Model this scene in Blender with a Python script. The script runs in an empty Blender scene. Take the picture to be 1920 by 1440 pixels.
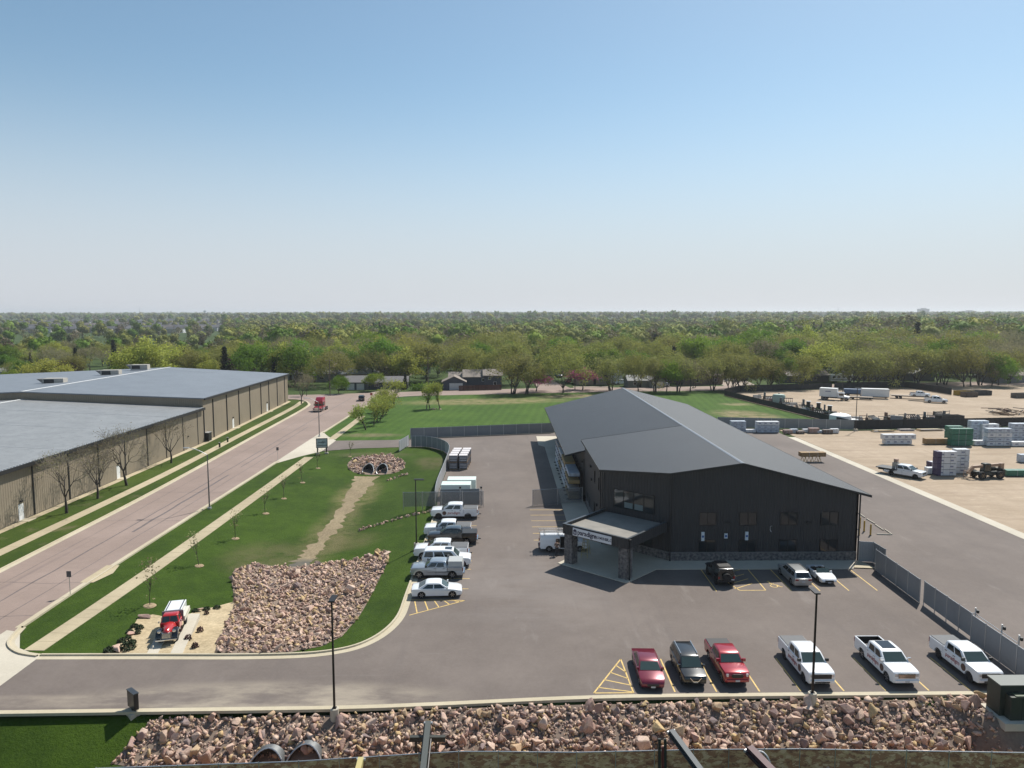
import bpy, bmesh, math, random
import numpy as np
from mathutils import Vector, Matrix, noise as mnoise

SC = bpy.context.scene
COL = SC.collection
R = math.radians
# ------------------------------------------------------------------ camera
FPX, CAMH, YHOR, XVAN = 1331.0, 27.5, 588.0, 945.0       # in pixels of the 1920 x 1440 photograph
PITCH = math.atan((720 - YHOR) / FPX)
YAW = math.atan((960 - XVAN) * math.cos(PITCH) / FPX)
cam_d = bpy.data.cameras.new('camera'); cam = bpy.data.objects.new('camera', cam_d); COL.objects.link(cam)
cam.location = (0, 0, CAMH)
cam.rotation_euler = (math.pi / 2 - PITCH, 0, -YAW)
cam_d.sensor_fit = 'HORIZONTAL'; cam_d.sensor_width = 36.0; cam_d.lens = 36.0 * FPX / 1920.0
cam_d.clip_start = 0.5; cam_d.clip_end = 40000
SC.camera = cam
# ------------------------------------------------------------------ sky and sun
SUN_EL, SUN_AZ = R(52), R(38)          # azimuth from +Y towards +X
world = bpy.data.worlds.new('World'); SC.world = world; world.use_nodes = True
wn = world.node_tree; wn.nodes.clear()
sky = wn.nodes.new('ShaderNodeTexSky'); sky.sky_type = 'NISHITA'; sky.sun_disc = False
sky.sun_elevation = SUN_EL; sky.sun_rotation = SUN_AZ
sky.altitude = 500; sky.air_density = 1.0; sky.dust_density = 0.8; sky.ozone_density = 4.0
bg = wn.nodes.new('ShaderNodeBackground'); bg.inputs[1].default_value = 0.096
wo = wn.nodes.new('ShaderNodeOutputWorld')
# the pale spring haze that whitens the sky towards the horizon, the same all round
wtc = wn.nodes.new('ShaderNodeTexCoord'); wsp = wn.nodes.new('ShaderNodeSeparateXYZ'); wn.links.new(wtc.outputs['Generated'], wsp.inputs[0])
wmr = wn.nodes.new('ShaderNodeMapRange'); wmr.interpolation_type = 'SMOOTHERSTEP'
wmr.inputs[1].default_value = -0.02; wmr.inputs[2].default_value = 0.34; wmr.inputs[3].default_value = 0.9; wmr.inputs[4].default_value = 0.0
wn.links.new(wsp.outputs[2], wmr.inputs[0])
wtint = wn.nodes.new('ShaderNodeMix'); wtint.data_type = 'RGBA'; wtint.blend_type = 'MULTIPLY'; wtint.inputs[0].default_value = 1.0
wtint.inputs[7].default_value = (1.27, 1.28, 1.08, 1); wn.links.new(sky.outputs[0], wtint.inputs[6])
wmix = wn.nodes.new('ShaderNodeMix'); wmix.data_type = 'RGBA'; wmix.inputs[7].default_value = (5.5, 5.75, 6.4, 1)
wn.links.new(wmr.outputs[0], wmix.inputs[0]); wn.links.new(wtint.outputs[2], wmix.inputs[6])
wn.links.new(wmix.outputs[2], bg.inputs[0]); wn.links.new(bg.outputs[0], wo.inputs[0])
sun_d = bpy.data.lights.new('sun', 'SUN'); sun = bpy.data.objects.new('sun', sun_d); COL.objects.link(sun)
sun_d.energy = 5.0; sun_d.angle = R(0.53); sun_d.color = (1.0, 0.955, 0.88)
sdir = Vector((math.sin(SUN_AZ) * math.cos(SUN_EL), math.cos(SUN_AZ) * math.cos(SUN_EL), math.sin(SUN_EL)))
sun.rotation_euler = sdir.to_track_quat('Z', 'Y').to_euler()
sun.location = sdir * 200
SC.view_settings.view_transform = 'Standard'; SC.view_settings.look = 'None'
SC.view_settings.gamma = 1.0; SC.view_settings.exposure = 0.24
SC.view_settings.use_curve_mapping = False
SC.render.engine = 'CYCLES'
cy = SC.cycles
cy.use_denoising = True; cy.max_bounces = 5; cy.diffuse_bounces = 2; cy.glossy_bounces = 2
cy.transmission_bounces = 3; cy.transparent_max_bounces = 8; cy.volume_bounces = 0
cy.sample_clamp_indirect = 6.0

# ------------------------------------------------------------------ pixel to place
_f = Vector((math.sin(YAW) * math.cos(PITCH), math.cos(YAW) * math.cos(PITCH), -math.sin(PITCH)))
_r = Vector((math.cos(YAW), -math.sin(YAW), 0)); _u = _r.cross(_f)
def at(x, y, z=0.0):
    d = _f + _r * ((x - 960) / FPX) + _u * ((720 - y) / FPX)
    t = (z - CAMH) / d.z
    return Vector((d.x * t, d.y * t, z))
def atd(x, Y):                       # X of a pixel column at depth Y
    return Y * math.tan(YAW + math.atan((x - 960) / FPX))
def zat(X, Y, py):                   # height above (X, Y) that shows at pixel row py
    lo, hi = -10.0, 80.0
    for _ in range(40):
        m = (lo + hi) / 2
        v = Vector((X, Y, m - CAMH)); q = 720 - FPX * v.dot(_u) / v.dot(_f)
        if q > py: lo = m
        else: hi = m
    return m

# ------------------------------------------------------------------ the lie of the land
def sstep(a, b, x):
    t = min(1.0, max(0.0, (x - a) / (b - a))); return t * t * (3 - 2 * t)
def fbm(x, y, s, o=3):
    v = 0; a = 1.0
    for i in range(o):
        v += a * mnoise.noise(Vector((x / s, y / s, 3.7 * i))); s *= 0.5; a *= 0.5
    return v
BANK_X = 42.0
def land(x, y):
    z = 0.0
    # bank below the front kerb, down to the fence and the lower yard
    edge = 47.55 + 1.1 * sstep(-5, 10, x) - 3.3 * sstep(31.3, 33.2, x)
    if y < edge and y > -400:
        z -= min(2.5, (edge - y) * (0.47 + 1.1 * sstep(31.3, 33.2, x))) * (1 - sstep(40, 43.5, x))
    # grassed drainage swale between the street and the parking lot
    if 56 < y < 134 and -38 < x < -9:
        cx = -22.6
        w = 12.6 if x > cx else 13.4
        t = abs(x - cx) / w
        if t < 1:
            d = 1.45 * sstep(56.0, 68, y) * (1 - sstep(122.0, 133, y))
            z -= d * (1 - t * t) ** 1.3
    r = math.hypot(x, y)
    if r > 700:
        az = math.atan2(x, y)
        left = sstep(0.05, -0.55, az)
        rise = sstep(900, 2600, r) * (10 - 6 * left) + sstep(2500, 7000, r) * (13 - 4 * left)
        z += rise + sstep(900, 3000, r) * 6 * fbm(x, y, 1500)
    return z
def atg(px, py, dz=0.0):             # pixel on the land itself
    p = at(px, py, 0)
    for _ in range(6):
        p = at(px, py, land(p.x, p.y) + dz)
    return p

# ------------------------------------------------------------------ materials
MATS = {}
def nodes(m):
    m.use_nodes = True; t = m.node_tree
    b = t.nodes.get('Principled BSDF')
    return t, b
def lnk(t, a, b): t.links.new(a, b)
def mat(name, c, rough=0.6, metal=0.0, var=0.0, vs=3.0, bump=0.0, bs=20.0, coat=0.0, objvar=0.0, c2=None, spec=None, stretch=None, coords='Object', emit=None):
    if name in MATS: return MATS[name]
    m = bpy.data.materials.new(name); MATS[name] = m
    t, b = nodes(m)
    b.inputs['Base Color'].default_value = (*c, 1); b.inputs['Roughness'].default_value = rough; b.inputs['Metallic'].default_value = metal
    if coat: b.inputs['Coat Weight'].default_value = coat; b.inputs['Coat Roughness'].default_value = 0.05
    if spec is not None: b.inputs['Specular IOR Level'].default_value = spec
    col = None
    if var or bump or c2:
        if coords == 'World':
            g = t.nodes.new('ShaderNodeNewGeometry'); src = g.outputs['Position']
        else:
            g = t.nodes.new('ShaderNodeTexCoord'); src = g.outputs['Object']
        if stretch:
            mp = t.nodes.new('ShaderNodeMapping'); mp.inputs['Scale'].default_value = stretch
            lnk(t, src, mp.inputs[0]); src = mp.outputs[0]
    if var or c2:
        n = t.nodes.new('ShaderNodeTexNoise'); n.inputs['Scale'].default_value = vs; n.inputs['Detail'].default_value = 6
        lnk(t, src, n.inputs['Vector'])
        ramp = t.nodes.new('ShaderNodeValToRGB')
        ramp.color_ramp.elements[0].position = 0.3; ramp.color_ramp.elements[1].position = 0.7
        a = [max(0, x * (1 - var)) for x in c]; bb = c2 if c2 else [min(1, x * (1 + var)) for x in c]
        ramp.color_ramp.elements[0].color = (*a, 1); ramp.color_ramp.elements[1].color = (*bb, 1)
        lnk(t, n.outputs['Fac'], ramp.inputs[0]); col = ramp.outputs[0]
    if objvar:
        oi = t.nodes.new('ShaderNodeObjectInfo')
        mr = t.nodes.new('ShaderNodeMapRange'); mr.inputs[3].default_value = 1 - objvar; mr.inputs[4].default_value = 1 + objvar
        lnk(t, oi.outputs['Random'], mr.inputs[0])
        hs = t.nodes.new('ShaderNodeHueSaturation'); lnk(t, mr.outputs[0], hs.inputs['Value'])
        if col: lnk(t, col, hs.inputs['Color'])
        else: hs.inputs['Color'].default_value = (*c, 1)
        col = hs.outputs[0]
    if col: lnk(t, col, b.inputs['Base Color'])
    if bump:
        n2 = t.nodes.new('ShaderNodeTexNoise'); n2.inputs['Scale'].default_value = bs; n2.inputs['Detail'].default_value = 5
        lnk(t, src, n2.inputs['Vector'])
        bp = t.nodes.new('ShaderNodeBump'); bp.inputs['Strength'].default_value = bump; bp.inputs['Distance'].default_value = 0.05
        lnk(t, n2.outputs['Fac'], bp.inputs['Height']); lnk(t, bp.outputs[0], b.inputs['Normal'])
    return m
def srgb(r, g, b):
    return tuple(((x / 255) / 12.92 if x / 255 <= 0.04045 else ((x / 255 + 0.055) / 1.055) ** 2.4) for x in (r, g, b))

# ------------------------------------------------------------------ mesh building
class MB:
    def __init__(s): s.v = []; s.f = []; s.m = []
    def add(s, vs, fs, mi=0):
        o = len(s.v); s.v += [tuple(v) for v in vs]
        for f in fs: s.f.append([i + o for i in f]); s.m.append(mi)
        return s
    def box(s, x0, x1, y0, y1, z0, z1, mi=0):
        return s.add([(x0,y0,z0),(x1,y0,z0),(x1,y1,z0),(x0,y1,z0),(x0,y0,z1),(x1,y0,z1),(x1,y1,z1),(x0,y1,z1)],
                     [(0,3,2,1),(4,5,6,7),(0,1,5,4),(1,2,6,5),(2,3,7,6),(3,0,4,7)], mi)
    def hexa(s, c, mi=0):          # eight corners, bottom ring then top ring
        return s.add(c, [(0,3,2,1),(4,5,6,7),(0,1,5,4),(1,2,6,5),(2,3,7,6),(3,0,4,7)], mi)
    def cyl(s, a, b, r0, r1=None, n=8, mi=0, cap=True):
        a, b = Vector(a), Vector(b); r1 = r0 if r1 is None else r1
        d = (b - a).normalized(); x = d.orthogonal().normalized(); y = d.cross(x)
        vs = []
        for p, r in ((a, r0), (b, r1)):
            for i in range(n):
                t = 2 * math.pi * i / n; vs.append(p + x * (r * math.cos(t)) + y * (r * math.sin(t)))
        fs = [(i, (i + 1) % n, n + (i + 1) % n, n + i) for i in range(n)]
        if cap: fs += [tuple(range(n))[::-1], tuple(range(n, 2 * n))]
        return s.add(vs, fs, mi)
    def bar(s, a, b, w, h, mi=0, up=(0, 0, 1)):     # a square bar between two points
        a, b = Vector(a), Vector(b); d = (b - a).normalized(); u = Vector(up)
        sd = d.cross(u)
        if sd.length < 1e-4: sd = d.orthogonal()
        sd.normalize(); u = sd.cross(d).normalized(); sd *= w / 2; u *= h / 2
        return s.hexa([a - sd - u, a + sd - u, b + sd - u, b - sd - u, a - sd + u, a + sd + u, b + sd + u, b - sd + u], mi)
    def prism(s, pts, z0, z1, mi=0):
        n = len(pts)
        vs = [(p[0], p[1], z0) for p in pts] + [(p[0], p[1], z1) for p in pts]
        fs = [tuple(range(n))[::-1], tuple(range(n, 2 * n))] + [(i, (i + 1) % n, n + (i + 1) % n, n + i) for i in range(n)]
        return s.add(vs, fs, mi)
    def rev(s, prof, n=16, axis='y', c=(0, 0, 0), mi=0):   # profile (radius, along) turned round an axis
        vs = []
        for r, h in prof:
            for i in range(n):
                t = 2 * math.pi * i / n; a, b = r * math.cos(t), r * math.sin(t)
                vs.append({'y': (c[0] + a, c[1] + h, c[2] + b), 'z': (c[0] + a, c[1] + b, c[2] + h), 'x': (c[0] + h, c[1] + a, c[2] + b)}[axis])
        m = len(prof)
        fs = [(j * n + i, j * n + (i + 1) % n, (j + 1) * n + (i + 1) % n, (j + 1) * n + i) for j in range(m - 1) for i in range(n)]
        fs += [tuple(range(n))[::-1], tuple(range((m - 1) * n, m * n))]
        return s.add(vs, fs, mi)
    def mesh(s, name, mats, smooth=None):
        me = bpy.data.meshes.new(name); me.from_pydata(s.v, [], s.f)
        ms = mats if isinstance(mats, (list, tuple)) else [mats]
        for m in ms: me.materials.append(m)
        if len(ms) > 1: me.polygons.foreach_set('material_index', s.m)
        bm = bmesh.new(); bm.from_mesh(me); bmesh.ops.recalc_face_normals(bm, faces=bm.faces); bm.to_mesh(me); bm.free()
        if smooth is not None: soft(me, smooth)
        me.update(); return me
def soft(me, ang=35):
    me.polygons.foreach_set('use_smooth', [True] * len(me.polygons))
    me.set_sharp_from_angle(angle=R(ang))
def tag(o, label=None, cat=None, group=None, kind=None):
    if label: o['label'] = label
    if cat: o['category'] = cat
    if group: o['group'] = group
    if kind: o['kind'] = kind
    return o
def ob(name, mesh, mats=None, parent=None, loc=(0, 0, 0), rz=0.0, label=None, cat=None, group=None, kind=None, smooth=None):
    if isinstance(mesh, MB): mesh = mesh.mesh(name, mats, smooth)
    o = bpy.data.objects.new(name, mesh); COL.objects.link(o)
    o.location = loc; o.rotation_euler = (0, 0, rz)
    if parent: o.parent = parent
    return tag(o, label, cat, group, kind)
def thing(name, label, cat, loc=(0, 0, 0), rz=0.0, group=None):
    return ob(name, None, None, None, loc, rz, label, cat, group)
KIDS = {}
def copy_tree(o, loc=None, rz=None, label=None, group=None, parent=None, scale=None):
    c = o.copy(); COL.objects.link(c); c.parent = parent
    if loc is not None: c.location = loc
    if rz is not None: c.rotation_euler = (0, 0, rz)
    if scale is not None: c.scale = scale
    if label: c['label'] = label
    if group: c['group'] = group
    for ch in list(o.children): copy_tree(ch, parent=c)
    return c
def bevel_mesh(me, w=0.03, seg=2, ang=30):
    bm = bmesh.new(); bm.from_mesh(me)
    ed = [e for e in bm.edges if len(e.link_faces) == 2 and e.calc_face_angle(0) > R(ang)]
    bmesh.ops.bevel(bm, geom=ed, offset=w, segments=seg, affect='EDGES', clamp_overlap=True, profile=0.5)
    bm.to_mesh(me); bm.free(); return me
def sheet(name, pts, mat_, z=0.0, drape=False, res=1.0, dz=0.0, kind='structure', parent=None, label=None):
    """a flat or draped surface with the given outline"""
    bm = bmesh.new()
    vs = [bm.verts.new((p[0], p[1], 0)) for p in pts]
    es = [bm.edges.new((vs[i], vs[(i + 1) % len(vs)])) for i in range(len(vs))]
    bmesh.ops.triangle_fill(bm, edges=es, use_beauty=True, use_dissolve=False)
    if drape:
        xs = [p[0] for p in pts]; ys = [p[1] for p in pts]
        for ax, lo, hi in ((0, min(xs), max(xs)), (1, min(ys), max(ys))):
            k = lo + res
            while k < hi - 0.01:
                no = Vector((1, 0, 0)) if ax == 0 else Vector((0, 1, 0))
                bmesh.ops.bisect_plane(bm, geom=bm.verts[:] + bm.edges[:] + bm.faces[:], plane_co=no * k, plane_no=no)
                k += res
        for v in bm.verts: v.co.z = land(v.co.x, v.co.y) + dz
    else:
        for v in bm.verts: v.co.z = z
    for f in bm.faces:
        if f.normal.z < 0: f.normal_flip()
    me = bpy.data.meshes.new(name); bm.to_mesh(me); bm.free()
    me.materials.append(mat_)
    for p in me.polygons: p.use_smooth = drape
    return ob(name, me, kind=kind if not parent else None, parent=parent, label=label)
def offset_path(pts, d):
    out = []
    n = len(pts)
    for i in range(n):
        a = Vector(pts[max(0, i - 1)][:2]); b = Vector(pts[min(n - 1, i + 1)][:2])
        t = (b - a).normalized(); nrm = Vector((-t.y, t.x))
        out.append((pts[i][0] + nrm.x * d, pts[i][1] + nrm.y * d))
    return out
def sweep(name, pts, prof, mat_, kind='structure', parent=None, z=0.0):
    """profile (offset to the left of the path, height) swept along a path"""
    m = MB(); rows = [offset_path(pts, d) for d, h in prof]; n = len(pts); k = len(prof)
    vs = [(rows[j][i][0], rows[j][i][1], z + prof[j][1]) for i in range(n) for j in range(k)]
    fs = [(i * k + j, i * k + j + 1, (i + 1) * k + j + 1, (i + 1) * k + j) for i in range(n - 1) for j in range(k - 1)]
    m.add(vs, fs); return ob(name, m, mat_, parent, kind=kind if not parent else None)
def curve_pts(pts, n=8):
    out = []
    P_ = [Vector((p[0], p[1])) for p in pts]
    for i in range(len(P_) - 1):
        p0 = P_[max(0, i - 1)]; p1 = P_[i]; p2 = P_[i + 1]; p3 = P_[min(len(P_) - 1, i + 2)]
        for k in range(n):
            t = k / n
            out.append(tuple(0.5 * ((2 * p1) + (p2 - p0) * t + (2 * p0 - 5 * p1 + 4 * p2 - p3) * t * t + (3 * p1 - p0 - 3 * p2 + p3) * t ** 3)))
    out.append(tuple(P_[-1])); return out
def inside(pt, poly):
    x, y = pt; c = False; j = len(poly) - 1
    for i in range(len(poly)):
        xi, yi = poly[i][:2]; xj, yj = poly[j][:2]
        if (yi > y) != (yj > y) and x < (xj - xi) * (y - yi) / (yj - yi) + xi: c = not c
        j = i
    return c
def text_mesh(body, size, mat_, extr=0.004, bold=0.0, shear=0.0, name='lettering', spacing=1.0):
    cu = bpy.data.curves.new(name, 'FONT'); cu.body = body; cu.size = size; cu.extrude = extr; cu.offset = bold; cu.shear = shear
    cu.align_x = 'CENTER'; cu.align_y = 'CENTER'; cu.space_character = spacing; cu.resolution_u = 2
    tmp = bpy.data.objects.new(name, cu); COL.objects.link(tmp)
    dg = bpy.context.evaluated_depsgraph_get()
    me = bpy.data.meshes.new_from_object(tmp.evaluated_get(dg)); me.name = name
    bpy.data.objects.remove(tmp); bpy.data.curves.remove(cu)
    me.materials.clear(); me.materials.append(mat_); return me
# ================================================================== surface materials
def geo_pos(t):
    g = t.nodes.new('ShaderNodeNewGeometry'); return g.outputs['Position']
def nz(t, src, scale, detail=5, rough=0.6, stretch=None):
    if stretch:
        mp = t.nodes.new('ShaderNodeMapping'); mp.inputs['Scale'].default_value = stretch; lnk(t, src, mp.inputs[0]); src = mp.outputs[0]
    n = t.nodes.new('ShaderNodeTexNoise'); n.inputs['Scale'].default_value = scale; n.inputs['Detail'].default_value = detail; n.inputs['Roughness'].default_value = rough
    lnk(t, src, n.inputs['Vector']); return n.outputs['Fac']
def rng(t, src, a, b, lo=0.0, hi=1.0):
    m = t.nodes.new('ShaderNodeMapRange'); m.interpolation_type = 'SMOOTHSTEP'
    m.inputs[1].default_value = a; m.inputs[2].default_value = b; m.inputs[3].default_value = lo; m.inputs[4].default_value = hi
    lnk(t, src, m.inputs[0]); return m.outputs[0]
def mixc(t, fac, a, b):
    m = t.nodes.new('ShaderNodeMix'); m.data_type = 'RGBA'
    if isinstance(fac, float): m.inputs[0].default_value = fac
    else: lnk(t, fac, m.inputs[0])
    for i, c in ((6, a), (7, b)):
        if isinstance(c, tuple): m.inputs[i].default_value = (*c, 1)
        else: lnk(t, c, m.inputs[i])
    return m.outputs[2]
def mth(t, op, a, b=None):
    m = t.nodes.new('ShaderNodeMath'); m.operation = op
    for i, x in enumerate((a, b)):
        if x is None: continue
        if isinstance(x, (int, float)): m.inputs[i].default_value = x
        else: lnk(t, x, m.inputs[i])
    return m.outputs[0]
def ellipse(t, pos, cx, cy, rx, ry, rot=0.0):
    """1 inside an ellipse on the ground, softly falling to 0"""
    mp = t.nodes.new('ShaderNodeMapping'); mp.vector_type = 'TEXTURE'
    mp.inputs['Location'].default_value = (cx, cy, 0); mp.inputs['Rotation'].default_value = (0, 0, rot); mp.inputs['Scale'].default_value = (rx, ry, 1e6)
    lnk(t, pos, mp.inputs[0])
    l = t.nodes.new('ShaderNodeVectorMath'); l.operation = 'LENGTH'; lnk(t, mp.outputs[0], l.inputs[0])
    return rng(t, l.outputs['Value'], 1.15, 0.45)
def bump(t, b, h, strength=0.5, dist=0.05):
    n = t.nodes.new('ShaderNodeBump'); n.inputs['Strength'].default_value = strength; n.inputs['Distance'].default_value = dist
    lnk(t, h, n.inputs['Height']); lnk(t, n.outputs[0], b.inputs['Normal'])
def grass_mat(name, c0, c1, dry, dry_lo=0.62, patches=(), stripes=None):
    m = bpy.data.materials.new(name); MATS[name] = m; t, b = nodes(m); pos = geo_pos(t)
    big = nz(t, pos, 0.07, 5); mid = nz(t, pos, 0.6, 6, 0.7); fine = nz(t, pos, 5.0, 4, 0.75)
    k = mth(t, 'ADD', mth(t, 'MULTIPLY', big, 0.4), mth(t, 'ADD', mth(t, 'MULTIPLY', mid, 0.3), mth(t, 'MULTIPLY', fine, 0.3)))
    col = mixc(t, rng(t, k, 0.38, 0.62), c0, c1)
    if stripes:
        ang, per, amt = stripes
        w = t.nodes.new('ShaderNodeTexWave'); w.inputs['Scale'].default_value = 0.314 / per * 1.0; w.inputs['Distortion'].default_value = 1.2; w.inputs['Detail'].default_value = 1
        mp = t.nodes.new('ShaderNodeMapping'); mp.inputs['Rotation'].default_value = (0, 0, ang); lnk(t, pos, mp.inputs[0]); lnk(t, mp.outputs[0], w.inputs[0])
        col = mixc(t, mth(t, 'MULTIPLY', w.outputs['Fac'], amt), col, tuple(min(1, x * 1.9) for x in c1))
    dn = nz(t, pos, 0.22, 7, 0.68)
    col = mixc(t, rng(t, dn, dry_lo, dry_lo + 0.14, 0.0, 0.75), col, dry)
    for (cx, cy, rx, ry, rot, c, amt) in patches:
        e = ellipse(t, pos, cx, cy, rx, ry, rot)
        n = rng(t, nz(t, pos, 0.35, 7, 0.7), 0.34, 0.6)
        col = mixc(t, mth(t, 'MULTIPLY', mth(t, 'MULTIPLY', e, amt), mth(t, 'ADD', mth(t, 'MULTIPLY', n, 0.8), 0.2)), col, c)
    lnk(t, col, b.inputs['Base Color']); b.inputs['Roughness'].default_value = 0.9; b.inputs['Specular IOR Level'].default_value = 0.15
    bump(t, b, fine, 0.9, 0.12)
    return m
def paved_mat(name, c, c2, fine=0.12, streak=None, stains=(), rough=0.85):
    m = bpy.data.materials.new(name); MATS[name] = m; t, b = nodes(m); pos = geo_pos(t)
    big = nz(t, pos, 0.09, 6, 0.62); f1 = nz(t, pos, 3.5, 5, 0.8); f2 = nz(t, pos, 0.7, 5, 0.7)
    col = mixc(t, rng(t, big, 0.35, 0.68), c, c2)
    col = mixc(t, mth(t, 'MULTIPLY', rng(t, f2, 0.3, 0.75), fine), col, tuple(x * 0.45 for x in c))
    col = mixc(t, mth(t, 'MULTIPLY', rng(t, f1, 0.35, 0.75), fine), col, tuple(min(1, x * 1.5) for x in c2))
    for (stretch, sc, lo, hi, cc, amt) in (streak or ()):
        s = nz(t, pos, sc, 6, 0.65, stretch)
        col = mixc(t, mth(t, 'MULTIPLY', rng(t, s, lo, hi), amt), col, cc)
    for (cx, cy, rx, ry, rot, cc, amt) in stains:
        e = ellipse(t, pos, cx, cy, rx, ry, rot); n = rng(t, nz(t, pos, 0.3, 6, 0.65, (0.35, 1, 1)), 0.35, 0.62)
        col = mixc(t, mth(t, 'MULTIPLY', mth(t, 'MULTIPLY', e, n), amt), col, cc)
    lnk(t, col, b.inputs['Base Color']); b.inputs['Roughness'].default_value = rough; b.inputs['Specular IOR Level'].default_value = 0.25
    bump(t, b, f1, 0.25, 0.03)
    return m
def ribbed_mat(name, c, axis, per, rough=0.45, metal=0.0, depth=0.03, var=0.06, strength=0.8, spec=0.5, streak=0.0):
    """sheet metal with ribs every per metres along one axis (0 x, 1 y, 2 z) of the world"""
    m = bpy.data.materials.new(name); MATS[name] = m; t, b = nodes(m); pos = geo_pos(t)
    sp = t.nodes.new('ShaderNodeSeparateXYZ'); lnk(t, pos, sp.inputs[0])
    fr = mth(t, 'FRACT', mth(t, 'DIVIDE', sp.outputs[axis], per))
    d = mth(t, 'ABSOLUTE', mth(t, 'SUBTRACT', fr, 0.5))
    rib = rng(t, d, 0.30, 0.47)
    n = nz(t, pos, 0.25, 6, 0.65); n2 = nz(t, pos, 1.2, 4, 0.6, (1, 1, 0.25))
    col = mixc(t, rng(t, n, 0.3, 0.7), tuple(x * (1 - var) for x in c), tuple(min(1, x * (1 + var)) for x in c))
    col = mixc(t, mth(t, 'MULTIPLY', rng(t, n2, 0.45, 0.75), streak), col, tuple(x * 0.6 for x in c))
    lnk(t, col, b.inputs['Base Color']); b.inputs['Roughness'].default_value = rough; b.inputs['Metallic'].default_value = metal
    b.inputs['Specular IOR Level'].default_value = spec
    bump(t, b, rib, strength, depth)
    return m

CONC = srgb(196, 184, 160); ASPH = (0.140, 0.116, 0.102); ASPH2 = (0.176, 0.147, 0.129)
M_ground = grass_mat('meadow', (0.030, 0.055, 0.012), (0.055, 0.085, 0.022), (0.13, 0.11, 0.055), 0.60)
M_lawn = grass_mat('mown_lawn', (0.024, 0.049, 0.004), (0.050, 0.089, 0.008), (0.115, 0.105, 0.035), 0.62,
    patches=[(-23.4, 112, 4.0, 12, 0.0, (0.20, 0.165, 0.08), .7), (-22.9, 92, 3.6, 14, 0.02, (0.18, 0.15, 0.075), .7),
             (-27.5, 81, 6, 7, 0.2, (0.12, 0.11, 0.05), 0.6), (-20, 88, 5, 4, 0.2, (0.13, 0.115, 0.05), 0.55), (-13, 130, 4, 6, 0.3, (0.12, 0.10, 0.05), 0.6), (-26, 137, 9, 3, 0, (0.11, 0.10, 0.05), 0.6)])
M_verge = grass_mat('street_verge_grass', (0.030, 0.056, 0.007), (0.062, 0.092, 0.013), (0.135, 0.12, 0.06), 0.56)
M_field = grass_mat('field_grass', (0.030, 0.070, 0.009), (0.062, 0.115, 0.016), (0.15, 0.14, 0.06), 0.64, stripes=(0.12, 2.4, 0.13),
    patches=[(-6, 222, 30, 9, 0.15, (0.24, 0.20, 0.10), 0.9), (24, 236, 16, 6, 0.15, (0.26, 0.20, 0.12), 0.9), (66, 190, 9, 13, 0.3, (0.25, 0.20, 0.11), 0.95), (71, 214, 6, 4, 0, (0.26, 0.22, 0.12), 0.8), (-31, 160, 9, 3, 0, (0.2, 0.16, 0.1), 0.7)])
M_asph = paved_mat('lot_asphalt', ASPH, ASPH2, 0.16,
    streak=[((1, 0.08, 1), 0.5, 0.50, 0.74, (0.115, 0.098, 0.092), 0.35), ((0.06, 1, 1), 0.9, 0.62, 0.80, (0.27, 0.245, 0.225), 0.30), ((1, 1, 1), 0.35, 0.64, 0.76, (0.28, 0.25, 0.225), 0.45), ((1, 1, 1), 0.9, 0.70, 0.76, (0.075, 0.066, 0.062), 0.6), ((0.5, 0.12, 1), 0.8, 0.58, 0.72, (0.235, 0.205, 0.185), 0.45)],
    stains=[(-17, 48.6, 15, 2.6, 0.0, (0.36, 0.31, 0.24), 0.8), (-33, 48.4, 9, 1.0, 0, (0.33, 0.28, 0.22), 0.6), (2, 70, 12, 12, 0, (0.22, 0.195, 0.18), 0.35)])
M_street = paved_mat('street_concrete', (0.250, 0.190, 0.160), (0.295, 0.226, 0.192), 0.14,
    streak=[((1, 0.015, 1), 0.55, 0.60, 0.72, (0.15, 0.12, 0.115), 0.55), ((1, 0.03, 1), 1.6, 0.62, 0.74, (0.14, 0.115, 0.11), 0.4)])
M_farroad = paved_mat('cross_street_paving', (0.28, 0.23, 0.19), (0.33, 0.27, 0.215), 0.12)
M_gravel = paved_mat('yard_gravel', (0.315, 0.24, 0.165), (0.385, 0.30, 0.215), 0.22,
    streak=[((0.12, 1, 1), 0.45, 0.48, 0.70, (0.25, 0.185, 0.125), 0.7), ((0.3, 1, 1), 1.3, 0.54, 0.74, (0.52, 0.42, 0.31), 0.6), ((1, 0.10, 1), 0.7, 0.58, 0.70, (0.27, 0.2, 0.14), 0.5)])
M_conc = paved_mat('kerb_concrete', srgb(176, 165, 141), srgb(190, 180, 158), 0.14)
M_walk = paved_mat('sidewalk_concrete', srgb(164, 151, 125), srgb(181, 168, 140), 0.16)
M_apron = paved_mat('apron_concrete', srgb(180, 172, 156), srgb(195, 187, 171), 0.12)
M_yellow = mat('yellow_road_paint', (0.62, 0.43, 0.14), 0.7, var=0.18, vs=2.5, coords='World')
M_white_paint = mat('white_road_paint', (0.62, 0.58, 0.5), 0.7, var=0.2, vs=2.5, coords='World')
M_dirt = paved_mat('bank_dirt', (0.17, 0.125, 0.10), (0.25, 0.19, 0.145), 0.35)
M_pea = paved_mat('pea_gravel', (0.36, 0.28, 0.165), (0.47, 0.38, 0.245), 0.55)

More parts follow.
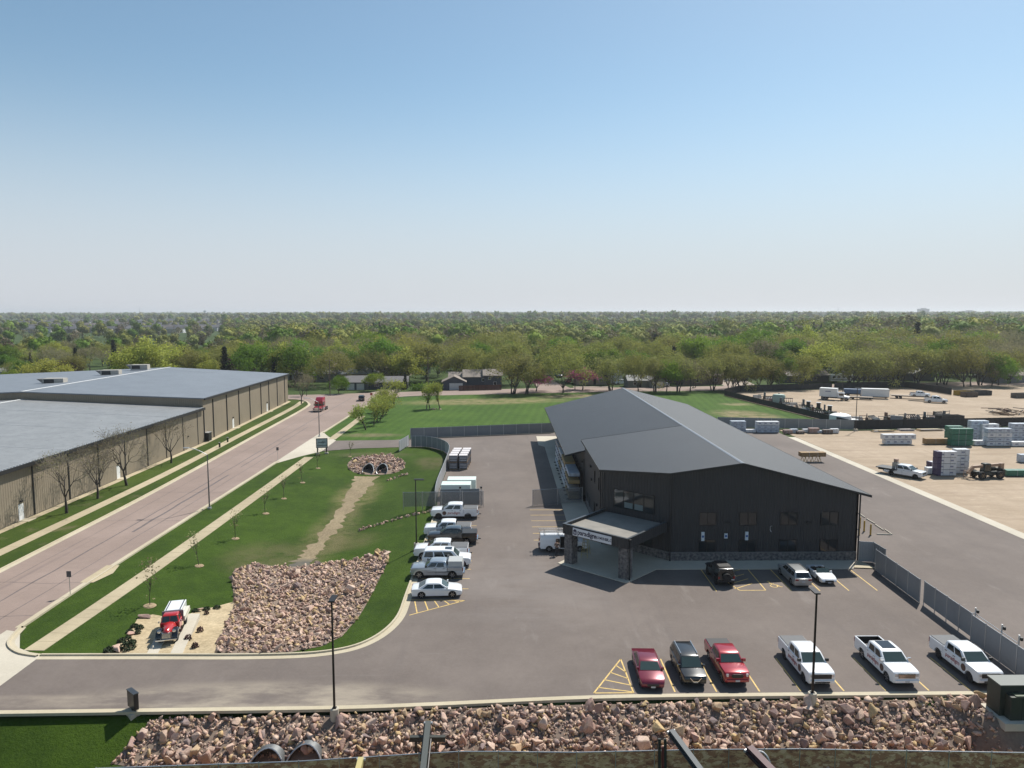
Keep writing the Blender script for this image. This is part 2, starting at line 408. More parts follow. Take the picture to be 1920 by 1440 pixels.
# ================================================================== ground
def axis(fine, far, g=1.09):
    out = list(fine); s = abs(fine[1] - fine[0])
    step = fine[-1] - fine[-2]
    while out[-1] < far: step *= g; out.append(out[-1] + step)
    return out
def frange(a, b, s): return [a + s * i for i in range(int(round((b - a) / s)) + 1)]
xs = frange(-46, -4, 1.0) + frange(-1, 74, 3.0)
xs = axis(xs, 9000, 1.085); left = [-x for x in axis([45.0, 46.0, 47.5, 50.0], 9000, 1.085)]
xs = sorted(set([x for x in left if x < -46.5] + xs))
ys = frange(38, 60, 1.0) + frange(61.5, 139.5, 1.5) + frange(143, 300, 5.0)
ys = [-600, -250, -100, -40, 0, 20, 30, 35] + axis(ys, 12000, 1.06)
gv = [(x, y, land(x, y) - (0.5 if 40 < y < 48 and -24 < x < 44 else 0.06)) for y in ys for x in xs]; nx = len(xs)
gf = [(j * nx + i, j * nx + i + 1, (j + 1) * nx + i + 1, (j + 1) * nx + i) for j in range(len(ys) - 1) for i in range(nx - 1)]
me = bpy.data.meshes.new('ground'); me.from_pydata(gv, [], gf); me.materials.append(M_ground); soft(me, 60)
ob('ground', me, kind='structure')

# ------------------------------------------------------------------ kerb lines
LOT_KERB = curve_pts([(-9.45, 97.5), (-9.5, 82), (-9.55, 68), (-9.75, 61.6), (-11.5, 57.4), (-14.6, 55.55), (-20, 55.05), (-30, 55.15), (-37.4, 55.2)], 6)
def kerb(name, path, side=1, h=0.13, gut=0.55, parent=None):
    s = side
    return sweep(name, path, [(-gut * s, 0.025), (0, 0.028), (0.03 * s, 0.03 + h), (0.20 * s, 0.03 + h), (0.21 * s, -0.1)], M_conc, parent=parent)
STREET_L = curve_pts([(-54.2, 30), (-54.2, 80), (-54.5, 111), (-56.4, 160), (-58.2, 205), (-60.5, 218), (-66, 226.5), (-76, 227.5)], 6)
STREET_R = curve_pts([(-42.5, 60.5), (-42.7, 75), (-42.4, 110), (-42.2, 131)], 5)
STREET_R2 = curve_pts([(-41.9, 163), (-41.6, 190), (-41.0, 212), (-38.5, 226), (-33.4, 234.5), (-24, 237.5)], 6)

FAR_NEAR = [(-140, 222), (-76, 227.8), (-66, 226.8), (-60.6, 218)]
STREET_POLY = [(-54.0, 25)] + [(p[0] + .0, p[1]) for p in STREET_L[1:]] + [(-150, 221), (-150, 236), (-66, 241), (-33, 250), (10, 261), (48, 264), (110, 272), (240, 292), (240, 277), (170, 266), (110, 257.5), (66, 251), (48, 250), (10, 244.5), (-24, 238)] + [(p[0], p[1]) for p in reversed(STREET_R2)] + [(-42.2, 163), (-42.2, 131)] + [(p[0], p[1]) for p in reversed(STREET_R)] + [(-42.5, 25)]
sheet('street', STREET_POLY, M_street, z=0.015)
# lawns
sheet('street_verge', [(-64.3, 30), (-64.3, 150), (-68, 224), (-76, 227), (-66, 226.4), (-60.4, 217.6), (-58.1, 205), (-56.3, 160), (-54.4, 111), (-54.1, 80), (-54.1, 30)], M_verge, drape=True, res=8, dz=-0.01)
sheet('lawn', [(-42.4, 61), (-42.6, 75), (-42.3, 110), (-42.1, 134), (-37, 140.5), (-30, 143.6), (-19.4, 145.2), (-16, 145.2), (-12.4, 141.1), (-10.4, 134.3), (-10.2, 119.8), (-10.3, 107)] +
      [(p[0] - 0.15, p[1] + 0.05) for p in LOT_KERB] + [(-40.5, 57)], M_lawn, drape=True, res=1.3, dz=-0.01)
sheet('field', [(-42, 163.5), (-41.5, 190), (-40.9, 212), (-38.4, 226), (-33.3, 234.6), (-24, 238), (10, 244.6), (48, 250.1), (66, 251.1), (74, 251.5), (74, 236.4), (84, 171), (64, 169), (57, 170.5), (11.5, 162.7), (-20.7, 155.3), (-24, 153.4), (-37, 153)], M_field, drape=True, res=9, dz=-0.015)
sheet('front_lawn', [(-60, 25), (-20, 38), (-22.3, 43), (-20.0, 47.3), (-24, 47.0), (-42.3, 46.8), (-60, 46.6)], M_lawn, drape=True, res=1.0, dz=-0.01)
# the dry, straw-strewn bed of the swale
M_straw_bed = paved_mat('dry_channel_bed', (0.19, 0.145, 0.085), (0.29, 0.23, 0.14), 0.5, streak=[((1, 0.18, 1), 1.4, 0.48, 0.70, (0.17, 0.14, 0.075), 0.7), ((1, 1, 1), .9, .60, .74, (0.06, .075, .02), .8), ((1, 1, 1), 2.6, .62, .76, (0.50, .43, .28), .6)], stains=[(-23.6, 79.0, 3.0, 3.4, 0, (0.085, 0.085, 0.075), 1.0)])
g_ = random.Random(5)
def ragged(pts):
    out = []
    for a, b in zip(pts[:-1], pts[1:]):
        for k in range(9):
            x, y = a[0] + (b[0] - a[0]) * k / 9, a[1] + (b[1] - a[1]) * k / 9; q = atg(x, y); out.append((q.x + g_.gauss(0, .26), q.y + g_.uniform(-.05, .05)))
    q = atg(*pts[-1]); out.append((q.x, q.y)); return out
sheet('dry_channel', ragged([(668, 893), (657, 915), (638, 945), (614, 985), (586, 1018), (560, 1045), (544, 1063)]) + ragged([(708, 893), (694, 912), (674, 935), (654, 962), (629, 997), (606, 1027), (590, 1045), (580, 1060)])[::-1], M_straw_bed, drape=True, res=1.0, dz=0.012)
# parking lot and lanes
LOT = [(-37.4, 54.6)] + [(p[0], p[1]) for p in reversed(LOT_KERB)][1:] + [(-10.2, 107), (-10.1, 119.8), (-10.3, 134.3), (-12.4, 141.2), (-16, 145.3), (-19.4, 145.35), (-30, 143.8), (-36.6, 141), (-36.6, 152.8), (-24, 153.5), (-20.7, 155.4), (11.6, 162.8), (57, 170.6), (63.8, 166), (63.8, 44), (42, 44), (42, 48.8), (38.8, 48.75), (6.7, 48.5), (-5, 47.7), (-11.4, 47.35), (-24, 47.15), (-37.4, 47.0)]
lot = sheet('parking_lot', LOT, M_asph, z=0.015)
sheet('driveway_apron', [(-43.4, 60), (-43.4, 45.5), (-37.4, 45.5), (-37.4, 55.2), (-40.0, 56.6), (-42.0, 59.6)], M_apron, z=0.021)
sheet('driveway_apron', [(-42.6, 128), (-42.6, 165), (-39.5, 158), (-36.6, 153), (-36.6, 140.8), (-39.5, 135.5)], M_apron, z=0.021)
kerb('lot_kerb', LOT_KERB, side=-1)
kerb('street_kerb', STREET_L, side=1)
kerb('street_kerb', [(p[0], p[1]) for p in STREET_R], side=-1)
kerb('street_kerb', [(p[0], p[1]) for p in STREET_R2], side=-1)
kerb('corner_kerb', curve_pts([(-37.6, 55.25), (-39.6, 55.9), (-41.5, 57.6), (-42.45, 60.5)], 6), side=1, h=0.12, gut=0.35)
kerb('front_kerb', curve_pts([(-60, 46.6), (-42, 46.85), (-24, 47.1), (-11.4, 47.3), (-5, 47.65), (6.7, 48.45), (20, 48.65), (38.6, 48.7)], 5), side=-1, h=0.07, gut=0.38)
# sidewalks with joints
def walk(name, path, w, mat_=None, z=0.03, joint=1.6):
    L = offset_path(path, w / 2); Rr = offset_path(path, -w / 2)
    root = thing(name, None, None); tag(root, kind='structure')
    slabs = []
    n = 0
    # resample by length into slabs
    acc = [0.0]
    for i in range(len(path) - 1): acc.append(acc[-1] + math.dist(path[i], path[i + 1]))
    def pt(row, s):
        for i in range(len(acc) - 1):
            if s <= acc[i + 1] + 1e-6:
                k = (s - acc[i]) / (acc[i + 1] - acc[i]); return (row[i][0] + (row[i + 1][0] - row[i][0]) * k, row[i][1] + (row[i + 1][1] - row[i][1]) * k)
        return row[-1]
    s = 0.0
    while s < acc[-1] - 0.2:
        e = min(s + joint - 0.03, acc[-1]); a, b, c, d = pt(Rr, s), pt(Rr, e), pt(L, e), pt(L, s)
        hz = random.uniform(-0.004, 0.004)
        m = MB(); m.prism([a, b, c, d], -0.05, z + hz)
        ob('slab', m, mat_ or M_walk, root); n += 1
        s += joint
    return root
random.seed(4)
walk('sidewalk', curve_pts([(-38.6, 56.2), (-37.95, 75), (-37.6, 110), (-37.6, 135)], 4), 1.7)
walk('sidewalk', curve_pts([(-37.9, 154.5), (-38.0, 180), (-38.3, 190)], 4), 1.7)
walk('sidewalk', curve_pts([(-58.3, 76), (-58.3, 119), (-60.0, 160), (-61.8, 205), (-63.5, 222)], 4), 1.6, joint=3.2)
sheet('sidewalk_ramp', [(-59.1, 76), (-57.5, 76), (-56.5, 73.5), (-54.3, 72.6), (-54.3, 68), (-62, 70), (-60.5, 73)], M_walk, z=0.031)
sheet('drain_apron', [(-43.6, 71), (-42.2, 71), (-41.6, 73.6), (-42.2, 76), (-43.6, 76)], M_walk, z=0.035)
sheet('foundation_gravel', [(-64.4, 30), (-63.3, 30), (-63.2, 150), (-66.9, 222), (-68.2, 224), (-64.4, 150)], M_walk, z=0.02)
# gravel yards on the right
sheet('gravel_yard', [(65.3, 44), (65.3, 166), (83, 164.5), (127, 169), (260, 182), (260, 44)], M_gravel, z=0.0)
sheet('back_yard', [(84, 171), (127, 170.5), (260, 183), (260, 292), (139, 262), (83, 247.5), (74.4, 237)], M_gravel, z=0.005)
sheet('concrete_strip', [(63.7, 44), (65.4, 44), (65.1, 156), (63.4, 156)], M_apron, z=0.03)
sheet('house_drive', [(-47, 245.5), (-38, 248), (-37, 258), (-44, 258)], M_farroad, z=0.02)
sheet('side_street', [(12.5, 261.4), (24.5, 262.6), (18.5, 300), (15.0, 340), (8.5, 400), (2.5, 400), (9, 340), (11.5, 300)], M_street, z=0.021)
for q in ([(-9, 258.6), (-2, 259.6), (-2, 266), (-9, 266)], [(54, 265), (63, 266), (63, 272), (54, 272)], [(84, 268.6), (97, 270), (101, 300), (88, 300)], [(26, 263), (40, 264), (40, 268), (26, 267)]):
    sheet('house_drive', q, M_farroad, z=0.02)

# tar-sealed joints in the street
M_tar = mat('tar_seal', (0.13, 0.105, 0.098), 0.7, var=0.2, vs=2.0, coords='World')
STREET = bpy.data.objects['street']
def tar(path, w):
    g_ = random.Random(int(path[0][1] * 7 + path[0][0] * 3)); pts = []
    for a, b in zip(path[:-1], path[1:]):
        n = max(2, int(math.dist(a, b) / 2.5))
        for k in range(n): pts.append((a[0] + (b[0] - a[0]) * k / n + g_.gauss(0, .035), a[1] + (b[1] - a[1]) * k / n + g_.gauss(0, .035)))
    pts.append(path[-1]); L = offset_path(pts, w / 2); Rr = offset_path(pts, -w / 2)
    L = [(x + g_.uniform(-.02, .05), y) for x, y in L]; m = MB(); n = len(pts)
    m.add([(x, y, .0205) for x, y in L] + [(x, y, .0205) for x, y in Rr], [(n + i, n + i + 1, i + 1, i) for i in range(n - 1)]); ob('tar_seam', m, M_tar, STREET)
tar([(-48.4, 26), (-48.5, 110), (-49.6, 170), (-50.0, 232)], .20); tar([(-45.6, 26), (-45.5, 100), (-45.9, 150)], .12); tar([(-51.3, 26), (-51.4, 96), (-52.6, 160), (-53.5, 205)], .09)
tar([(-47.0, 88), (-47.2, 120)], .35); tar([(-47.4, 126), (-47.8, 172)], .22)
for Y_ in (36, 50, 63, 71, 93, 108, 141, 166, 190): tar([(-54.0, Y_), (-51, Y_ + .3), (-47, Y_ - .2), (-42.7, Y_ + .1)], .07)
# ------------------------------------------------------------------ painted markings, parts of the lot
def stripe(a, b, w=0.11, m=M_yellow):
    a = Vector((a[0], a[1])); b = Vector((b[0], b[1])); d = (b - a).normalized(); n = Vector((-d.y, d.x)) * (w / 2)
    sheet('parking_line', [a - n, b - n, b + n, a + n], m, z=0.022, parent=lot)
for X in (12.45, 15.5, 18.65, 21.7, 24.85, 27.95, 31.1, 34.15): stripe((X, 49.2), (X + 0.04, 54.2))
stripe((6.5, 49.1), (9.3, 54.2)); stripe((9.3, 54.2), (9.4, 49.1)); stripe((6.5, 49.13), (9.4, 49.13))
for k in range(4): stripe((6.95 + 0.6 * k, 49.9 + 1.1 * k), (9.37, 48.9 + 0.95 * k + 0.35))
for Y in (90.2, 87.5, 84.9, 82.3, 79.6, 77.0, 74.4, 71.65, 68.9): stripe((-8.9, Y), (-3.6, Y))
stripe((-8.7, 62.7), (-3.8, 66.0)); stripe((-9, 66.2), (-3.8, 66.0))
for k in range(5): stripe((-8.6 + k * 0.95, 66.1 - 0.2), (-8.05 + k * 0.95, 63.2 + 0.62 * k))
for X in (21.1, 28.6, 31.45, 34.35, 37.2): stripe((X, 68.0), (X + 0.12, 74.0))
stripe((23.5, 68.2), (26.1, 68.2)); stripe((26.1, 68.2), (26.3, 74)); stripe((23.5, 68.2), (23.0, 70.0)); stripe((23.0, 70.0), (23.0, 74))
for k in range(4): stripe((23.1 + 0.9 * (k == 0) * 0, 68.6 + 1.35 * k), (25.0 + 0.4, 70.0 + 1.3 * k))
for Y in (84.2, 86.9, 89.6, 92.3, 95, 97.6): stripe((3.6, Y), (8.3, Y))
# wheelchair symbol
wc = MB()
def _ring(m, cx, cy, r0, r1, a0, a1, n=14):
    vs = []
    for i in range(n + 1):
        t = a0 + (a1 - a0) * i / n
        vs += [(cx + r0 * math.cos(t), cy + r0 * math.sin(t), 0.024), (cx + r1 * math.cos(t), cy + r1 * math.sin(t), 0.024)]
    m.add(vs, [(2 * i, 2 * i + 1, 2 * i + 3, 2 * i + 2) for i in range(n)])
def _fl(m, a, b, w):
    a = Vector(a); b = Vector(b); d = (b - a).normalized(); n = Vector((-d.y, d.x)) * w / 2
    m.add([(*(a - n), 0.024), (*(b - n), 0.024), (*(b + n), 0.024), (*(a + n), 0.024)], [(0, 1, 2, 3)])
_ring(wc, 27.35, 69.3, 0.30, 0.40, R(150), R(395)); _ring(wc, 27.2, 70.5, 0.0, 0.14, 0, 2 * math.pi)
_fl(wc, (27.2, 70.35), (27.25, 69.6), 0.12); _fl(wc, (27.25, 69.6), (27.7, 69.6), 0.12); _fl(wc, (27.7, 69.6), (27.95, 69.05), 0.12); _fl(wc, (27.2, 69.95), (27.6, 69.95), 0.09); _fl(wc, (27.95, 69.05), (28.15, 69.1), 0.1)
ob('wheelchair_symbol', wc, M_yellow, lot)

# ================================================================== the dark building
M_wall = ribbed_mat('charcoal_siding', (0.042, 0.041, 0.042), 0, 0.30, 0.55, 0.0, 0.05, 0.05, 0.9, 0.35)
M_wally = ribbed_mat('charcoal_siding_side', (0.045, 0.044, 0.045), 1, 0.30, 0.55, 0.0, 0.05, 0.05, 0.9, 0.35)
M_roofx = ribbed_mat('charcoal_roof', (0.023, 0.026, 0.031), 1, 0.45, 0.5, 0.0, 0.06, 0.12, 1.0, 0.5, 0.45)
M_trim = mat('dark_trim', (0.018, 0.018, 0.019), 0.5)
M_ridge = mat('ridge_metal', (0.20, 0.215, 0.235), 0.4, 0.3)
M_frame = mat('black_window_frame', (0.010, 0.010, 0.011), 0.45)
M_stone = mat('ledge_stone', (0.10, 0.095, 0.10), 0.85, c2=(0.26, 0.235, 0.22), var=0.5, vs=3.2, bump=0.6, bs=6, coords='World')
M_ledge = mat('stone_ledge_cap', (0.17, 0.16, 0.15), 0.8, var=0.1)
M_chrome = mat('bright_metal', (0.62, 0.62, 0.62), 0.22, 1.0)
M_galv = mat('galvanised_metal', (0.50, 0.51, 0.52), 0.45, 0.75)
M_white = mat('white_sheet', (0.74, 0.74, 0.72), 0.5, var=0.04)
def glass_mat(name, c, rough=0.06):
    m = mat(name, c, rough, spec=0.8); return m
M_glass = glass_mat('office_glass', (0.022, 0.026, 0.028))
BR, BX0, BX1, BY0, BY1, OFFY = 26.2, 11.8, 39.3, 76.6, 155.0, 102.3
RZ = 11.2
def roof_z(x, office=False):
    if x > BR: return RZ - 0.255 * (x - BR)
    return RZ - (0.14 if office else 0.255) * (BR - x)
bld = thing('office_warehouse', 'long charcoal metal office and warehouse with gabled roof and corner entrance', 'building', (BR, BY0, 0))
def bp(*p): return (p[0] - BR, p[1] - BY0, p[2])
def wallpart(name, pts, mat_, z0=0.0, office=False, parent=bld, t=0.2, inset=0.0, zs=None):
    """a wall along footprint points, up to the roof"""
    m = MB()
    for a, b in zip(pts[:-1], pts[1:]):
        cuts = [a, b]
        if (a[0] - BR) * (b[0] - BR) < 0:
            k = (BR - a[0]) / (b[0] - a[0]); cuts = [a, (BR, a[1] + (b[1] - a[1]) * k), b]
        d = Vector((b[0] - a[0], b[1] - a[1])).normalized(); n = Vector((-d.y, d.x)) * t
        for p, q in zip(cuts[:-1], cuts[1:]):
            zp, zq = roof_z(p[0], office) - 0.10, roof_z(q[0], office) - 0.10
            m.hexa([bp(p[0], p[1], z0), bp(q[0], q[1], z0), bp(q[0] + n.x, q[1] + n.y, z0), bp(p[0] + n.x, p[1] + n.y, z0),
                    bp(p[0], p[1], zp), bp(q[0], q[1], zq), bp(q[0] + n.x, q[1] + n.y, zq), bp(p[0] + n.x, p[1] + n.y, zp)])
    return ob(name, m, mat_, parent)
CH0, CH1 = (18.5, 76.6), (11.8, 82.6)
wallpart('wall', [CH0, (BX1, BY0)], M_wall, 1.05, True)
wallpart('wall', [CH1, CH0], M_wall, 1.05, True)
wallpart('wall', [(BX0, OFFY), CH1], M_wally, 1.05, True)
wallpart('wall', [(BX1, BY0), (BX1, BY1)], M_wally, 0.0)
wallpart('wall', [(BX1, BY1), (BX0, BY1)], M_wall, 0.0)
wallpart('wall', [(BX0, BY1), (BX0, OFFY + 0.01)], M_wally, 0.0)
# gable wall where the office stands above the warehouse roof
m = MB(); m.add([bp(BR, OFFY, RZ - .02), bp(BX0, OFFY, roof_z(BX0, True) - .1), bp(BX0, OFFY, roof_z(BX0) - .3), bp(BR, OFFY, RZ - .3)], [(0, 1, 2, 3)]); ob('gable_infill', m, M_wall, bld)
def baseband(a, b):
    d = Vector((b[0] - a[0], b[1] - a[1])).normalized(); n = Vector((-d.y, d.x))
    m = MB(); L = math.dist(a, b); rows = 5
    random.seed(int(L * 100))
    for r in range(rows):
        s = -random.uniform(0, 0.3)
        while s < L:
            w = random.uniform(0.25, 0.7); s0, s1 = max(0, s), min(L, s + w - 0.015)
            if s1 > s0 + 0.03:
                o = random.uniform(0.04, 0.09); z0, z1 = r * 0.2, r * 0.2 + 0.188
                p0 = Vector(a) + d * s0; p1 = Vector(a) + d * s1
                m.hexa([bp(*(p0 - n * o), z0), bp(*(p1 - n * o), z0), bp(*(p1 + n * .15), z0), bp(*(p0 + n * .15), z0), bp(*(p0 - n * o), z1), bp(*(p1 - n * o), z1), bp(*(p1 + n * .15), z1), bp(*(p0 + n * .15), z1)])
            s += w
    o = ob('stone_base', m, M_stone, bld); tag(o, kind='stuff')
    m = MB(); p0, p1 = Vector(a), Vector(b)
    m.hexa([bp(*(p0 - n * .12), 1.0), bp(*(p1 - n * .12), 1.0), bp(*(p1 + n * .1), 1.0), bp(*(p0 + n * .1), 1.0), bp(*(p0 - n * .12), 1.07), bp(*(p1 - n * .12), 1.07), bp(*(p1 + n * .1), 1.09), bp(*(p0 + n * .1), 1.09)])
    ob('stone_ledge', m, M_ledge, bld)
baseband(CH0, (BX1, BY0)); baseband(CH1, CH0); baseband((BX0, 100), CH1)
# roof slabs
def slab(name, outline, office=None, mat_=M_roofx, t=0.16):
    m = MB(); n = len(outline)
    zz = [RZ - (0.255 if p[0] >= BR or not office else 0.14) * abs(p[0] - BR) for p in outline]
    vs = [bp(p[0], p[1], z - t) for p, z in zip(outline, zz)] + [bp(p[0], p[1], z) for p, z in zip(outline, zz)]
    m.add(vs, [tuple(range(n))[::-1], tuple(range(n, 2 * n))] + [(i, (i + 1) % n, n + (i + 1) % n, n + i) for i in range(n)])
    return ob(name, m, mat_, bld)
r1 = slab('roof', [(BR, 76.2), (40.5, 76.2), (40.5, 155.6), (BR, 155.6)])
r2 = slab('roof', [(BR, 76.2), (BR, OFFY + 0.3), (11.3, OFFY + 0.3), (11.3, 82.45), (18.25, 76.2)], True)
r3 = slab('roof', [(BR, OFFY + 0.32), (BR, 155.6), (9.0, 155.6), (9.0, OFFY + 0.32)])
m = MB(); zr = RZ + 0.03
m.add([bp(BR - .22, 76.15, zr - .035), bp(BR, 76.15, zr + .02), bp(BR + .22, 76.15, zr - .05), bp(BR - .22, 155.65, zr - .035), bp(BR, 155.65, zr + .02), bp(BR + .22, 155.65, zr - .05)], [(0, 1, 4, 3), (1, 2, 5, 4), (0, 2, 1), (3, 4, 5), (0, 3, 5, 2)])
ob('ridge_cap', m, M_ridge, r1)
def fascia(a, b, h=0.26, parent=bld, o=0.0):
    m = MB(); m.bar(bp(*a), bp(*b), 0.05, h); return ob('fascia', m, M_trim, parent)
def rzp(p, office): return (p[0], p[1], RZ - (0.255 if p[0] >= BR or not office else 0.14) * abs(p[0] - BR) - 0.10)
for a, b, of in (((BR, 76.17), (40.5, 76.17), False), ((BR, 76.17), (18.23, 76.17), True), ((18.23, 76.17), (11.27, 82.43), True), ((11.27, 82.43), (11.27, OFFY + .3), True), ((40.53, 76.2), (40.53, 155.6), False), ((8.97, OFFY + .3), (8.97, 155.6), False), ((8.97, OFFY + .3), (11.3, OFFY + .3), False), ((11.3, OFFY + 0.33), (BR, OFFY + 0.33), True)):
    fascia(rzp(a, of), rzp(b, of))
# windows
def window(parent, c, d, w, h, lites=2, sill=True, frame=M_frame, glass=None, fw=0.07, off=bp, blinds=None):
    """window centred at c on a wall whose outward normal is d"""
    d = Vector((d[0], d[1], 0)).normalized(); s = Vector((-d.y, d.x, 0)); c = Vector(c)
    root = None
    m = MB()
    def box(u0, u1, z0, z1, o0, o1, mm):
        cs = []
        for z in (z0, z1):
            for (u, o) in ((u0, o0), (u1, o0), (u1, o1), (u0, o1)):
                p = c + s * u + d * o; cs.append(off(p.x, p.y, c.z + z))
        mm.hexa(cs)
    for (u0, u1, z0, z1) in ((-w / 2, w / 2, -h / 2, -h / 2 + fw), (-w / 2, w / 2, h / 2 - fw, h / 2), (-w / 2, -w / 2 + fw, -h / 2 + fw, h / 2 - fw), (w / 2 - fw, w / 2, -h / 2 + fw, h / 2 - fw)):
        box(u0, u1, z0, z1, -0.02, 0.07, m)
    for k in range(1, lites):
        u = -w / 2 + w * k / lites; box(u - fw / 2, u + fw / 2, -h / 2 + fw, h / 2 - fw, -0.02, 0.06, m)
    fr = ob('window', m, frame, parent)
    for k in range(lites):
        u0 = -w / 2 + w * k / lites + fw / 2 + .003; u1 = -w / 2 + w * (k + 1) / lites - fw / 2 - .003
        g = MB(); box(u0, u1, -h / 2 + fw + .003, h / 2 - fw - .003, -0.015, 0.022, g); ob('pane', g, glass or M_glass, fr)
        if blinds and k in blinds:
            g = MB(); box(u0 + .08, u1 - .08, -h / 2 + fw + .1, -h / 2 + fw + .75, 0.024, 0.03, g); ob('paper_notice', g, mat('pale_notice', (0.16, 0.2, 0.2), 0.3), fr)
    return fr
for px in (1336, 1413.5, 1491.5, 1570):
    X = atd(px, 76.6)
    window(bld, (X, BY0, 4.85), (0, -1), 1.95, 1.55); window(bld, (X - 0.02, BY0, 1.75), (0, -1), 1.95, 1.5)
cm = ((CH0[0] + CH1[0]) / 2, (CH0[1] + CH1[1]) / 2); chd = Vector((CH1[0] - CH0[0], CH1[1] - CH0[1])).normalized(); chn = (chd.y * -1, chd.x); chn = Vector((-6.0, -6.7)).normalized()
window(bld, (cm[0] - 0.25, cm[1] + 0.2, 6.0), chn, 5.4, 2.2, 4, blinds=(1, 2))
window(bld, (cm[0], cm[1], 2.05), chn, 4.4, 1.9, 4)
for Y in (86.5, 90.5): window(bld, (BX0, Y, 6.4), (-1, 0), 0.7, 1.7, 1); window(bld, (BX0, Y, 2.2), (-1, 0), 0.8, 1.6, 1)
# downspouts, wall lights, doors
def dsp(x, y, z1): m = MB(); m.box(x - BR - .06, x - BR + .06, y - BY0 - .06, y - BY0 + .06, 0.02, z1); return ob('downspout', m, M_trim, bld)
dsp(18.42, 76.47, 9.9); dsp(39.4, 76.45, 7.6); dsp(11.66, 82.5, 8.9); dsp(11.66, 84.2, 8.9); dsp(11.66, 102, 6.4)
for px in (1375, 1529):
    X = atd(px, 76.6); m = MB(); m.box(X - BR - .28, X - BR + .28, -0.14, 0.0, 4.35, 4.5); m.box(X - BR - .2, X - BR + .2, -0.22, -.14, 4.4, 4.46); ob('wall_light', m, M_trim, bld)
m = MB(); X = atd(1456.5, 76.5); m.cyl((X - BR, -.1, 3.6), (X - BR, -.1, 4.0), .03); m.cyl((X - BR, -.1, 4.0), (X - BR + .12, -.25, 4.1), .03); m.cyl((X - BR, -.1, 3.6), (X - BR + .1, -.2, 3.4), .04); ob('pipe_fitting', m, M_galv, bld)
for Y in (96.0, 99.0):
    m = MB(); m.box(BX0 - BR - .05, BX0 - BR, Y - BY0 - .5, Y - BY0 + .5, 0.05, 2.2); ob('door', m, M_trim, bld)
for (Y, z) in ((88, 3.2), (93.5, 5.2), (94.5, 6.8), (105, 5.2)):
    m = MB(); m.box(BX0 - BR - .22, BX0 - BR, Y - BY0 - .2, Y - BY0 + .2, z, z + .3); ob('wall_light', m, M_trim, bld)
# patio and dock slabs
sheet('patio_pad', [(5.9, 76.0), (12.5, 70.1), (16.4, 74.0), (37.7, 73.9), (39.2, 76.5), (18.5, 76.7), (11.7, 82.7), (11.7, 101.9), (8.3, 101.9), (8.3, 79.0)], M_apron, z=0.10)
sweep('patio_kerb', [(8.3, 101.9), (8.3, 79.0), (5.9, 76.0), (12.5, 70.1), (16.4, 74.0), (37.7, 73.9), (39.2, 76.5)], [(0, 0.1), (-0.004, 0.0)], M_apron)
sheet('dock_pad', [(8.4, 102.0), (11.7, 102.0), (11.7, 157.5), (7.2, 157.5), (7.2, 147), (8.4, 145)], M_apron, z=0.09)
sweep('dock_kerb', [(7.2, 157.5), (7.2, 147), (8.4, 145), (8.4, 102.0)], [(0.0, 0.09), (-0.004, 0.0)], M_apron)
sheet('corner_pad', [(37.9, 74.2), (40.2, 73.9), (39.6, 76.5), (39.3, 76.5)], M_conc, z=0.12)

# entrance canopy, part of the building
A = Vector((12.66, 70.62)); B = Vector((6.45, 76.15)); ax = (B - A).normalized(); ay = Vector((-ax.y, ax.x)) * -1
if ay.dot(Vector((1, 1))) < 0: ay = -ay
CW, CD = (B - A).length, 8.2
canopy = thing('canopy', None, None); canopy.parent = bld
def cp(u, v, z): p = A + ax * u + ay * v; return bp(p.x, p.y, z)
def cbox(m, u0, u1, v0, v1, z0, z1, mi=0):
    m.hexa([cp(u0, v0, z0), cp(u1, v0, z0), cp(u1, v1, z0), cp(u0, v1, z0), cp(u0, v0, z1), cp(u1, v0, z1), cp(u1, v1, z1), cp(u0, v1, z1)], mi)
m = MB(); cbox(m, 0.2, CW - 0.2, 0.2, CD, 3.5, 4.18); ob('canopy_roof', m, mat('grey_roof_membrane', (0.22, 0.205, 0.18), 0.8, var=0.12, vs=0.8, coords='World'), canopy)
for (u0, u1, v0, v1) in ((0, CW, 0, 0.2), (0, 0.2, 0.2, CD - .05), (CW - 0.2, CW, 0.2, CD - .05)):
    m = MB(); cbox(m, u0, u1, v0, v1, 3.42, 4.5); ob('fascia', m, M_wall, canopy)
    m = MB(); cbox(m, u0 - .03, u1 + .03, v0 - .03, v1 + (.03 if v1 < 1 else -.02), 4.503, 4.54); ob('cap_flashing', m, mat('dark_flashing', (0.085, 0.095, 0.105), 0.35, 0.3), canopy)
def stone_column(u, v, w, z1):
    c = thing('column', None, None); c.parent = canopy
    m = MB(); cbox(m, u, u + w, v, v + w, 0.1, z1); ob('core', m, M_stone, c)
    random.seed(int(u * 10) + 3); m = MB(); r = 0; z = 0.1
    while z < z1 - 0.12:
        h = random.uniform(0.14, 0.24)
        for side in range(4):
            s = 0.0
            while s < w - 0.05:
                L = random.uniform(0.2, 0.55); e = min(w, s + L - 0.015); o = random.uniform(0.02, 0.06)
                uv = [(u + s, u + e, v - o, v), (u + s, u + e, v + w, v + w + o), (u - o, u, v + s, v + e), (u + w, u + w + o, v + s, v + e)][side]
                cbox(m, *uv, z, min(z1, z + h - 0.015)); s += L
        z += h
    o = ob('stone_facing', m, M_stone, c); tag(o, kind='stuff')
stone_column(CW - 1.15, 0.15, 1.0, 3.42); stone_column(0.15, 0.15, 1.0, 3.42)
m = MB(); cbox(m, -0.12, -0.02, 0.25, 0.35, 0.1, 4.3); cbox(m, -0.2, -0.02, 0.15, 0.45, 4.2, 4.42); ob('downspout', m, M_trim, canopy)
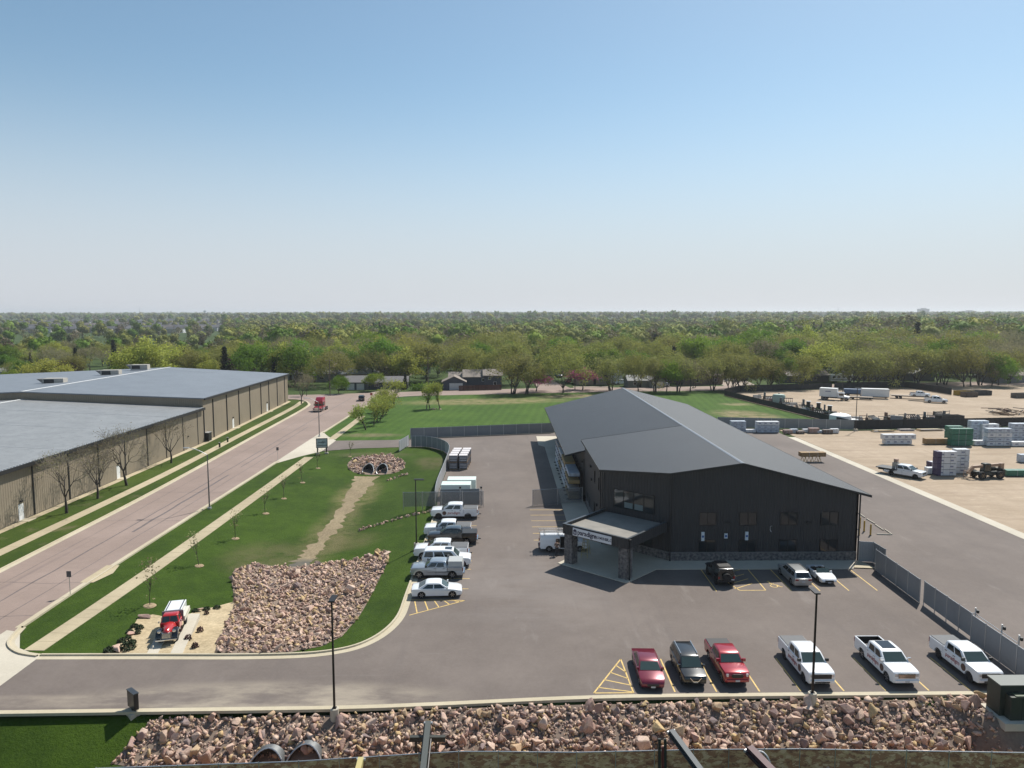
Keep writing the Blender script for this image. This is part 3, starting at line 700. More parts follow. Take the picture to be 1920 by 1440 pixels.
# sign board on the canopy
sg = MB(); S0, S1 = CW - 6.75, CW - 1.55
S0, S1 = 1.95, 6.9
cbox(sg, S0, S1, -0.09, -0.02, 3.52, 4.36); sb = ob('sign_board', sg, mat('sign_white', (0.72, 0.72, 0.74), 0.5), canopy)
def on_canopy(me, u, z, parent, name='lettering'):
    o = ob(name, me, parent=parent); p = A + ax * u - ay * 0.10
    ex = Vector((-ax.x, -ax.y, 0)); ez = Vector((0, 0, 1)); ey = ex.cross(ez) * -1
    M = Matrix((( ex.x, ez.x, -ay.x, p.x - BR), (ex.y, ez.y, -ay.y, p.y - BY0), (0, 1, 0, z), (0, 0, 0, 1)))
    o.matrix_local = M; return o
M_ink = mat('sign_ink', (0.022, 0.018, 0.05), 0.5)
on_canopy(text_mesh('paradigm', 0.74, M_ink, bold=0.014, spacing=0.92), 5.02, 3.97, sb)
on_canopy(text_mesh('LUMBER,', 0.40, M_ink, bold=0.008, spacing=1.25), 3.08, 3.92, sb); on_canopy(text_mesh('LLC', 0.40, M_ink, bold=0.008, spacing=1.2), 2.26, 3.92, sb)
em = MB(); 
em.add([(-.22, -.3, 0), (.22, -.3, 0), (.22, .18, 0), (0, .34, 0), (-.22, .18, 0), (-.22, -.3, .01), (.22, -.3, .01), (.22, .18, .01), (0, .34, .01), (-.22, .18, .01)], [(4, 3, 2, 1, 0), (5, 6, 7, 8, 9), (0, 1, 6, 5), (1, 2, 7, 6), (2, 3, 8, 7), (3, 4, 9, 8), (4, 0, 5, 9)])
on_canopy(em.mesh('emblem', M_ink), 6.6, 3.93, sb, 'emblem')
em = MB(); em.box(-.07, .07, -.18, .02, 0.012, 0.016); em.box(-.14, -.1, -.2, .1, 0.012, 0.016); em.box(.1, .14, -.2, .1, 0.012, 0.016)
on_canopy(em.mesh('emblem_inset', mat('sign_lilac', (0.5, 0.5, 0.56), 0.5)), 6.6, 3.93, sb, 'emblem')

# wall signs for the reserved stalls
for i, (px, py, w, h, lab) in enumerate(((1328, 1006.5, 0.34, 1.0, 'tall pale blue parking notice on the dark wall above the black off-roader'), (1372.5, 1005.5, 0.36, 0.55, 'small square accessible parking notice on the dark wall'), (1412.5, 1005.5, 0.34, 0.95, 'tall pale blue parking notice on the dark wall above the wheelchair symbol'))):
    X = atd(px, 76.4); z = zat(X, 76.4, py)
    s = thing('parking_notice', lab, 'sign', (X, 76.5, z))
    m = MB(); m.box(-w / 2, w / 2, -.03, .098, -h / 2, h / 2); ob('plate', m, mat('notice_white', (0.6, 0.66, 0.7), 0.4), s)
    m = MB(); m.box(-w / 2 + .05, w / 2 - .05, -.034, -.0305, -.12, .12); ob('symbol', m, mat('notice_blue', (0.03, 0.10, 0.30), 0.4), s)
# ================================================================== the tan warehouse across the street
M_tan = ribbed_mat('tan_siding', (0.270, 0.225, 0.165), 1, 0.45, 0.6, 0.0, 0.05, 0.05, 0.8, 0.3, 0.15)
M_tanx = ribbed_mat('tan_siding_end', (0.270, 0.225, 0.165), 0, 0.45, 0.6, 0.0, 0.05, 0.05, 0.8, 0.3)
M_troof = ribbed_mat('galvanised_roof', (0.20, 0.215, 0.235), 1, 0.6, 0.45, 0.2, 0.03, 0.08, 0.5, 0.5, 0.25)
M_troof2 = ribbed_mat('galvanised_roof_worn', (0.255, 0.26, 0.26), 1, 0.6, 0.5, 0.15, 0.03, 0.10, 0.5, 0.5, 0.5)
TW = thing('tan_warehouse', 'long low tan ribbed metal warehouse with pale blue-grey roofs beside the street', 'building', (-64.5, 150, 0))
def tp(x, y, z): return (x + 64.5, y - 150, z)
def tquad(m, a, b, z0, z1a, z1b, t=0.25):
    m.hexa([tp(*a, z0), tp(*b, z0), tp(b[0] - t, b[1], z0), tp(a[0] - t, a[1], z0), tp(*a, z1a), tp(*b, z1b), tp(b[0] - t, b[1], z1b), tp(a[0] - t, a[1], z1a)])
W0, W1, W2 = (-64.6, 28.0), (-64.5, 151.5), (-68.2, 223.4)
NZ, FZ0, FZ1 = 7.55, 9.55, 8.7
m = MB(); tquad(m, W0, W1, 0, NZ, NZ); ob('wall', m, M_tan, TW)
m = MB(); tquad(m, (W1[0], W1[1] + .003), W2, 0, FZ0 - .1, FZ1 - .1); ob('wall', m, M_tan, TW)
m = MB(); m.hexa([tp(-200, 223.1, 0), tp(-68.3, 223.1, 0), tp(-68.3, 223.35, 0), tp(-200, 223.35, 0), tp(-200, 223.1, 6.5), tp(-68.3, 223.1, FZ1 - .2), tp(-68.3, 223.35, FZ1 - .2), tp(-200, 223.35, 6.5)]); ob('wall', m, M_tanx, TW)
# step between the two roofs
RX = -102.5
m = MB(); m.add([tp(-64.6, 151.55, 6.5), tp(RX, 151.55, 6.5), tp(-200, 151.55, 5), tp(-200, 151.55, 7.4), tp(RX, 151.55, 10.9), tp(-64.6, 151.55, FZ0 - .1)], [(0, 1, 4, 5), (1, 2, 3, 4)]); ob('wall', m, M_tanx, TW)
def tslab(name, o, mat_, t=0.25):
    m = MB(); n = len(o); vs = [tp(x, y, z - t) for x, y, z in o] + [tp(*p) for p in o]
    m.add(vs, [tuple(range(n))[::-1], tuple(range(n, 2 * n))] + [(i, (i + 1) % n, n + (i + 1) % n, n + i) for i in range(n)]); return ob(name, m, mat_, TW)
tslab('roof', [(-64.1, 151.2, FZ0), (-67.8, 223.7, FZ1), (RX - 2.5, 223.7, 10.75), (RX, 151.2, 11.0)], M_troof)
tslab('roof', [(RX - .01, 151.2, 11.0), (RX - 2.51, 223.7, 10.75), (-210, 223.7, 6.3), (-210, 151.2, 6.8)], M_troof)
tslab('roof', [(-64.1, 27.8, NZ), (-64.1, 151.15, NZ), (RX, 151.15, 9.35), (RX, 27.8, 9.35)], M_troof2)
tslab('roof', [(RX - .01, 27.8, 9.35), (RX - .01, 151.15, 9.35), (-210, 151.15, 4.6), (-210, 27.8, 4.6)], M_troof2)
m = MB(); m.bar(tp(RX, 151.1, 11.05), tp(RX - 2.5, 223.8, 10.8), 0.5, 0.06); ob('ridge_cap', m, M_white, TW)
m = MB(); m.bar(tp(RX, 27.8, 9.4), tp(RX, 151.1, 9.4), 0.5, 0.06); ob('ridge_cap', m, M_white, TW)
for y_, a_ in ((66, .3), (88, -.4), (104, .2), (121, .5), (137, -.3)):
    m = MB(); m.bar(tp(-64.3, y_, NZ + .02), tp(RX + .3, y_ + a_, 9.36), .16, .03); ob('panel_lap', m, mat('lap_strip', (.40, .41, .42), .5, .2), TW)
for y_ in (172, 196, 213):
    m = MB(); m.bar(tp(-65.6 - (y_ - 151) * .05, y_, FZ0 - (y_ - 151) * .012 + .02), tp(RX - 1, y_, 10.92), .14, .03); ob('panel_lap', m, mat('lap_strip', (.40, .41, .42), .5, .2), TW)
# gutters with the bright seam ends above them
m = MB(); m.bar(tp(-63.98, 27.8, NZ - .28), tp(-63.98, 151.3, NZ - .28), 0.22, 0.5); ob('gutter', m, M_trim, TW)
m = MB(); m.bar(tp(-63.98, 151.3, FZ0 - .26), tp(-67.7, 223.7, FZ1 - .26), 0.2, 0.42); ob('gutter', m, M_trim, TW)
m = MB()
for k in range(205): y = 28 + k * 0.6; m.box(tp(-64.12, 0, 0)[0] - .25, tp(-64.12, 0, 0)[0] + .12, y - 150 - .05, y - 150 + .05, NZ + .005, NZ + .085)
o = ob('seam_cap', m, M_white, TW); tag(o, kind='stuff')
def wx(y): return W0[0] if y < 151.5 else W1[0] + (W2[0] - W1[0]) * (y - 151.5) / (W2[1] - W1[1])
def ypx(px):                       # depth along the wall face at a pixel column
    y = 100.0
    for _ in range(40):
        d = _f + _r * ((px - 960) / FPX); y = wx(y) * d.y / d.x
    return y
for px in (48, 117, 175, 226, 269, 305, 338, 366, 379):
    y = ypx(px); m = MB(); m.box(wx(y) + 64.5, wx(y) + 64.5 + .16, y - 150 - .1, y - 150 + .1, 0.05, NZ - .3); ob('downspout', m, M_trim, TW)
for px in (397, 423, 446, 467, 488, 503, 519, 533):
    y = ypx(px); m = MB(); m.box(wx(y) + 64.5, wx(y) + 64.5 + .16, y - 150 - .11, y - 150 + .11, 0.05, FZ1 - .1); ob('downspout', m, M_trim, TW)
for px in (22, 212, 347, 434, 499):
    y = ypx(px); d = MB(); d.box(wx(y) + 64.5, wx(y) + 64.5 + .08, y - 150 - .5, y - 150 + .5, 0.05, 2.2); dd = ob('door', d, M_white, TW)
    h = MB(); h.box(wx(y) + 64.58, wx(y) + 64.64, y - 150 + .3, y - 150 + .42, 1.0, 1.08); ob('handle', h, M_chrome, dd)
    c = MB(); c.box(wx(y) + 64.5, wx(y) + 64.5 + .3, y - 150 - .15, y - 150 + .15, 2.5, 2.7); ob('wall_light', c, M_trim, TW)
    s = MB(); s.box(wx(y) + 64.5, wx(y) + 66.0, y - 150 - .8, y - 150 + .8, 0.0, 0.06); ob('door_step', s, M_conc, TW)
# rooftop units
def roof_unit(px, py, z, lab, rz):
    p = at(px, py, z); t = thing('rooftop_unit', lab, 'air handler', (p.x, p.y, z), rz, 'air handlers on the far tan roof')
    m = MB(); m.box(-1.5, 3.2, -1.2, 1.2, 0.25, 1.7); ob('cabinet', m, mat('beige_cabinet', (0.42, 0.39, 0.34), 0.6, var=0.1), t)
    m = MB(); m.box(-1.2, 1.1, -1.24, -1.2, 0.45, 1.5); ob('louvre', m, M_trim, t)
    m = MB(); m.hexa([(-1.5, -1.1, .5), (-1.5, 1.1, .5), (-1.51, 1.1, .5), (-1.51, -1.1, .5), (-1.5, -1.1, 1.6), (-1.5, 1.1, 1.6), (-2.9, 1.1, 1.65), (-2.9, -1.1, 1.65)]); ob('intake_hood', m, mat('grey_hood', (0.2, 0.19, 0.18), 0.5), t)
    m = MB(); m.box(-1.6, 3.3, -1.3, 1.3, -0.3, 0.25); ob('roof_curb', m, M_galv, t)
roof_unit(97, 722, 10.0, 'beige rooftop unit with dark intake hood, farthest of three from the ridge end', R(8))
roof_unit(203, 705, 10.2, 'beige rooftop unit with dark intake hood, middle of the three', R(8))
roof_unit(258, 694, 10.5, 'pale boxy rooftop unit at the far edge of the tan roof', R(8))

# ================================================================== fences
M_slat = ribbed_mat('grey_fence_slats', (0.27, 0.275, 0.28), 1, 0.12, 0.6, 0.0, 0.02, 0.08, 0.6, 0.3)
M_slatx = ribbed_mat('grey_fence_slats_across', (0.22, 0.235, 0.24), 0, 0.12, 0.6, 0.0, 0.02, 0.08, 0.6, 0.3)
M_blackf = mat('black_fence_mesh', (0.016, 0.017, 0.018), 0.75, var=0.25, vs=1.0)
M_slatlight = mat('silver_fence_slats', (0.42, 0.43, 0.44), 0.5, 0.2)
def mesh_mat(name, c, a):
    m = bpy.data.materials.new(name); t, b = nodes(m); b.inputs['Base Color'].default_value = (*c, 1); b.inputs['Roughness'].default_value = 0.5
    tr = t.nodes.new('ShaderNodeBsdfTransparent'); mx = t.nodes.new('ShaderNodeMixShader'); mx.inputs[0].default_value = a
    out = t.nodes.get('Material Output'); lnk(t, tr.outputs[0], mx.inputs[1]); lnk(t, b.outputs[0], mx.inputs[2]); lnk(t, mx.outputs[0], out.inputs[0]); return m
M_chain = mesh_mat('chain_link', (0.22, 0.225, 0.23), 0.38)
def fence(name, path, h, panel, post, label, spacing=3.0, cat='fence', base=True, pr=0.045, follow=False, closed=None, z0=0.06, rail=True, group=None):
    o = Vector((path[0][0], path[0][1], 0)); root = thing(name, label, cat, o, 0, group)
    pts = []
    for a, b in zip(path[:-1], path[1:]):
        n = max(1, round(math.dist(a, b) / spacing))
        for k in range(n): pts.append((a[0] + (b[0] - a[0]) * k / n, a[1] + (b[1] - a[1]) * k / n))
    pts.append((path[-1][0], path[-1][1]))
    g = (lambda p: land(p[0], p[1])) if follow else (lambda p: 0.0)
    for p in pts:
        m = MB(); m.cyl((0, 0, -0.3), (0, 0, h + 0.06), pr, n=6); m.cyl((0, 0, h + .06), (0, 0, h + .1), pr * 1.2, pr * .4, n=6)
        ob('post', m, post, root, (p[0] - o.x, p[1] - o.y, g(p)))
    for a, b in zip(pts[:-1], pts[1:]):
        za, zb = g(a), g(b); A_ = (a[0] - o.x, a[1] - o.y); B_ = (b[0] - o.x, b[1] - o.y)
        d = Vector((B_[0] - A_[0], B_[1] - A_[1])).normalized(); n = Vector((-d.y, d.x)) * 0.012
        s = d * (pr + .002); a0 = Vector(A_) + s; b0 = Vector(B_) - s
        m = MB(); m.hexa([(*(a0 - n), za + z0), (*(b0 - n), zb + z0), (*(b0 + n), zb + z0), (*(a0 + n), za + z0), (*(a0 - n), za + h - .02), (*(b0 - n), zb + h - .02), (*(b0 + n), zb + h - .02), (*(a0 + n), za + h - .02)])
        ob('panel', m, panel, root)
        if rail:
            m = MB(); m.cyl((*a0, za + h + .015), (*b0, zb + h + .015), 0.03, n=5); ob('rail', m, post, root)
    return root
FH = 2.3
fence('slat_fence', [(39.45, 76.3), (40.9, 76.0), (40.95, 73.6)], FH, M_slat, M_galv, 'short grey slat fence return at the building corner', 1.6)
ff = fence('slat_fence', [(39.9, 73.6), (39.6, 64.9)], FH, M_slat, M_galv, 'grey slat fence between building corner and rolling gate', 2.2)
fence('rolling_gate', [(39.75, 64.5), (39.5, 57.2)], FH, M_slat, M_galv, 'grey slatted rolling gate raised on a bottom rail', 1.85, cat='gate', z0=0.28)
fence('slat_fence', [(39.3, 57.0), (39.0, 46.0)], FH, M_slat, M_galv, 'grey slat fence behind the white pickups running to the green cabinet', 1.85)
gr = thing('gate_track', 'galvanised gate rail on stub posts behind the slat fence', 'gate track', (40.2, 53.4, 0))
for z in (1.95, 2.2):
    m = MB(); m.cyl((-.3, 4.3, z), (-.55, -1.2, z), .03, n=6); ob('rail', m, M_galv, gr)
for y in (4.0, 0.8, -1.1):
    m = MB(); m.cyl((-.35, y, 0), (-.35, y, 2.75), .06, n=8); ob('post', m, M_galv, gr)
    m = MB(); m.box(-.25, -.1, y - .12, y + .12, 2.3, 2.55); ob('roller_box', m, M_trim, gr)
LF = curve_pts([(-19.2, 145.2), (-16, 145.0), (-12.6, 141.2), (-10.5, 134.3), (-10.2, 119.8), (-10.25, 107), (-9.9, 99.5)], 3)
fence('slat_fence', LF[:8], FH, M_slatx, M_galv, 'grey slat fence bending round the grass corner of the lot', 2.6)
fence('slat_fence', LF[7:], FH, M_slatlight, M_galv, 'silver slat fence seen edge-on beside the stacked pallets', 2.2)
fence('slat_fence', [(-20.7, 155.2), (11.6, 162.6)], FH, M_slatx, M_galv, 'long grey slat fence between parking lot and field', 3.0)
fence('slat_fence', [(52.0, 170.6), (83, 165.6)], FH + .1, M_slatx, M_galv, 'grey slat fence behind the bundled siding at the yard edge', 3.0)
fence('swing_gate', [(-20.9, 139.7), (-19.9, 146.3)], FH, M_slatlight, M_galv, 'silver slatted gate leaf standing open on the side drive', 1.7, cat='gate', z0=0.2)
fence('sliding_gate', [(-14.3, 98.6), (-8.9, 98.9), (-3.0, 99.3)], FH, M_chain, M_galv, 'long chain link sliding gate overhanging the grass', 2.95, cat='gate', z0=0.25)
m = MB()
fence('slat_fence', [(-9.2, 100.3), (-3.6, 100.6)], FH, M_slatx, M_galv, 'short grey slat fence behind the white pickup with red lettering', 2.9)
for x in (-6.3, -3.3):
    t = thing('gate_post', 'dark post with black roller cap at the sliding gate', 'post', (x, 99.75, 0), 0, 'gate roller posts')
    m = MB(); m.cyl((0, 0, 0), (0, 0, 2.6), .07, n=8); ob('post', m, M_galv, t); m = MB(); m.box(-.14, .14, -.14, .14, 2.6, 2.85); ob('roller_cap', m, M_trim, t)
fence('swing_gate', [(4.1, 99.9), (11.4, 101.2)], FH, M_chain, M_galv, 'chain link gate in the shade between parking lot and dark wall', 3.7, cat='gate')
fence('black_fence', [(83, 165.6), (127, 170.3), (200, 176)], FH, M_blackf, M_trim, 'black screened fence separating the two gravel yards', 3.2, rail=True)
fence('black_fence', [(84.2, 171), (74.3, 237)], 1.7, M_blackf, M_trim, 'black screened fence along the grass beside the parked machines', 3.2)
fence('black_fence', [(74.3, 237), (83, 247.6), (120, 257.2)], FH, M_blackf, M_trim, 'black screened fence along the tree row behind the box truck', 3.2)
fence('black_fence', [(121, 257.4), (150, 263), (152, 238)], FH, M_blackf, M_trim, 'black screened fence round the dumpsters in the far yard', 3.2)

# the screened fence at the foot of the rock bank
def camo_mat():
    m = bpy.data.materials.new('camouflage_screen'); t, b = nodes(m); pos = geo_pos(t)
    n1 = nz(t, pos, 1.9, 4, 0.6, (0.7, 1, 1.5)); n2 = nz(t, pos, 2.7, 4, 0.6, (0.7, 1, 1.4))
    c = mixc(t, rng(t, n1, 0.50, 0.53), (0.40, 0.19, 0.095), (0.58, 0.37, 0.19))
    c = mixc(t, rng(t, n2, 0.56, 0.59), c, (0.70, 0.48, 0.28)); c = mixc(t, rng(t, n2, 0.42, 0.39), c, (0.27, 0.125, 0.07))
    lnk(t, c, b.inputs['Base Color']); b.inputs['Roughness'].default_value = 0.8; return m
CAMO_PX = [(180, 1441), (560, 1428), (860, 1416), (1300, 1406), (1500, 1404.5), (1700, 1408), (1940, 1412)]
CAMO = [at(x, y, -0.55) for x, y in CAMO_PX]
fence('screen_fence', [(p.x, p.y) for p in CAMO], -0.55 + 2.5, camo_mat(), M_galv, 'camouflage screened fence along the foot of the rock bank', 2.6, follow=True, z0=0.0, pr=0.03)
# ================================================================== vehicles
M_tyre = mat('tyre_rubber', (0.014, 0.014, 0.015), 0.85)
M_rim = mat('alloy_rim', (0.42, 0.42, 0.43), 0.3, 0.8)
M_rimk = mat('black_rim', (0.02, 0.02, 0.022), 0.4, 0.3)
M_under = mat('dark_underbody', (0.010, 0.010, 0.010), 0.9)
M_vglass = glass_mat('vehicle_glass', (0.010, 0.014, 0.014), 0.04)
M_wshield = glass_mat('windscreen_glass', (0.035, 0.055, 0.05), 0.05)
M_lamp = mat('headlamp_lens', (0.62, 0.63, 0.65), 0.12, 0.4)
M_tail = mat('tail_lamp_lens', (0.22, 0.008, 0.010), 0.2)
M_black = mat('black_plastic', (0.014, 0.014, 0.015), 0.5)
M_plate = mat('number_plate', (0.45, 0.47, 0.5), 0.4)
M_bedcover = mat('grey_bed_cover', (0.105, 0.108, 0.112), 0.7, var=0.05)
M_redink = mat('red_lettering', (0.30, 0.018, 0.022), 0.5)
M_brownink = mat('brown_emblem', (0.10, 0.052, 0.040), 0.5)
M_solar = mat('dark_roof_glass', (0.02, 0.024, 0.03), 0.08)
def paint(name, c, rough=0.28, metal=0.0):
    return mat('paint_' + name, c, rough, metal, coat=0.8, var=0.02, vs=1.0)
P_WHITE = paint('white', (0.78, 0.79, 0.80)); P_BLACK = paint('black', (0.008, 0.009, 0.010)); P_MAROON = paint('maroon', (0.165, 0.010, 0.028), 0.3, 0.25)
P_RED = paint('red', (0.30, 0.008, 0.020), 0.3, 0.2); P_SILVER = paint('silver_blue', (0.33, 0.37, 0.41), 0.3, 0.5); P_GREY = paint('grey', (0.36, 0.37, 0.37), 0.3, 0.4); P_NAVY = paint('dark', (0.012, 0.016, 0.022), 0.3)
P_CHAR = paint('charcoal', (0.035, 0.037, 0.04), 0.35, 0.3)

def wheel_mesh(r, w, rimr, rim):
    t = MB(); t.rev([(rimr * .98, -w / 2 + .01), (r * .93, -w / 2), (r, -w / 2 + .05), (r, w / 2 - .05), (r * .93, w / 2), (rimr * .98, w / 2 - .01)], 20, 'y')
    k = MB(); k.rev([(rimr * .3, -w / 2 + .05), (rimr, -w / 2 + .07), (rimr, w / 2 - .07), (rimr * .3, w / 2 - .05)], 18, 'y', mi=1)
    for s in (-1, 1):
        for i in range(6):
            a = 2 * math.pi * i / 6; d = Vector((math.cos(a), 0, math.sin(a)))
            y = s * (w / 2 - .045); k.bar(Vector((0, y, 0)) + d * .04, Vector((0, y, 0)) + d * rimr * .97, .05, .085, 0, up=(0, 1, 0))
        k.rev([(.06, s * (w / 2 - .05)), (.05, s * (w / 2 - .02))], 8, 'y')
        k.rev([(rimr, s * (w / 2 - .05)), (rimr, s * (w / 2 - .015)), (rimr * .9, s * (w / 2 - .015)), (rimr * .9, s * (w / 2 - .05))], 18, 'y')
    return t.mesh('wheel', M_tyre, 50), k.mesh('rim', [rim, M_under], 40)
WHEELS = {}
def add_wheels(root, pos, r, w=0.25, rim=M_rim):
    key = (r, w, rim.name)
    if key not in WHEELS: WHEELS[key] = wheel_mesh(r, w, r * 0.66, rim)
    for x, y in pos:
        o = ob('wheel', WHEELS[key][0], parent=root, loc=(x, y, r)); ob('rim', WHEELS[key][1], parent=o)

def arch(cx, r, zb, n=9):
    """points of a wheel arch opening in the side outline, from front to rear"""
    z0 = zb; a0 = math.asin(max(-1, min(1, (zb - r) / (r * 1.16))))
    R_ = r * 1.16; out = []
    for i in range(n + 1):
        t = a0 + (math.pi - 2 * a0) * i / n; out.append((cx + R_ * math.cos(t), r + R_ * math.sin(t)))
    return out
def hull_body(name, top, zb, xf, xr, r, W, mat_, root, bev=0.05, nose=0.10, tail=0.05, crown=0.03, tuck=0.04, xfront=None):
    """body from its side outline (front to rear over the top), arches cut out, nose and tail drawn in"""
    prof = list(top)
    lo = [(top[-1][0], zb)] if top[-1][1] > zb + .02 else []
    lo += [p for p in reversed(arch(xr, r, zb))] + [p for p in reversed(arch(xf, r, zb))]
    prof = prof + lo
    bm = bmesh.new(); h = W / 2
    va = [bm.verts.new((x, -h, z)) for x, z in prof]; vb = [bm.verts.new((x, h, z)) for x, z in prof]
    n = len(prof); bm.faces.new(va); bm.faces.new(vb[::-1])
    for i in range(n): bm.faces.new((va[i], vb[i], vb[(i + 1) % n], va[(i + 1) % n]))
    bmesh.ops.recalc_face_normals(bm, faces=bm.faces)
    side = [f for f in bm.faces if abs(f.normal.y) > .9]
    ed = {e for f in side for e in f.edges if max(v.co.z for v in e.verts) > zb + 0.12 and not any(math.hypot(v.co.x - c, v.co.z - r) < r * 1.2 for v in e.verts for c in (xf, xr))}
    bmesh.ops.bevel(bm, geom=list(ed), offset=bev, segments=2, affect='EDGES', profile=0.5, clamp_overlap=True)
    x0 = max(p[0] for p in prof); x1 = min(p[0] for p in prof); zt = max(p[1] for p in prof)
    for v in bm.verts:
        fx = max(0, (v.co.x - (x0 - 0.9)) / 0.9); rx = max(0, ((x1 + 0.6) - v.co.x) / 0.6)
        s = 1 - nose * fx ** 2 - tail * rx ** 2 - tuck * max(0, (0.62 - v.co.z) / 0.62)
        v.co.y *= s
        v.co.x -= 0.0
    for f in bm.faces: f.smooth = True
    me = bpy.data.meshes.new(name); bm.to_mesh(me); bm.free(); me.materials.append(mat_); me.set_sharp_from_angle(angle=R(32))
    o = ob(name, me, parent=root); return o
def cabin(root, xb0, xt0, xt1, xb1, zb, zt, wb, wt, mat_, sides, rake_rear=True, margin=0.07, ws=True, rw=True, bev=0.05, vtop=0.88):
    """glasshouse: front bottom/top x, rear top/bottom x, belt and roof heights, half widths"""
    zc = zt - .07; fl = (xt0 - xt1)
    prof = [(xb0, zb, wb), (xt0, zc, wt), (xt0 - .10 * fl, zt - .015, wt - .05), (xt0 - .35 * fl, zt + .02, wt - .07), (xt0 - .75 * fl, zt + .01, wt - .07), (xt1 + .06 * fl, zt - .02, wt - .06), (xt1, zc, wt), (xb1, zb, wb)]
    n = len(prof); m = MB()
    m.add([(x, w, z) for x, z, w in prof] + [(x, -w, z) for x, z, w in prof], [(i, i + 1, n + i + 1, n + i) for i in range(n - 1)] + [(0, n, 2 * n - 1, n - 1), (0, 1, n - 2, n - 1), (n, n + 1, 2 * n - 2, 2 * n - 1), tuple(range(1, n - 1)), tuple(range(n + 1, 2 * n - 1))])
    me = m.mesh('cab', mat_); bevel_mesh(me, min(bev, .035), 2, 25); soft(me, 40)
    cab = ob('cab', me, parent=root)
    c = [(xb0, wb, zb), (xb1, wb, zb), (xb1, -wb, zb), (xb0, -wb, zb), (xt0, wt, zc), (xt1, wt, zc), (xt1, -wt, zc), (xt0, -wt, zc)]
    V = [Vector(p) for p in c]
    def pane(name, q, out, glass, parent=root):
        n = (q[1] - q[0]).cross(q[3] - q[0]).normalized()
        if n.dot(Vector(out)) < 0: n = -n
        g = MB(); g.hexa([p - n * .01 for p in q] + [p + n * .007 for p in q]); return ob(name, g, glass, parent)
    def quad(a, b, d, e, u0, u1, v0, v1):      # a-b bottom, e-d top
        L = lambda p, q, k: p + (q - p) * k
        return [L(L(a, b, u0), L(e, d, u0), v0), L(L(a, b, u1), L(e, d, u1), v0), L(L(a, b, u1), L(e, d, u1), v1), L(L(a, b, u0), L(e, d, u0), v1)]
    if ws: pane('windscreen', quad(V[0], V[3], V[7], V[4], .06, .94, .06, .93), (1, 0, .3), M_wshield)
    if rw: pane('rear_window', quad(V[1], V[2], V[6], V[5], .08, .92, .12, .9), (-1, 0, .2), M_vglass)
    for (u0, u1) in sides:
        pane('side_window', quad(V[0], V[1], V[5], V[4], u0, u1, .10, vtop), (0, 1, 0), M_vglass)
        pane('side_window', quad(V[3], V[2], V[6], V[7], u0, u1, .10, vtop), (0, -1, 0), M_vglass)
    return cab
def bx(root, name, x0, x1, y0, y1, z0, z1, m_, bev=0.0, parent=None):
    m = MB(); m.box(x0, x1, y0, y1, z0, z1); me = m.mesh(name, m_)
    if bev: bevel_mesh(me, bev, 1)
    return ob(name, me, parent=parent or root)
def mirrors(root, x, y, z, m_, s=1.0):
    for k in (-1, 1):
        y0, y1 = sorted((k * y, k * (y + .24 * s))); bx(root, 'mirror', x - .07, x + .07, y0, y1, z - .1, z + .12 * s, m_, .02)
def handles(root, xs_, y, z, m_):
    for x in xs_:
        for k in (-1, 1):
            y0, y1 = sorted((k * (y - .01), k * (y + .03))); bx(root, 'door_handle', x - .1, x + .1, y0, y1, z, z + .04, m_)
def logo(root, y, x, z, size=0.46):
    """red lettering and round brown emblem along a door side"""
    for k in (-1, 1):
        t = ob('lettering', text_mesh('paradigm', size, M_redink, 0.003, 0.006, 0.12), parent=root)
        t.location = (x, k * (y + .004), z); t.rotation_euler = (R(90), R(0), R(180) if k > 0 else 0)
        d = MB(); d.rev([(.27, -.006), (.27, .006)], 16, 'y'); ex = x + (0.95 if True else 0) + .35
        ob('emblem', d, M_brownink, root, (x + 1.28, k * (y + .003), z - .02))

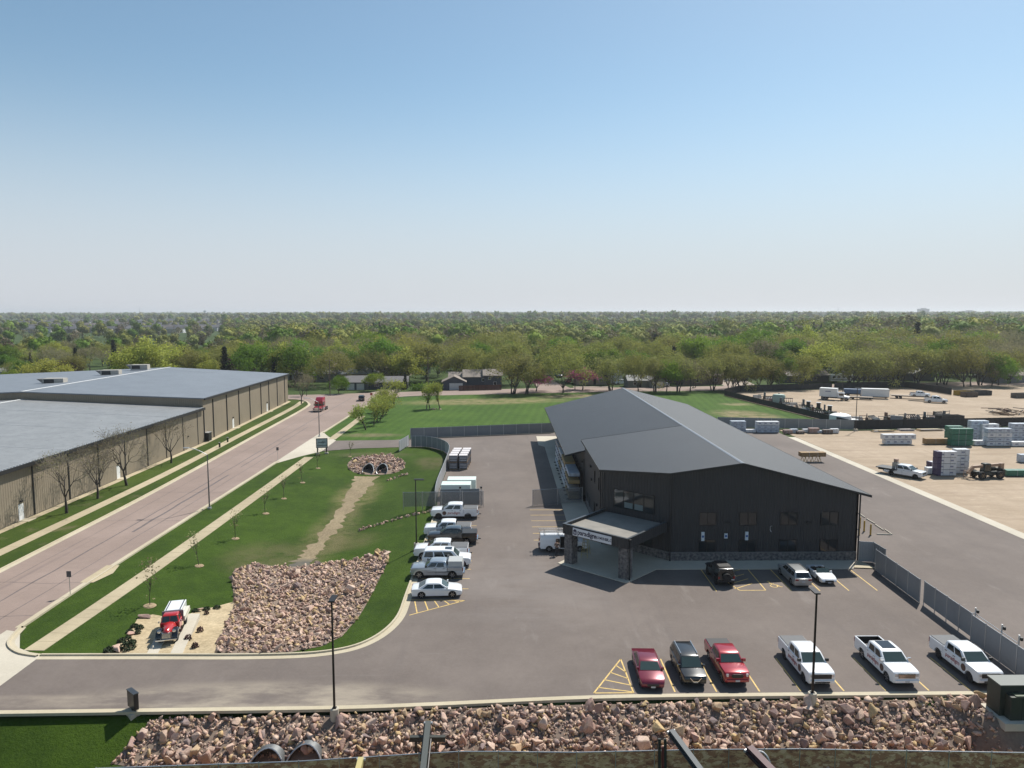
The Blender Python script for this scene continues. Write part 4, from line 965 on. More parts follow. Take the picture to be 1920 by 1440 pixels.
def pickup(label, color, cover='grey', lettering=False, L=5.9, W=2.02, H=1.93, rim=M_rim, grille='chrome', roof='plain', cab4=True, group=None, topper=False, trim=None, hitch=False, bumper=None):
    t = thing('pickup_truck', label, 'pickup truck', group=group)
    k = L / 5.9; f = L / 2; r = 0.41; xf, xr = f - 0.97 * k, -f + 1.25 * k; zb = 0.42; s_ = min(1.0, H / 1.93); belt = 1.34 * s_; rail = 1.37 * s_
    cb = -1.12 * k if cab4 else 0.1      # rear of cab
    top = [(f - .03, .46), (f, .60), (f, .80), (f - .03, 1.13 * s_), (f - .09, 1.22 * s_), (f - .22, 1.27 * s_), (f - .8, 1.31 * s_), (f - 1.5, 1.33 * s_), (cb, belt + .02), (cb - .02, 0.84), (-f + .10, 0.84), (-f + .04, .60), (-f + .12, .5)]
    hull_body('body', top, zb, xf, xr, r, W, color, t, tail=0.0, nose=.06)
    bx(t, 'underbody', -f + .25, f - .35, -W / 2 + .28, W / 2 - .28, .30, .80, M_under)
    # bed sides, tailgate and floor
    for s in (-1, 1):
        pr = [(-f + .06, .78), (-f + .05, 1.26), (cb - .05, 1.27), (cb - .05, .78)] + []
        m = MB(); y0, y1 = sorted((s * W / 2, s * (W / 2 - .11)))
        arc = arch(xr, r, .78, 6)
        pts = [(-f + .06, .8)] + [(-f + .05, rail - .01), (cb - .05, rail), (cb - .05, .8)] + [p for p in arc if p[1] > .8]
        n = len(pts); m.add([(x, y0, z) for x, z in pts] + [(x, y1, z) for x, z in pts], [tuple(range(n)), tuple(range(n, 2 * n))[::-1]] + [(i, (i + 1) % n, n + (i + 1) % n, n + i) for i in range(n)])
        me = m.mesh('bed_side', color); bevel_mesh(me, .02, 1, 50); ob('bed_side', me, parent=t)
    bx(t, 'tailgate', -f + .03, -f + .11, -W / 2 + .12, W / 2 - .12, .62, rail - .02, color, .015)
    bx(t, 'bulkhead', cb - .10, cb - .03, -W / 2 + .12, W / 2 - .12, .80, rail - .03, color)
    if cover == 'open':
        ln = bx(t, 'bed_liner', -f + .12, cb - .11, -W / 2 + .115, W / 2 - .115, .80, .86, M_black)
        for s in (-1, 1): bx(t, 'liner_wall', -f + .12, cb - .11, *sorted((s * (W / 2 - .113), s * (W / 2 - .14))), .862, rail - .03, M_black, parent=ln)
        bx(t, 'liner_wall', cb - .135, cb - .102, -W / 2 + .145, W / 2 - .145, .862, rail - .04, M_black, parent=ln); bx(t, 'liner_wall', -f + .112, -f + .14, -W / 2 + .145, W / 2 - .145, .862, rail - .04, M_black, parent=ln)
    elif not topper: bx(t, 'bed_cover', -f + .07, cb - .06, -W / 2 + .07, W / 2 - .07, rail + .003, rail + .055, M_bedcover if cover == 'grey' else M_black, .015)
    if topper:
        m = MB(); m.hexa([(-f + .06, W / 2 - .05, rail + .003), (cb - .1, W / 2 - .05, rail + .003), (cb - .1, -W / 2 + .05, rail + .003), (-f + .06, -W / 2 + .05, rail + .003), (-f + .14, W / 2 - .12, 1.85), (cb - .1, W / 2 - .12, 1.85), (cb - .1, -W / 2 + .12, 1.85), (-f + .14, -W / 2 + .12, 1.85)])
        me = m.mesh('bed_canopy', mat('topper_grey', (0.40, 0.41, 0.40), 0.5)); bevel_mesh(me, .03, 1); ob('bed_canopy', me, parent=t)
    sides = [(.13, .47), (.52, .86)] if cab4 else [(.2, .8)]
    cabin(t, f - 1.42, f - 2.18 * k, cb + .12, cb, belt - .01, H, W / 2 - .05, W / 2 - .19, color, sides)
    fx = f
    if grille == 'chrome':
        g = bx(t, 'grille', f - .06, f + .012, -.62, .62, .82, 1.16, M_black)
        for z in (.85, .95, 1.05): bx(t, 'grille_bar', f + .005, f + .03, -.62, .62, z, z + .045, M_chrome, parent=g)
        bx(t, 'bumper', f - .12, f + .09, -W / 2 + .12, W / 2 - .12, .50, .72, bumper or M_chrome, .03)
    elif grille == 'black':
        bx(t, 'grille', f - .06, f + .02, -.70, .70, .82, 1.16, M_black, .01); bx(t, 'bumper', f - .12, f + .085, -W / 2 + .12, W / 2 - .12, .50, .74, bumper or color, .03)
        bx(t, 'air_intake', f + .06, f + .1, -.55, .55, .54, .64, M_black)
    else:
        m = MB(); m.prism([(-.36, -.12), (.36, -.12), (.46, .02), (.34, .15), (-.34, .15), (-.46, .02)], 0, .05); o = ob('grille', m, M_black, t); o.location = (f - .01, 0, .93); o.scale = (1, 1, 1); o.rotation_euler = (R(90), 0, R(90))
        bx(t, 'bumper', f - .12, f + .07, -W / 2 + .14, W / 2 - .14, .48, .72, color, .05)
    for s in (-1, 1):
        y0, y1 = sorted((s * .64, s * (W / 2 - .13))); bx(t, 'headlight', f - .16, f - .005, y0, y1, .92 * s_, 1.17 * s_, M_lamp, .02)
        y0, y1 = sorted((s * (W / 2 - .14), s * (W / 2 + .006))); bx(t, 'tail_light', -f + .02, -f + .12, y0, y1, .88, 1.28 * s_, M_tail, .01)
        y0, y1 = sorted((s * (W / 2 - .02), s * (W / 2 + .05))); bx(t, 'running_board', xr + .65, xf - .6, y0, y1, .34, .39, M_black)
    bx(t, 'rear_bumper', -f - .12, -f + .06, -W / 2 + .12, W / 2 - .12, .48, .66, M_chrome, .03); bx(t, 'number_plate', f + .09, f + .1, -.16, .16, .54, .68, M_plate)
    if hitch: bx(t, 'tow_hitch', -f - .42, -f - .1, -.06, .06, .42, .52, M_black)
    mirrors(t, f - 1.62, W / 2 - .10, 1.46 * s_, M_chrome if trim == 'chrome' else (color if trim == 'body' else M_black), 1.15)
    handles(t, (.25 * k, -.75 * k), W / 2, 1.17 * s_, M_chrome if trim == 'chrome' else M_black)
    if roof == 'glass': bx(t, 'sunroof', -.75, .45, -.52, .52, H, H + .032, M_solar, .01)
    if roof == 'lights':
        for y in (-.3, 0, .3): bx(t, 'cab_light', f - 2.3 * k, f - 2.22 * k, y - .05, y + .05, H - .01, H + .03, M_black)
    for x in (xf, xr): pass
    add_wheels(t, [(xf, W / 2 - .17), (xf, -W / 2 + .17), (xr, W / 2 - .17), (xr, -W / 2 + .17)], r, .27, rim)
    for s in (-1, 1):
        m = MB(); m.bar((cb + 1.15, s * (W / 2 + .002), .5), (cb + 1.15, s * (W / 2 + .002), 1.2), .004, .02, up=(1, 0, 0)); ob('door_seam', m, M_under, t)
    if lettering: logo(t, W / 2 + .002, 0.05, .88)
    return t

def car(label, color, kind='sedan', name='car', cat='car', L=4.9, W=1.85, H=1.45, rim=M_rim, group=None, sun=False, rails=False, face='plain'):
    t = thing(name, label, cat, group=group); f = L / 2; r = 0.345 if kind != 'suv' else .38; xf, xr = f - .95, -f + 1.0; zb = .26
    if kind == 'sedan':
        belt = .96; top = [(f - .10, .30), (f, .48), (f - .02, .60), (f - .12, .72), (f - .5, .83), (f - 1.45, .95), (f - 1.55, belt), (-f + 1.05, belt + .02), (-f + .18, belt - .02), (-f + .04, .86), (-f, .58), (-f + .1, .34)]
        cb = (f - 1.30, f - 2.05, -f + 1.45, -f + .62)
    elif kind == 'suv':
        belt = 1.08; zb = .32; top = [(f - .08, .38), (f, .55), (f - .02, .78), (f - .12, .93), (f - .45, 1.0), (f - 1.25, 1.06), (f - 1.35, belt), (-f + .3, belt + .03), (-f + .04, 1.02), (-f, .62), (-f + .1, .42)]
        cb = (f - 1.12, f - 1.85, -f + .42, -f + .08)
    elif kind == 'bigsuv':
        belt = 1.18; zb = .36; r = .40; top = [(f - .06, .42), (f, .6), (f - .02, .85), (f - .08, 1.05), (f - .35, 1.12), (f - 1.3, 1.17), (f - 1.4, belt), (-f + .3, belt + .02), (-f + .03, 1.12), (-f, .62), (-f + .1, .46)]
        cb = (f - 1.28, f - 1.95, -f + .30, -f + .06)
    else:  # roadster
        belt = .82; r = .33; top = [(f - .14, .28), (f, .44), (f - .04, .54), (f - .2, .66), (f - .7, .76), (f - 1.35, .83), (f - 1.5, .84), (-f + 1.4, .82), (-f + .25, .84), (-f + .04, .72), (-f, .52), (-f + .12, .3)]
        cb = None
    hull_body('body', top, zb, xf, xr, r, W, color, t, bev=.07, nose=.14, tail=.08, tuck=.06)
    bx(t, 'underbody', -f + .3, f - .4, -W / 2 + .25, W / 2 - .25, .2, .62, M_under)
    if cb:
        sides = {'sedan': [(.10, .47), (.51, .86)], 'suv': [(.10, .38), (.41, .68), (.71, .9)], 'bigsuv': [(.10, .36), (.39, .66), (.70, .95)]}[kind]
        cabin(t, *cb, belt - .02, H, W / 2 - .06, W / 2 - .22, color, sides, bev=.07)
        mirrors(t, cb[0] - .15, W / 2 - .10, belt + .10, color, .8); handles(t, (.25, -.75), W / 2, belt - .16, color)
    else:
        m = MB(); m.hexa([(f - 1.4, .70, .83), (f - 1.46, .70, .83), (f - 1.46, -.70, .83), (f - 1.4, -.70, .83), (f - 1.80, .60, 1.18), (f - 1.83, .60, 1.18), (f - 1.83, -.60, 1.18), (f - 1.80, -.60, 1.18)]); ob('windscreen', m, M_wshield, t)
        bx(t, 'cockpit', -f + 1.35, f - 1.55, -.66, .66, .78, .846, M_black)
        for y in (-.34, .34):
            s = bx(t, 'seat', -f + 1.5, -f + 1.75, y - .22, y + .22, .75, 1.08, M_black, .04); bx(t, 'headrest', -f + 1.5, -f + 1.62, y - .12, y + .12, 1.09, 1.24, M_chrome if False else mat('pale_hoop', (.5, .5, .5), .4), .03, parent=s)
        m = MB(); m.hexa([(-f + .95, .72, .83), (-f + 1.4, .72, .83), (-f + 1.4, -.72, .83), (-f + .95, -.72, .83), (-f + 1.0, .6, .95), (-f + 1.38, .62, .99), (-f + 1.38, -.62, .99), (-f + 1.0, -.6, .95)]); ob('folded_hood', m, M_black, t)
        mirrors(t, f - 1.55, W / 2 - .12, .92, color, .7)
    for s in (-1, 1):
        hz = {'sedan': .60, 'suv': .80, 'bigsuv': .88, 'roadster': .52}[kind]
        y0, y1 = sorted((s * (W / 2 - .56), s * (W / 2 - .22))); m = MB(); m.hexa([(f - .30, y0, hz), (f - .06, y0, hz - .02), (f - .1, y1, hz - .02), (f - .34, y1, hz), (f - .36, y0, hz + .13), (f - .13, y0, hz + .1), (f - .2, y1, hz + .1), (f - .42, y1, hz + .13)] if s > 0 else [(f - .34, y0, hz), (f - .1, y0, hz - .02), (f - .06, y1, hz - .02), (f - .30, y1, hz), (f - .42, y0, hz + .13), (f - .2, y0, hz + .1), (f - .13, y1, hz + .1), (f - .36, y1, hz + .13)]); ob('headlight', m, M_lamp, t)
        y0, y1 = sorted((s * (W / 2 - .44), s * (W / 2 - .10))); tz = belt - .26 if kind != 'sedan' else .70
        bx(t, 'tail_light', -f - .005, -f + .12, y0, y1, tz, tz + .16, M_tail, .02)
    gz = {'sedan': .38, 'suv': .58, 'bigsuv': .62, 'roadster': .34}[kind]
    g = bx(t, 'grille', f - .1, f + .008, -.45, .45, gz, gz + .2, M_black, .03)
    if face == 'vee':
        m = MB(); m.bar((f + .01, -.42, gz + .3), (f + .03, -.18, gz + .02), .04, .05); m.bar((f + .01, .42, gz + .3), (f + .03, .18, gz + .02), .04, .05); m.bar((f + .03, -.18, gz + .02), (f + .03, .18, gz + .02), .04, .05); ob('grille_trim', m, M_chrome, g)
    bx(t, 'number_plate', f + .01, f + .02, -.16, .16, gz - .08, gz + .04, M_plate); bx(t, 'rear_plate', -f - .012, -f - .002, -.16, .16, .66, .78, M_plate)
    if rails:
        for s in (-1, 1): m = MB(); m.bar((f - 2.0, s * (W / 2 - .30), H + .04), (-f + .6, s * (W / 2 - .30), H + .04), .05, .06); ob('roof_rail', m, M_chrome, t)
    if sun: bx(t, 'sunroof', f - 2.9, f - 2.1, -.42, .42, H - .01, H + .012, M_solar)
    add_wheels(t, [(xf, W / 2 - .14), (xf, -W / 2 + .14), (xr, W / 2 - .14), (xr, -W / 2 + .14)], r, .22, rim)
    return t
def place(t, x, y, heading, z=0.02):
    """heading: direction the front points, degrees from +X anticlockwise"""
    t.location = (x, y, z); t.rotation_euler = (0, 0, R(heading)); return t

# front row, noses to the rock bank
place(car('maroon sedan with a spoiler beside the hatched yellow triangle', P_MAROON, 'sedan', L=5.05, W=1.88, H=1.42), 10.95, 51.75, -92)
place(car('black crossover with silver roof rails between the maroon sedan and red pickup', P_BLACK, 'suv', 'suv', 'suv', L=4.69, W=1.84, H=1.72, rails=True, face='vee'), 14.05, 51.9, -90)
place(pickup('red mid-size pickup with dark bed cover beside the black crossover', P_RED, 'black', L=5.4, W=1.9, H=1.80, grille='hex', trim='body'), 17.15, 52.35, -90)
place(pickup('white pickup with black grille behind the lamp post on the rock bank', P_WHITE, 'grey', True, grille='black', rim=M_rimk), 23.3, 52.35, -90)
place(pickup('white pickup with dark glass roof, chrome grille and open black bed', P_WHITE, 'open', True, roof='glass', trim='chrome', bumper=P_WHITE), 29.55, 52.35, -90)
place(pickup('white pickup with black mirrors and grey bed cover beside the green cabinet', P_WHITE, 'grey', True, grille='black', rim=M_rimk), 35.7, 52.3, -89)
# left row beside the lawn
place(pickup('tall white pickup with red door lettering parked below the chain link gate', P_WHITE, 'grey', True, L=6.3, H=2.0, rim=M_rimk, hitch=True), -6.7, 94.1, 180)
place(pickup('white pickup with silver tailgate beside the lone black pickup', P_WHITE, 'grey', L=5.8, rim=M_rimk), -7.0, 86.3, 180)
place(pickup('glossy black pickup with black bed cover in the lawn-side row', P_BLACK, 'black', L=5.9, hitch=True), -6.2, 83.5, 180)
place(pickup('white crew cab pickup with roof marker lights beside the large white suv', P_WHITE, 'grey', L=6.1, H=1.97, roof='lights', hitch=True), -7.1, 78.4, 180)
place(car('large white suv with dark sunroof backed in between two pickups', P_WHITE, 'bigsuv', 'suv', 'suv', L=5.35, W=2.05, H=1.92, sun=True), -6.3, 75.7, 0)
place(pickup('silver-blue pickup with boxy grey bed canopy beside the white sedan', P_SILVER, 'none', L=5.5, W=1.92, H=1.80, topper=True), -7.0, 72.5, 180)
place(car('white sedan backed in beside the yellow hatching', P_WHITE, 'sedan', L=4.93, W=1.86, H=1.46), -6.6, 67.4, 3)
# below the office wall
jp = thing('off_roader', 'black boxy off-roader with rear spare wheel in the wall shadow', 'off-roader')
hull_body('body', [(2.05, .55), (2.1, .75), (2.05, 1.08), (1.95, 1.15), (.75, 1.18), (.7, 1.15), (-2.0, 1.15), (-2.05, .6), (-1.95, .55)], .5, 1.35, -1.35, .43, 1.85, P_BLACK, jp, bev=.03, nose=.12)
bx(jp, 'underbody', -1.8, 1.8, -.65, .65, .4, .8, M_under); cabin(jp, .72, .42, -1.95, -2.0, 1.13, 1.86, .86, .78, P_BLACK, [(.10, .36), (.40, .66), (.70, .95)], bev=.03)
add_wheels(jp, [(1.35, .8), (1.35, -.8), (-1.35, .8), (-1.35, -.8)], .43, .28, M_rimk); sw = ob('spare_wheel', WHEELS[(.43, .28, M_rimk.name)][0], parent=jp, loc=(-2.2, 0, 1.0)); sw.rotation_euler = (0, 0, R(90)); k_ = ob('rim', WHEELS[(.43, .28, M_rimk.name)][1], parent=sw)
for s in (-1, 1): bx(jp, 'tail_light', -2.09, -2.03, *sorted((s * .68, s * .86)), .82, 1.05, M_tail); bx(jp, 'fender', 1.0, 1.95, *sorted((s * .86, s * 1.0)), .98, 1.05, M_black); bx(jp, 'fender', -1.95, -.9, *sorted((s * .86, s * 1.0)), .98, 1.05, M_black); bx(jp, 'headlight', 2.06, 2.12, *sorted((s * .45, s * .68)), .8, 1.0, M_lamp)
bx(jp, 'rear_bumper', -2.2, -2.02, -.8, .8, .5, .66, M_black, .02); bx(jp, 'number_plate', -2.22, -2.205, -.75, -.45, .72, .84, M_plate); bx(jp, 'roof_rack', -1.6, .2, -.62, .62, 1.88, 1.93, M_black); mirrors(jp, .55, .84, 1.25, M_black, .9)
place(jp, 22.4, 71.2, 91)
place(car('silver wagon with rear window to the lot beside the white convertible', P_GREY, 'suv', 'wagon', 'wagon', L=4.8, W=1.84, H=1.62, rails=True), 30.0, 70.9, 90)
place(car('white open two-seat convertible with black interior by the dark wall', P_WHITE, 'roadster', 'convertible', 'convertible', L=4.0, W=1.72, H=1.2), 33.0, 71.3, -90)

# cargo van with ladders beside the canopy
vn = thing('cargo_van', 'white cargo van with roof ladders and open side door beside the canopy', 'van')
hull_body('body', [(2.75, .45), (2.8, .65), (2.7, .95), (2.45, 1.1), (1.75, 1.22), (1.6, 1.25), (-2.75, 1.25), (-2.8, .6), (-2.7, .5)], .42, 1.85, -1.7, .37, 2.0, P_WHITE, vn, nose=.12)
bx(vn, 'underbody', -2.5, 2.4, -.7, .7, .3, .8, M_under)
cabin(vn, 1.72, .95, -2.7, -2.78, 1.24, 2.05, .97, .82, P_WHITE, [(.07, .22)], bev=.08)
bx(vn, 'door_opening', -.5, .55, -1.012, -.9, .55, 1.85, M_under); d = bx(vn, 'side_door', -1.0, -.45, -1.12, -1.06, .55, 1.8, P_WHITE, .02); bx(vn, 'door_window', -.95, -.5, -1.13, -1.121, 1.15, 1.65, M_vglass, parent=d)
for y in (-.6, .6):
    m = MB()
    for o_ in (-.19, .19): m.bar((-2.9, y + o_, 2.32), (1.0, y + o_, 2.32), .05, .08)
    for k in range(13): m.bar((-2.75 + k * .3, y - .19, 2.32), (-2.75 + k * .3, y + .19, 2.32), .035, .035)
    ob('ladder', m, mat('aluminium_ladder', (.55, .5, .45), .4, .5), vn)
for x in (-2.2, -.6, .7): m = MB(); m.bar((x, -.9, 2.25), (x, .9, 2.25), .05, .05); m.bar((x, -.82, 1.95), (x, -.86, 2.27), .05, .05); m.bar((x, .82, 1.95), (x, .86, 2.27), .05, .05); ob('roof_bar', m, M_black, vn)
for s in (-1, 1): bx(vn, 'tail_light', -2.83, -2.76, *sorted((s * .78, s * .95)), .8, 1.15, M_tail); bx(vn, 'headlight', 2.5, 2.74, *sorted((s * .55, s * .85)), .8, .98, M_lamp)
bx(vn, 'rear_bumper', -2.92, -2.78, -.85, .85, .42, .58, M_black); add_wheels(vn, [(1.85, .86), (1.85, -.86), (-1.7, .86), (-1.7, -.86)], .37, .24, M_rim); mirrors(vn, 1.3, .9, 1.4, M_black)
place(vn, 6.9, 80.7, 0)
# far cars
FAR_G = None
def farcar(label, color, x, y, hd, kind='suv', **kw): return place(car(label, color, kind, 'suv' if kind == 'suv' else 'car', 'car', **kw), x, y, hd)
farcar('dark suv waiting at the street junction', P_CHAR, -45.3, 224.6, 100, 'suv', H=1.75, L=4.9, W=1.95)
farcar('red car parked along the side street kerb', P_RED, 25.5, 283, 96, 'sedan'); farcar('dark car parked farther up the side street', P_CHAR, 24.0, 306, 96, 'sedan')
farcar('pale car standing in the drive opposite the red car', P_GREY, 8.0, 294, 90, 'sedan'); farcar('white car in the drive of the grey green garage', P_WHITE, 61.5, 268.5, 92, 'suv')
farcar('grey car on the drive beside the brown houses', P_CHAR, 97.5, 288, 10, 'suv'); farcar('silver car parked by the dark ranch house', P_GREY, 120.5, 292, 95, 'suv')
farcar('dark car parked behind the far yard fence', P_CHAR, 131, 266, 20, 'sedan'); farcar('black car parked beside the far yard fence end', P_BLACK, 139, 268, 20, 'sedan'); farcar('dark car on the road beyond the far tree row', P_CHAR, 204, 302, 14, 'suv')
place(pickup('white pickup parked on the house drive behind the purple tree', P_WHITE, 'grey'), 46.0, 275, 3)
farcar('blue-grey car on the lawn by the left houses', P_SILVER, -54.5, 292, 30, 'sedan')
# ================================================================== rocks
def rock_mat():
    m = bpy.data.materials.new('pink_quartzite'); t, b = nodes(m)
    oi = t.nodes.new('ShaderNodeObjectInfo'); at_ = t.nodes.new('ShaderNodeAttribute'); at_.attribute_name = 'tone'
    k = mth(t, 'FRACT', mth(t, 'ADD', oi.outputs['Random'], at_.outputs['Fac']))
    ramp = t.nodes.new('ShaderNodeValToRGB'); cr = ramp.color_ramp; cr.interpolation = 'CONSTANT'
    cols = [(0.0, (.47, .30, .24)), (.2, (.58, .41, .32)), (.38, (.33, .22, .195)), (.50, (.64, .48, .385)), (.64, (.52, .37, .23)), (.75, (.25, .19, .185)), (.83, (.64, .45, .36)), (.92, (.56, .40, .20))]
    cr.elements[0].position = 0; cr.elements[0].color = (*cols[0][1], 1); cr.elements[1].position = cols[1][0]; cr.elements[1].color = (*cols[1][1], 1)
    for p, c in cols[2:]: e = cr.elements.new(p); e.color = (*c, 1)
    lnk(t, k, ramp.inputs[0]); pos = geo_pos(t)
    n = nz(t, pos, 2.6, 6, 0.7); n2 = nz(t, pos, 9.0, 4, 0.7)
    c = mixc(t, rng(t, n, 0.40, 0.72, 0.0, 0.45), ramp.outputs[0], (0.50, 0.37, 0.22)); c = mixc(t, rng(t, n2, 0.35, 0.75, 0.0, 0.45), c, (0.15, 0.105, 0.09))
    lnk(t, c, b.inputs['Base Color']); b.inputs['Roughness'].default_value = 0.85; b.inputs['Specular IOR Level'].default_value = 0.3
    bump(t, b, n2, 0.7, 0.06); return m
M_rock = rock_mat()
random.seed(11); ROCKS = []
for i in range(16):
    bm = bmesh.new(); an = (1.0, random.uniform(.6, .95), random.uniform(.45, .8))
    for k in range(random.choice((9, 11, 13))):
        v = Vector((random.gauss(0, 1), random.gauss(0, 1), random.gauss(0, 1))).normalized() * random.uniform(.38, .55)
        bm.verts.new((v.x * an[0], v.y * an[1], v.z * an[2]))
    bmesh.ops.convex_hull(bm, input=bm.verts)
    for v in [v for v in bm.verts if not v.link_faces]: bm.verts.remove(v)
    bmesh.ops.triangulate(bm, faces=bm.faces)
    big = bm.copy(); bmesh.ops.bevel(big, geom=big.edges[:], offset=.035, segments=1, affect='EDGES', clamp_overlap=True)
    me = bpy.data.meshes.new('rock'); big.to_mesh(me); big.free(); me.materials.append(M_rock)
    ROCKS.append((me, np.array([v.co[:] for v in bm.verts]), np.array([[v.index for v in f.verts] for f in bm.faces]))); 
    bm.verts.index_update(); bm.free()
def rotm(rg):
    q = rg.normal(size=4); q /= np.linalg.norm(q); w, x, y, z = q
    return np.array([[1 - 2 * (y * y + z * z), 2 * (x * y - z * w), 2 * (x * z + y * w)], [2 * (x * y + z * w), 1 - 2 * (x * x + z * z), 2 * (y * z - x * w)], [2 * (x * z - y * w), 2 * (y * z + x * w), 1 - 2 * (x * x + y * y)]])
def fast_mesh(name, V, T, mats, tone=None, smooth=False):
    me = bpy.data.meshes.new(name); nv, nf, k = len(V), len(T), T.shape[1]
    me.vertices.add(nv); me.vertices.foreach_set('co', V.astype(np.float32).ravel())
    me.loops.add(nf * k); me.loops.foreach_set('vertex_index', T.astype(np.int32).ravel())
    me.polygons.add(nf); me.polygons.foreach_set('loop_start', np.arange(0, nf * k, k, dtype=np.int32)); me.polygons.foreach_set('loop_total', np.full(nf, k, dtype=np.int32))
    for m in (mats if isinstance(mats, (list, tuple)) else [mats]): me.materials.append(m)
    if tone is not None:
        a = me.attributes.new('tone', 'FLOAT', 'FACE'); a.data.foreach_set('value', tone.astype(np.float32))
    me.update(calc_edges=True); me.validate(); return me
def rock_field(root, spots, keep=300, seed=1):
    """spots: (x, y, size); the largest become rocks of their own, the rest one mass"""
    rg = np.random.default_rng(seed); o = root.location
    spots = sorted(spots, key=lambda s: -s[2])
    for x, y, s in spots[:keep]:
        me, _, _ = ROCKS[rg.integers(len(ROCKS))]
        r = ob('rock', me, parent=root, loc=(x - o.x, y - o.y, land(x, y) + s * rg.uniform(.10, .28) - o.z))
        r.rotation_euler = tuple(rg.uniform(0, 6.28, 3)); r.scale = (s * rg.uniform(.9, 1.25), s, s)
    Vs, Ts, tn, off = [], [], [], 0
    for x, y, s in spots[keep:]:
        _, v, f = ROCKS[rg.integers(len(ROCKS))]
        p = (v * s * np.array([rg.uniform(.9, 1.3), 1, 1])) @ rotm(rg).T + np.array([x - o.x, y - o.y, land(x, y) + s * rg.uniform(.05, .3) - o.z])
        Vs.append(p); Ts.append(f + off); tn.append(np.full(len(f), rg.random())); off += len(v)
    if Vs:
        me = fast_mesh('rubble', np.concatenate(Vs), np.concatenate(Ts), M_rock, np.concatenate(tn))
        tag(ob('rubble', me, parent=root), kind='stuff')
def scatter(poly, n, sizes, rg):
    xs_ = [p[0] for p in poly]; ys_ = [p[1] for p in poly]; out = []
    while len(out) < n:
        x, y = rg.uniform(min(xs_), max(xs_)), rg.uniform(min(ys_), max(ys_))
        if inside((x, y), poly): out.append((x, y, float(sizes(rg))))
    return out
rg = np.random.default_rng(5)
# front bank
camo_line = [(p.x, p.y) for p in CAMO]
top_line = [(-24.3, 46.75), (-11.4, 46.95), (-5, 47.25), (6.7, 48.05), (20, 48.25), (38.4, 48.3)]
BANK = [(c[0], c[1] + .1) for c in camo_line if c[0] > -19] + [(40, 48.2)] + top_line[::-1] + [(-23.8, 44.8), (-22.2, 43.0), (-20.5, 42.0)]
_q = at(215, 1438, -2.2)
BANK = [(_q.x, _q.y - .4)] + [(c[0], c[1] - .3) for c in camo_line if c[0] > -19.5] + [(42, 48.3)] + top_line[::-1]
bank = sheet('rock_bank', BANK, M_dirt, drape=True, res=0.6, dz=0.01)
sp = scatter(BANK, 360, lambda g: min(1.5, g.gamma(7, .10) + .22), rg) + scatter(BANK, 2300, lambda g: min(.9, .27 + g.gamma(2.5, .095)), rg) + scatter(BANK, 8500, lambda g: .11 + g.gamma(2, .06), rg)
def clear_of_culverts(s):
    return not any(abs(s[0] - cx_) < 1.0 + s[2] * .4 and s[1] < cy_ for cx_, cy_ in ((at(500, 1424, -1.2).x, at(500, 1424, -1.2).y + .62), (at(571, 1416, -1.2).x, at(571, 1416, -1.2).y + .62)))
rock_field(bank, [s for s in sp if (abs(s[0] + 11.9) > .55 or abs(s[1] - 46.6) > .6) and clear_of_culverts(s) and not (33.3 < s[0] < 36.9 and s[1] < 47.6 and s[1] > 44.5)], 300, 3)
# stone basin at the foot of the swale
BAS = [tuple(atg(*q)[:2]) for q in ((440, 1067), (480, 1056), (520, 1063), (565, 1062), (610, 1054), (660, 1051), (713, 1037), (731, 1034), (726, 1055), (702, 1105), (674, 1155), (642, 1193), (603, 1212), (545, 1223), (470, 1226), (402, 1224), (415, 1190), (432, 1150), (441, 1128), (434, 1090))]
basin = sheet('stone_basin', BAS, M_dirt, drape=True, res=0.9, dz=0.02)
sp = scatter(BAS, 250, lambda g: .44 + g.gamma(2.2, .13), rg) + scatter(BAS, 2300, lambda g: .26 + g.gamma(2.4, .085), rg) + scatter(BAS, 3800, lambda g: .13 + g.gamma(2, .05), rg)
q = atg(724, 1042); sp += [(q.x, q.y, 1.5)]
rock_field(basin, sp, 300, 4)
# collar round the culvert mouths
COL_ = [tuple(atg(705 + 54 * math.cos(a), 872 + 18 * math.sin(a))[:2]) for a in [i * math.pi / 9 for i in range(18)]]
collar = sheet('rock_collar', COL_, M_dirt, drape=True, res=1.0, dz=0.02)
sp = scatter(COL_, 190, lambda g: .5 + g.gamma(2, .14), rg) + scatter(COL_, 700, lambda g: .3 + g.gamma(2, .07), rg)
rock_field(collar, [s for s in sp if not (abs(s[0] + 23.9) < 1.0 and s[1] < 127) and not (abs(s[0] + 21.3) < 1.0 and s[1] < 127)], 190, 6)
# rows of stones across the grass
def stone_row(label, pts, n, s0):
    p0 = atg(*pts[0]); root = thing('stone_row', label, 'stone row', (p0.x, p0.y, 0)); w = [atg(*p) for p in pts]; sp = []
    for i in range(n):
        k = i / (n - 1) * (len(w) - 1); j = min(int(k), len(w) - 2); p = w[j].lerp(w[j + 1], k - j); sp.append((p.x + rg.uniform(-.35, .35), p.y + rg.uniform(-.35, .35), s0 * rg.uniform(.6, 1.35)))
    rock_field(root, sp, 300, n)
stone_row('line of pinkish stones crossing the lawn to the white pickup', [(671, 996), (700, 987), (740, 975), (775, 966), (806, 960)], 64, .52)
stone_row('short line of small stones below the culvert collar', [(725, 902), (745, 895), (767, 888)], 30, .45)
